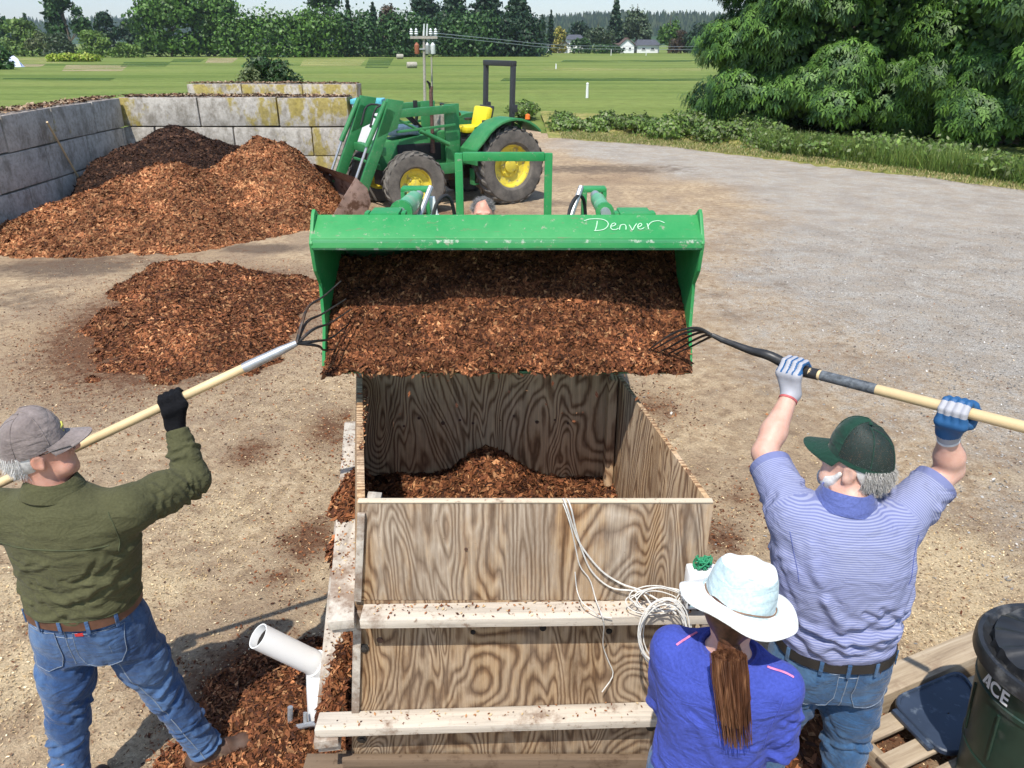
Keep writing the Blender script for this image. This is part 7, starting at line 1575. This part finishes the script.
for q, hp_, wr_, th_, sd in (('L', RHl, wl, 1, -1), ('R', RHr, wr2, -1, -1)):
    G = SDF(.01); hp4 = fist(hp_, dR_, wr_, sd, .019, .0012, th_); put_hand(G, hp4); el_ = Vector(J2[q+'arm'][1]); wd_ = (el_-wr_).normalized(); G.cap(wr_, wr_+wd_*.030, .034, .033, .012, eb=1)
    w_ = wr_-hp_; w_ = (w_-dR_*w_.dot(dR_)).normalized(); n_ = dR_.cross(w_)*sd
    def glu(V, hp_=hp_, w_=w_, n_=n_, q=q):
        D = V-A3(hp_); a1, a2 = D@A3(w_), D@A3(n_); al = D@A3(dR_); ang = np.degrees(np.arctan2(a2, a1)) % 360
        band = (np.abs(np.mod(al+.0225, .0225)-.01125) > .0075) & (a1 < .045)
        palm = ((ang > 190) & (ang < 350) & (a1 < .05)); 
        return {'u': (palm | (band & (ang > 60))).astype(float) if q == 'L' else ((a1 > .0) | (ang > 150)).astype(float)*(D@A3(wd_) < .085)}
    sdf_obj('glove', G, .0036, M_glove, man2, smooth_it=1, extra=glu)
    m = MB(); m.tube([wr_+wd_*.026, wr_+wd_*.034], .0345, 20); m.build('glove_cuff', simple('red_edge' if q == 'L' else 'white_edge', (.45, .10, .10) if q == 'L' else (.7, .7, .7), .8), man2, smooth=True)
M_dg = cloth('dark_green_cotton', (.012, .045, .030), var=.2); t = NT('cap_mesh'); v = t.tex(); vo = t.new('ShaderNodeTexVoronoi', Vector=v, Scale=260.0); al_ = t.ramp(vo.outputs['Distance'], [(.30, 1.0), (.36, .0)])
t.fin((.010, .022, .017), .7); tr = t.new('ShaderNodeBsdfTransparent'); n = t.math('SUBTRACT', 1.0, t.math('MULTIPLY', al_, .62)); mx = t.new('ShaderNodeMixShader', i0=n, i1=tr.outputs[0], i2=t.b.outputs[0]); t.l.new(mx.outputs[0], t.out.inputs[0])
cap_hat(man2, g, r, f, u, [M_dg, t.m], tip=.082, mesh_back=True)
hs = SDF(.01); Mh = [[r[i], f[i], u[i]] for i in range(3)]; hs.ell(g(0, -.016, .004), (.080, .098, .108), Mh); hs.clip(g(0, -.022, 0), f*.9-u*.5); hs.clip(g(0, 0, -.072), -u); sdf_obj('hair', hs, .004, M_white, man2, noise=.0018)
bd = SDF(.012); bd.ell(g(-.043, .050, -.075), (.031, .036, .038), Mh); bd.ell(g(.043, .050, -.075), (.031, .036, .038), Mh); bd.ell(g(0, .080, -.098), (.035, .028, .030), Mh); bd.path([g(-.070, .022, -.030), g(-.062, .04, -.07)], [.009, .014]); bd.path([g(.070, .022, -.030), g(.062, .04, -.07)], [.009, .014]); sdf_obj('beard', bd, .004, M_white, man2, noise=.002)
gg = np.random.default_rng(5); roots, dirs = [], []
for _ in range(3200):
    a_ = gg.uniform(1.9, 4.38); z_ = gg.uniform(-.075, .020); k_ = math.sqrt(max(.05, 1-((z_)/.090)**2)); roots.append(g(.082*k_*math.sin(a_), .100*k_*math.cos(a_)-.020, z_)); dirs.append(r*math.sin(a_)*.6-f*.4-u*.8)
hairstrands('hair_strands', roots, [tuple(d) for d in dirs], .030, .0009, simple('grey_white_hair', (.40, .38, .35), .7, var=.5, sc=200), man2, curl=.9, seed=3)
# ================================================================== woman in blue sweater and sun hat
yw = -.48
hw = P(739, 590, 1.70); hw.z = 1.475
J3 = dict(yaw=yw, torso=[(.84, .60, 1.685, .165, .125), (1.00, .60, 1.685, .150, .115), (1.14, .60, 1.68, .165, .122), (1.24, .60, 1.68, .178, .115), (1.295, .605, 1.68, .150, .092), (1.335, .61, 1.68, .095, .07), (1.37, .612, 1.68, .055, .052)],
          pelvis=[(.72, .60, 1.68, .15, .115), (.84, .60, 1.68, .168, .125), (.96, .60, 1.68, .150, .115)], head=(hw.x-.006, hw.y, 1.475), face=(.36, .93, -.08), neck=(.612, 1.68, 1.33), nr=.046, hs=.93, ar=.82,
          Larm=[(.476, 1.75, 1.268), (.478, 1.80, 1.03), (.54, 1.91, .985)], Rarm=[(.742, 1.612, 1.262), (.780, 1.625, 1.03), (.735, 1.80, .985)],
          Lleg=[(.52, 1.71, .80), (.50, 1.72, .44), (.50, 1.68, .09), (.56, 1.86, .04)], Rleg=[(.68, 1.65, .80), (.70, 1.66, .44), (.70, 1.62, .09), (.78, 1.79, .04)])
J3['Lhand'] = open_hand(J3['Larm'][2], (.25, .9, .05), (0, 0, -1), 1); J3['Rhand'] = open_hand(J3['Rarm'][2], (-.25, .9, .05), (0, 0, -1), -1)
woman, g, r, f, u = skin_body('person', J3, M_skin2, (.6, 1.68, 0), 'person with long brown ponytail, blue sweater and white sun hat at the bin')
sh = SDF(.03); T = J3['torso']; sh.loft([s_ for s_ in T[:-1]], yw, .03, off=.010)
for q in 'LR':
    s0, e0_, w0 = [Vector(x) for x in J3[q+'arm']]; cf = lerp(e0_, w0, .9); sh.path([lerp(Vector((.605, 1.68, 1.23)), s0, .7), s0, lerp(s0, e0_, .5), e0_], [.068, .062, .056, .052], .03); sh.cap(e0_, cf, .050, .036, .02, eb=1)
sh.clip((0, 0, .86), (0, 0, -1)); fl = torso_folds(T, yw, 16, .95, 1.2, .0045, .014, 61, sag=.04, span=.8, slope=.2)
for q in 'LR':
    s0, e0_, w0 = [Vector(x) for x in J3[q+'arm']]; fl += limb_folds(s0, e0_, .056, 12, .006, .010, 71+ord(q), span=2.0, pitch=1.4)
fl += [([(.72, 1.50, 1.24), (.735, 1.50, 1.15), (.70, 1.52, 1.06)], .011, -.008), ([(.73, 1.52, 1.17), (.68, 1.52, 1.13), (.63, 1.53, 1.12)], .011, .006)]
so, V, F = sdf_obj('sweater', sh, .0062, M_royal, woman, folds=fl); bv = bvh_of(V, F)
m = MB(); nk = Vector((.612, 1.68, 1.335)); m.tube([nk+Vector((math.cos(a)*.078, math.sin(a)*.072, .006*math.sin(a))) for a in np.linspace(0, 6.2832, 33)], .008, 8); m.build('neck_rib', M_royal, so, smooth=True)
dn = (0, .35, -1)
seamline('pink_piping', bv, [(.47, 1.66, 1.50), (.505, 1.68, 1.50), (.535, 1.70, 1.50)], (0, .25, -1), M_pink, so, .003, .002); seamline('pink_piping', bv, [(.70, 1.57, 1.50), (.735, 1.555, 1.50), (.765, 1.54, 1.5)], (0, .25, -1), M_pink, so, .003, .002)
seamline('sleeve_seam', bv, [(.755, 1.3, 1.29), (.735, 1.3, 1.20), (.725, 1.3, 1.10)], (-.1, 1, 0), simple('navy_thread', (.05, .07, .33), .9), so, .0016)
trousers(woman, J3, M_jean, 80, -.012)
# sun hat
hc = P(739.5, 599, 1.687); hc.z = 1.505; upv = Vector((.20, .15, 1)).normalized(); HM = axM(hc, upv, (1, 0, 0)); m = MB(); n = 72; prof = [(.163, -.020, 1), (.164, -.017, 1), (.160, -.014, 1), (.135, -.002, .8), (.110, .004, .4), (.094, .008, .1)]
for r_, z_, wv in prof:
    for j in range(n): a = j/n*6.2832; m.v.append(tuple(HM @ Vector((r_*math.cos(a)*(1+.015*math.sin(a*2)), r_*1.02*math.sin(a), z_+wv*(.011*math.sin(a*2+.6)+.006*math.sin(a*5)-.012*math.sin(a))))))
for r_, z_, wv in [(.0945, .004, .1), (.110, .000, .4), (.135, -.006, .8), (.158, -.018, 1), (.163, -.020, 1)]:
    for j in range(n): a = j/n*6.2832; m.v.append(tuple(HM @ Vector((r_*math.cos(a)*(1+.015*math.sin(a*2)), r_*1.02*math.sin(a), z_+wv*(.011*math.sin(a*2+.6)+.006*math.sin(a*5)-.012*math.sin(a))))))
for i in range(10):
    for j in range(n): m.f.append([i*n+j, i*n+(j+1) % n, (i+1)*n+(j+1) % n, (i+1)*n+j]); m.m.append(0)
M_hatw = cloth('white_hat_cloth', (.78, .79, .76), var=.03, sc=420, bump=.12); M_hatb = cloth('pale_blue_hat_cloth', (.46, .58, .60), var=.08, sc=420, bump=.12)
hat = m.build('sun_hat', M_hatw, woman, smooth=True)
m = MB(); cp_ = [(.0945, .004, 0), (.093, .030, 0), (.088, .060, .0), (.082, .084, .0), (.076, .096, 0), (.066, .100, 1), (.045, .098, 1), (.02, .094, 1), (.0, .093, 1)]
for k, (r_, z_, tp_) in enumerate(cp_):
    for j in range(n):
        a = j/n*6.2832; dent = .014*math.exp(-((a-4.5)/.35)**2)*(z_/.1) if not tp_ else 0; m.v.append(tuple(HM @ Vector(((r_-dent)*math.cos(a), (r_-dent)*1.10*math.sin(a), z_+.006*math.sin(a*2+1)*(z_/.1)+.003*math.sin(a*7)*(z_ > .02)))))
for i in range(len(cp_)-1):
    for j in range(n): m.f.append([i*n+j, i*n+(j+1) % n, (i+1)*n+(j+1) % n, (i+1)*n+j]); m.m.append(1 if i >= 4 else 0)
m.build('hat_crown', [M_hatb, M_hatw], hat, smooth=True)
m = MB(); m.tube([HM @ Vector((.097*math.cos(a), .106*math.sin(a), .010+.004*math.sin(a*3))) for a in np.linspace(2.9, 6.0, 30)], .0022, 6); m.build('hat_cord', simple('brown_cord', (.22, .13, .08), .8), hat, smooth=True)
m = MB(); m.tube([HM @ Vector((.100*math.cos(a), .109*math.sin(a), .003)) for a in np.linspace(0, 6.283, 60)], .004, 6); m.build('hat_band', M_hatb, hat, smooth=True)
# hair: cap of hair and long ponytail
hs = SDF(.012); Mh = [[r[i], f[i], u[i]] for i in range(3)]; hs.ell(g(0, -.016, .012), (.083, .104, .100), Mh); hs.clip(g(0, .04, 0), f*.8-u*.3); hs.clip(g(0, 0, -.075), -u)
hs.ell(g(0, -.092, -.055), (.030, .028, .035), Mh, .02); sdf_obj('hair', hs, .005, M_brown, woman, noise=.001)
pt0 = g(0, -.105, -.060); pe = P(737, 742, 1.512); pm1 = P(729, 655, 1.555); pm2 = P(733, 700, 1.525); gg = np.random.default_rng(9); m = MB(); ax_ = bez([pt0, pt0+Vector((.0, -.03, -.03)), pm1, pm2, pe], 16)
for k in range(460):
    a = gg.uniform(0, 6.283); q = math.sqrt(gg.random()); ph = gg.uniform(0, 6.28); pts = []; ln = 17-int(gg.integers(0, 4)); am = gg.uniform(.002, .006)
    for i in range(0, ln, 2):
        t_ = i/16; wd = .022+.036*math.sin(min(1, t_*1.5)*1.5)*(1-.45*t_) ; th_ = .016+.016*min(1, t_*2)
        pts.append(ax_[i]+Vector((math.cos(a)*q*wd+am*math.sin(ph+t_*7), math.sin(a)*q*th_*(.8)-.0, 0)))
    m.tube(pts, [.0022*(1-.6*i/(len(pts)-1)) for i in range(len(pts))], 3, cap=False)
t = NT('ponytail_hair'); n = t.noise(t.map(t.tex(), (60, 60, 2)), 1.0, 4, .7); t.fin(t.ramp(n, [(.3, (.045, .018, .010)), (.5, (.11, .045, .022)), (.72, (.24, .115, .055))]), .42, spec=.5)
m.build('ponytail', t.m, woman, smooth=True)
m = MB(); m.tube([pt0+Vector((math.cos(a)*.016, math.sin(a)*.014-.012, -.012)) for a in np.linspace(0, 6.283, 16)], .005, 6); m.build('hair_tie', M_knit, woman, smooth=True)
# ================================================================== driver on the near tractor
hd3 = P(483, 211, 5.62)
dx_ = hd3.x; sth = Vector((CX-.02, 5.42, 1.45))
J4 = dict(yaw=math.pi, torso=[(1.04, CX, 5.84, .17, .13), (1.18, CX-.03, 5.82, .17, .13), (1.34, CX-.08, 5.76, .20, .13), (1.46, dx_+.03, 5.70, .19, .115), (1.53, dx_+.01, 5.68, .13, .09), (1.58, dx_, 5.66, .07, .06)],
          pelvis=[(1.02, CX, 5.84, .17, .14), (1.12, CX, 5.84, .17, .14), (1.20, CX-.02, 5.83, .16, .13)], head=(dx_, 5.62, 1.75), face=(.05, -1, .05), neck=(dx_, 5.66, 1.54),
          Larm=[(dx_+.20, 5.70, 1.46), (dx_+.28, 5.52, 1.28), tuple(SW @ Vector((.15, -.10, .0)))], Rarm=[(dx_-.17, 5.70, 1.46), (dx_-.20, 5.55, 1.26), tuple(SW @ Vector((-.17, -.06, .0)))],
          Lleg=[(CX+.10, 5.80, 1.14), (CX+.15, 5.38, 1.14), (CX+.16, 5.42, .94), (CX+.16, 5.26, .88)], Rleg=[(CX-.10, 5.80, 1.14), (CX-.15, 5.38, 1.14), (CX-.16, 5.42, .94), (CX-.16, 5.26, .88)])
for q, sg in (('L', 1), ('R', -1)):
    gp = SW @ Vector((sg*.18, .0, 0)); wp = gp+Vector((sg*.015, .075, -.02)); J4[q+'arm'][2] = tuple(wp); J4[q+'hand'] = fist(gp, SW.to_3x3() @ Vector((0, 1, 0)), wp, 1, .014)
drv, g, r, f, u = skin_body('person', J4, M_skin, (CX, 5.75, 1.0), 'person driving the near tractor, only grey hair showing above the green bucket', res=.0075)
sh = SDF(.03); sh.loft(J4['torso'][:-1], math.pi, .03, off=.006)
for q in 'LR':
    s0, e0_, w0 = [Vector(x) for x in J4[q+'arm']]; cf = lerp(e0_, w0, .85); sh.path([s0, e0_], [.066, .054]); sh.cap(e0_, cf, .052, .038, .02, eb=1)
sdf_obj('jacket', sh, .010, cloth('navy_jacket', (.03, .04, .08)), drv); trousers(drv, J4, M_jean, 90, -.01, res=.010)
hs = SDF(.012); Mh = [[r[i], f[i], u[i]] for i in range(3)]; hs.ell(g(0, -.022, .030), (.083, .098, .096), Mh); hs.clip(g(0, .062, .058), f*.8-u*.5); hs.clip(g(0, 0, -.06), -u); sdf_obj('hair', hs, .006, M_pepper, drv, noise=.003)
gg = np.random.default_rng(8); roots, dirs = [], []
for _ in range(1500):
    d_ = gg.normal(size=3); d_ /= np.linalg.norm(d_); d_[2] = abs(d_[2])*.9; roots.append(g(.080*d_[0], -.022+.094*min(d_[1], .72), .030+.092*d_[2])); dirs.append(r*d_[0]+f*d_[1]*.6+u*d_[2]*.6)
hairstrands('hair_strands', roots, [tuple(d) for d in dirs], .026, .0014, simple('salt_pepper_hair', (.22, .21, .20), .6, var=.8, sc=160), drv, curl=1.0, seed=4)
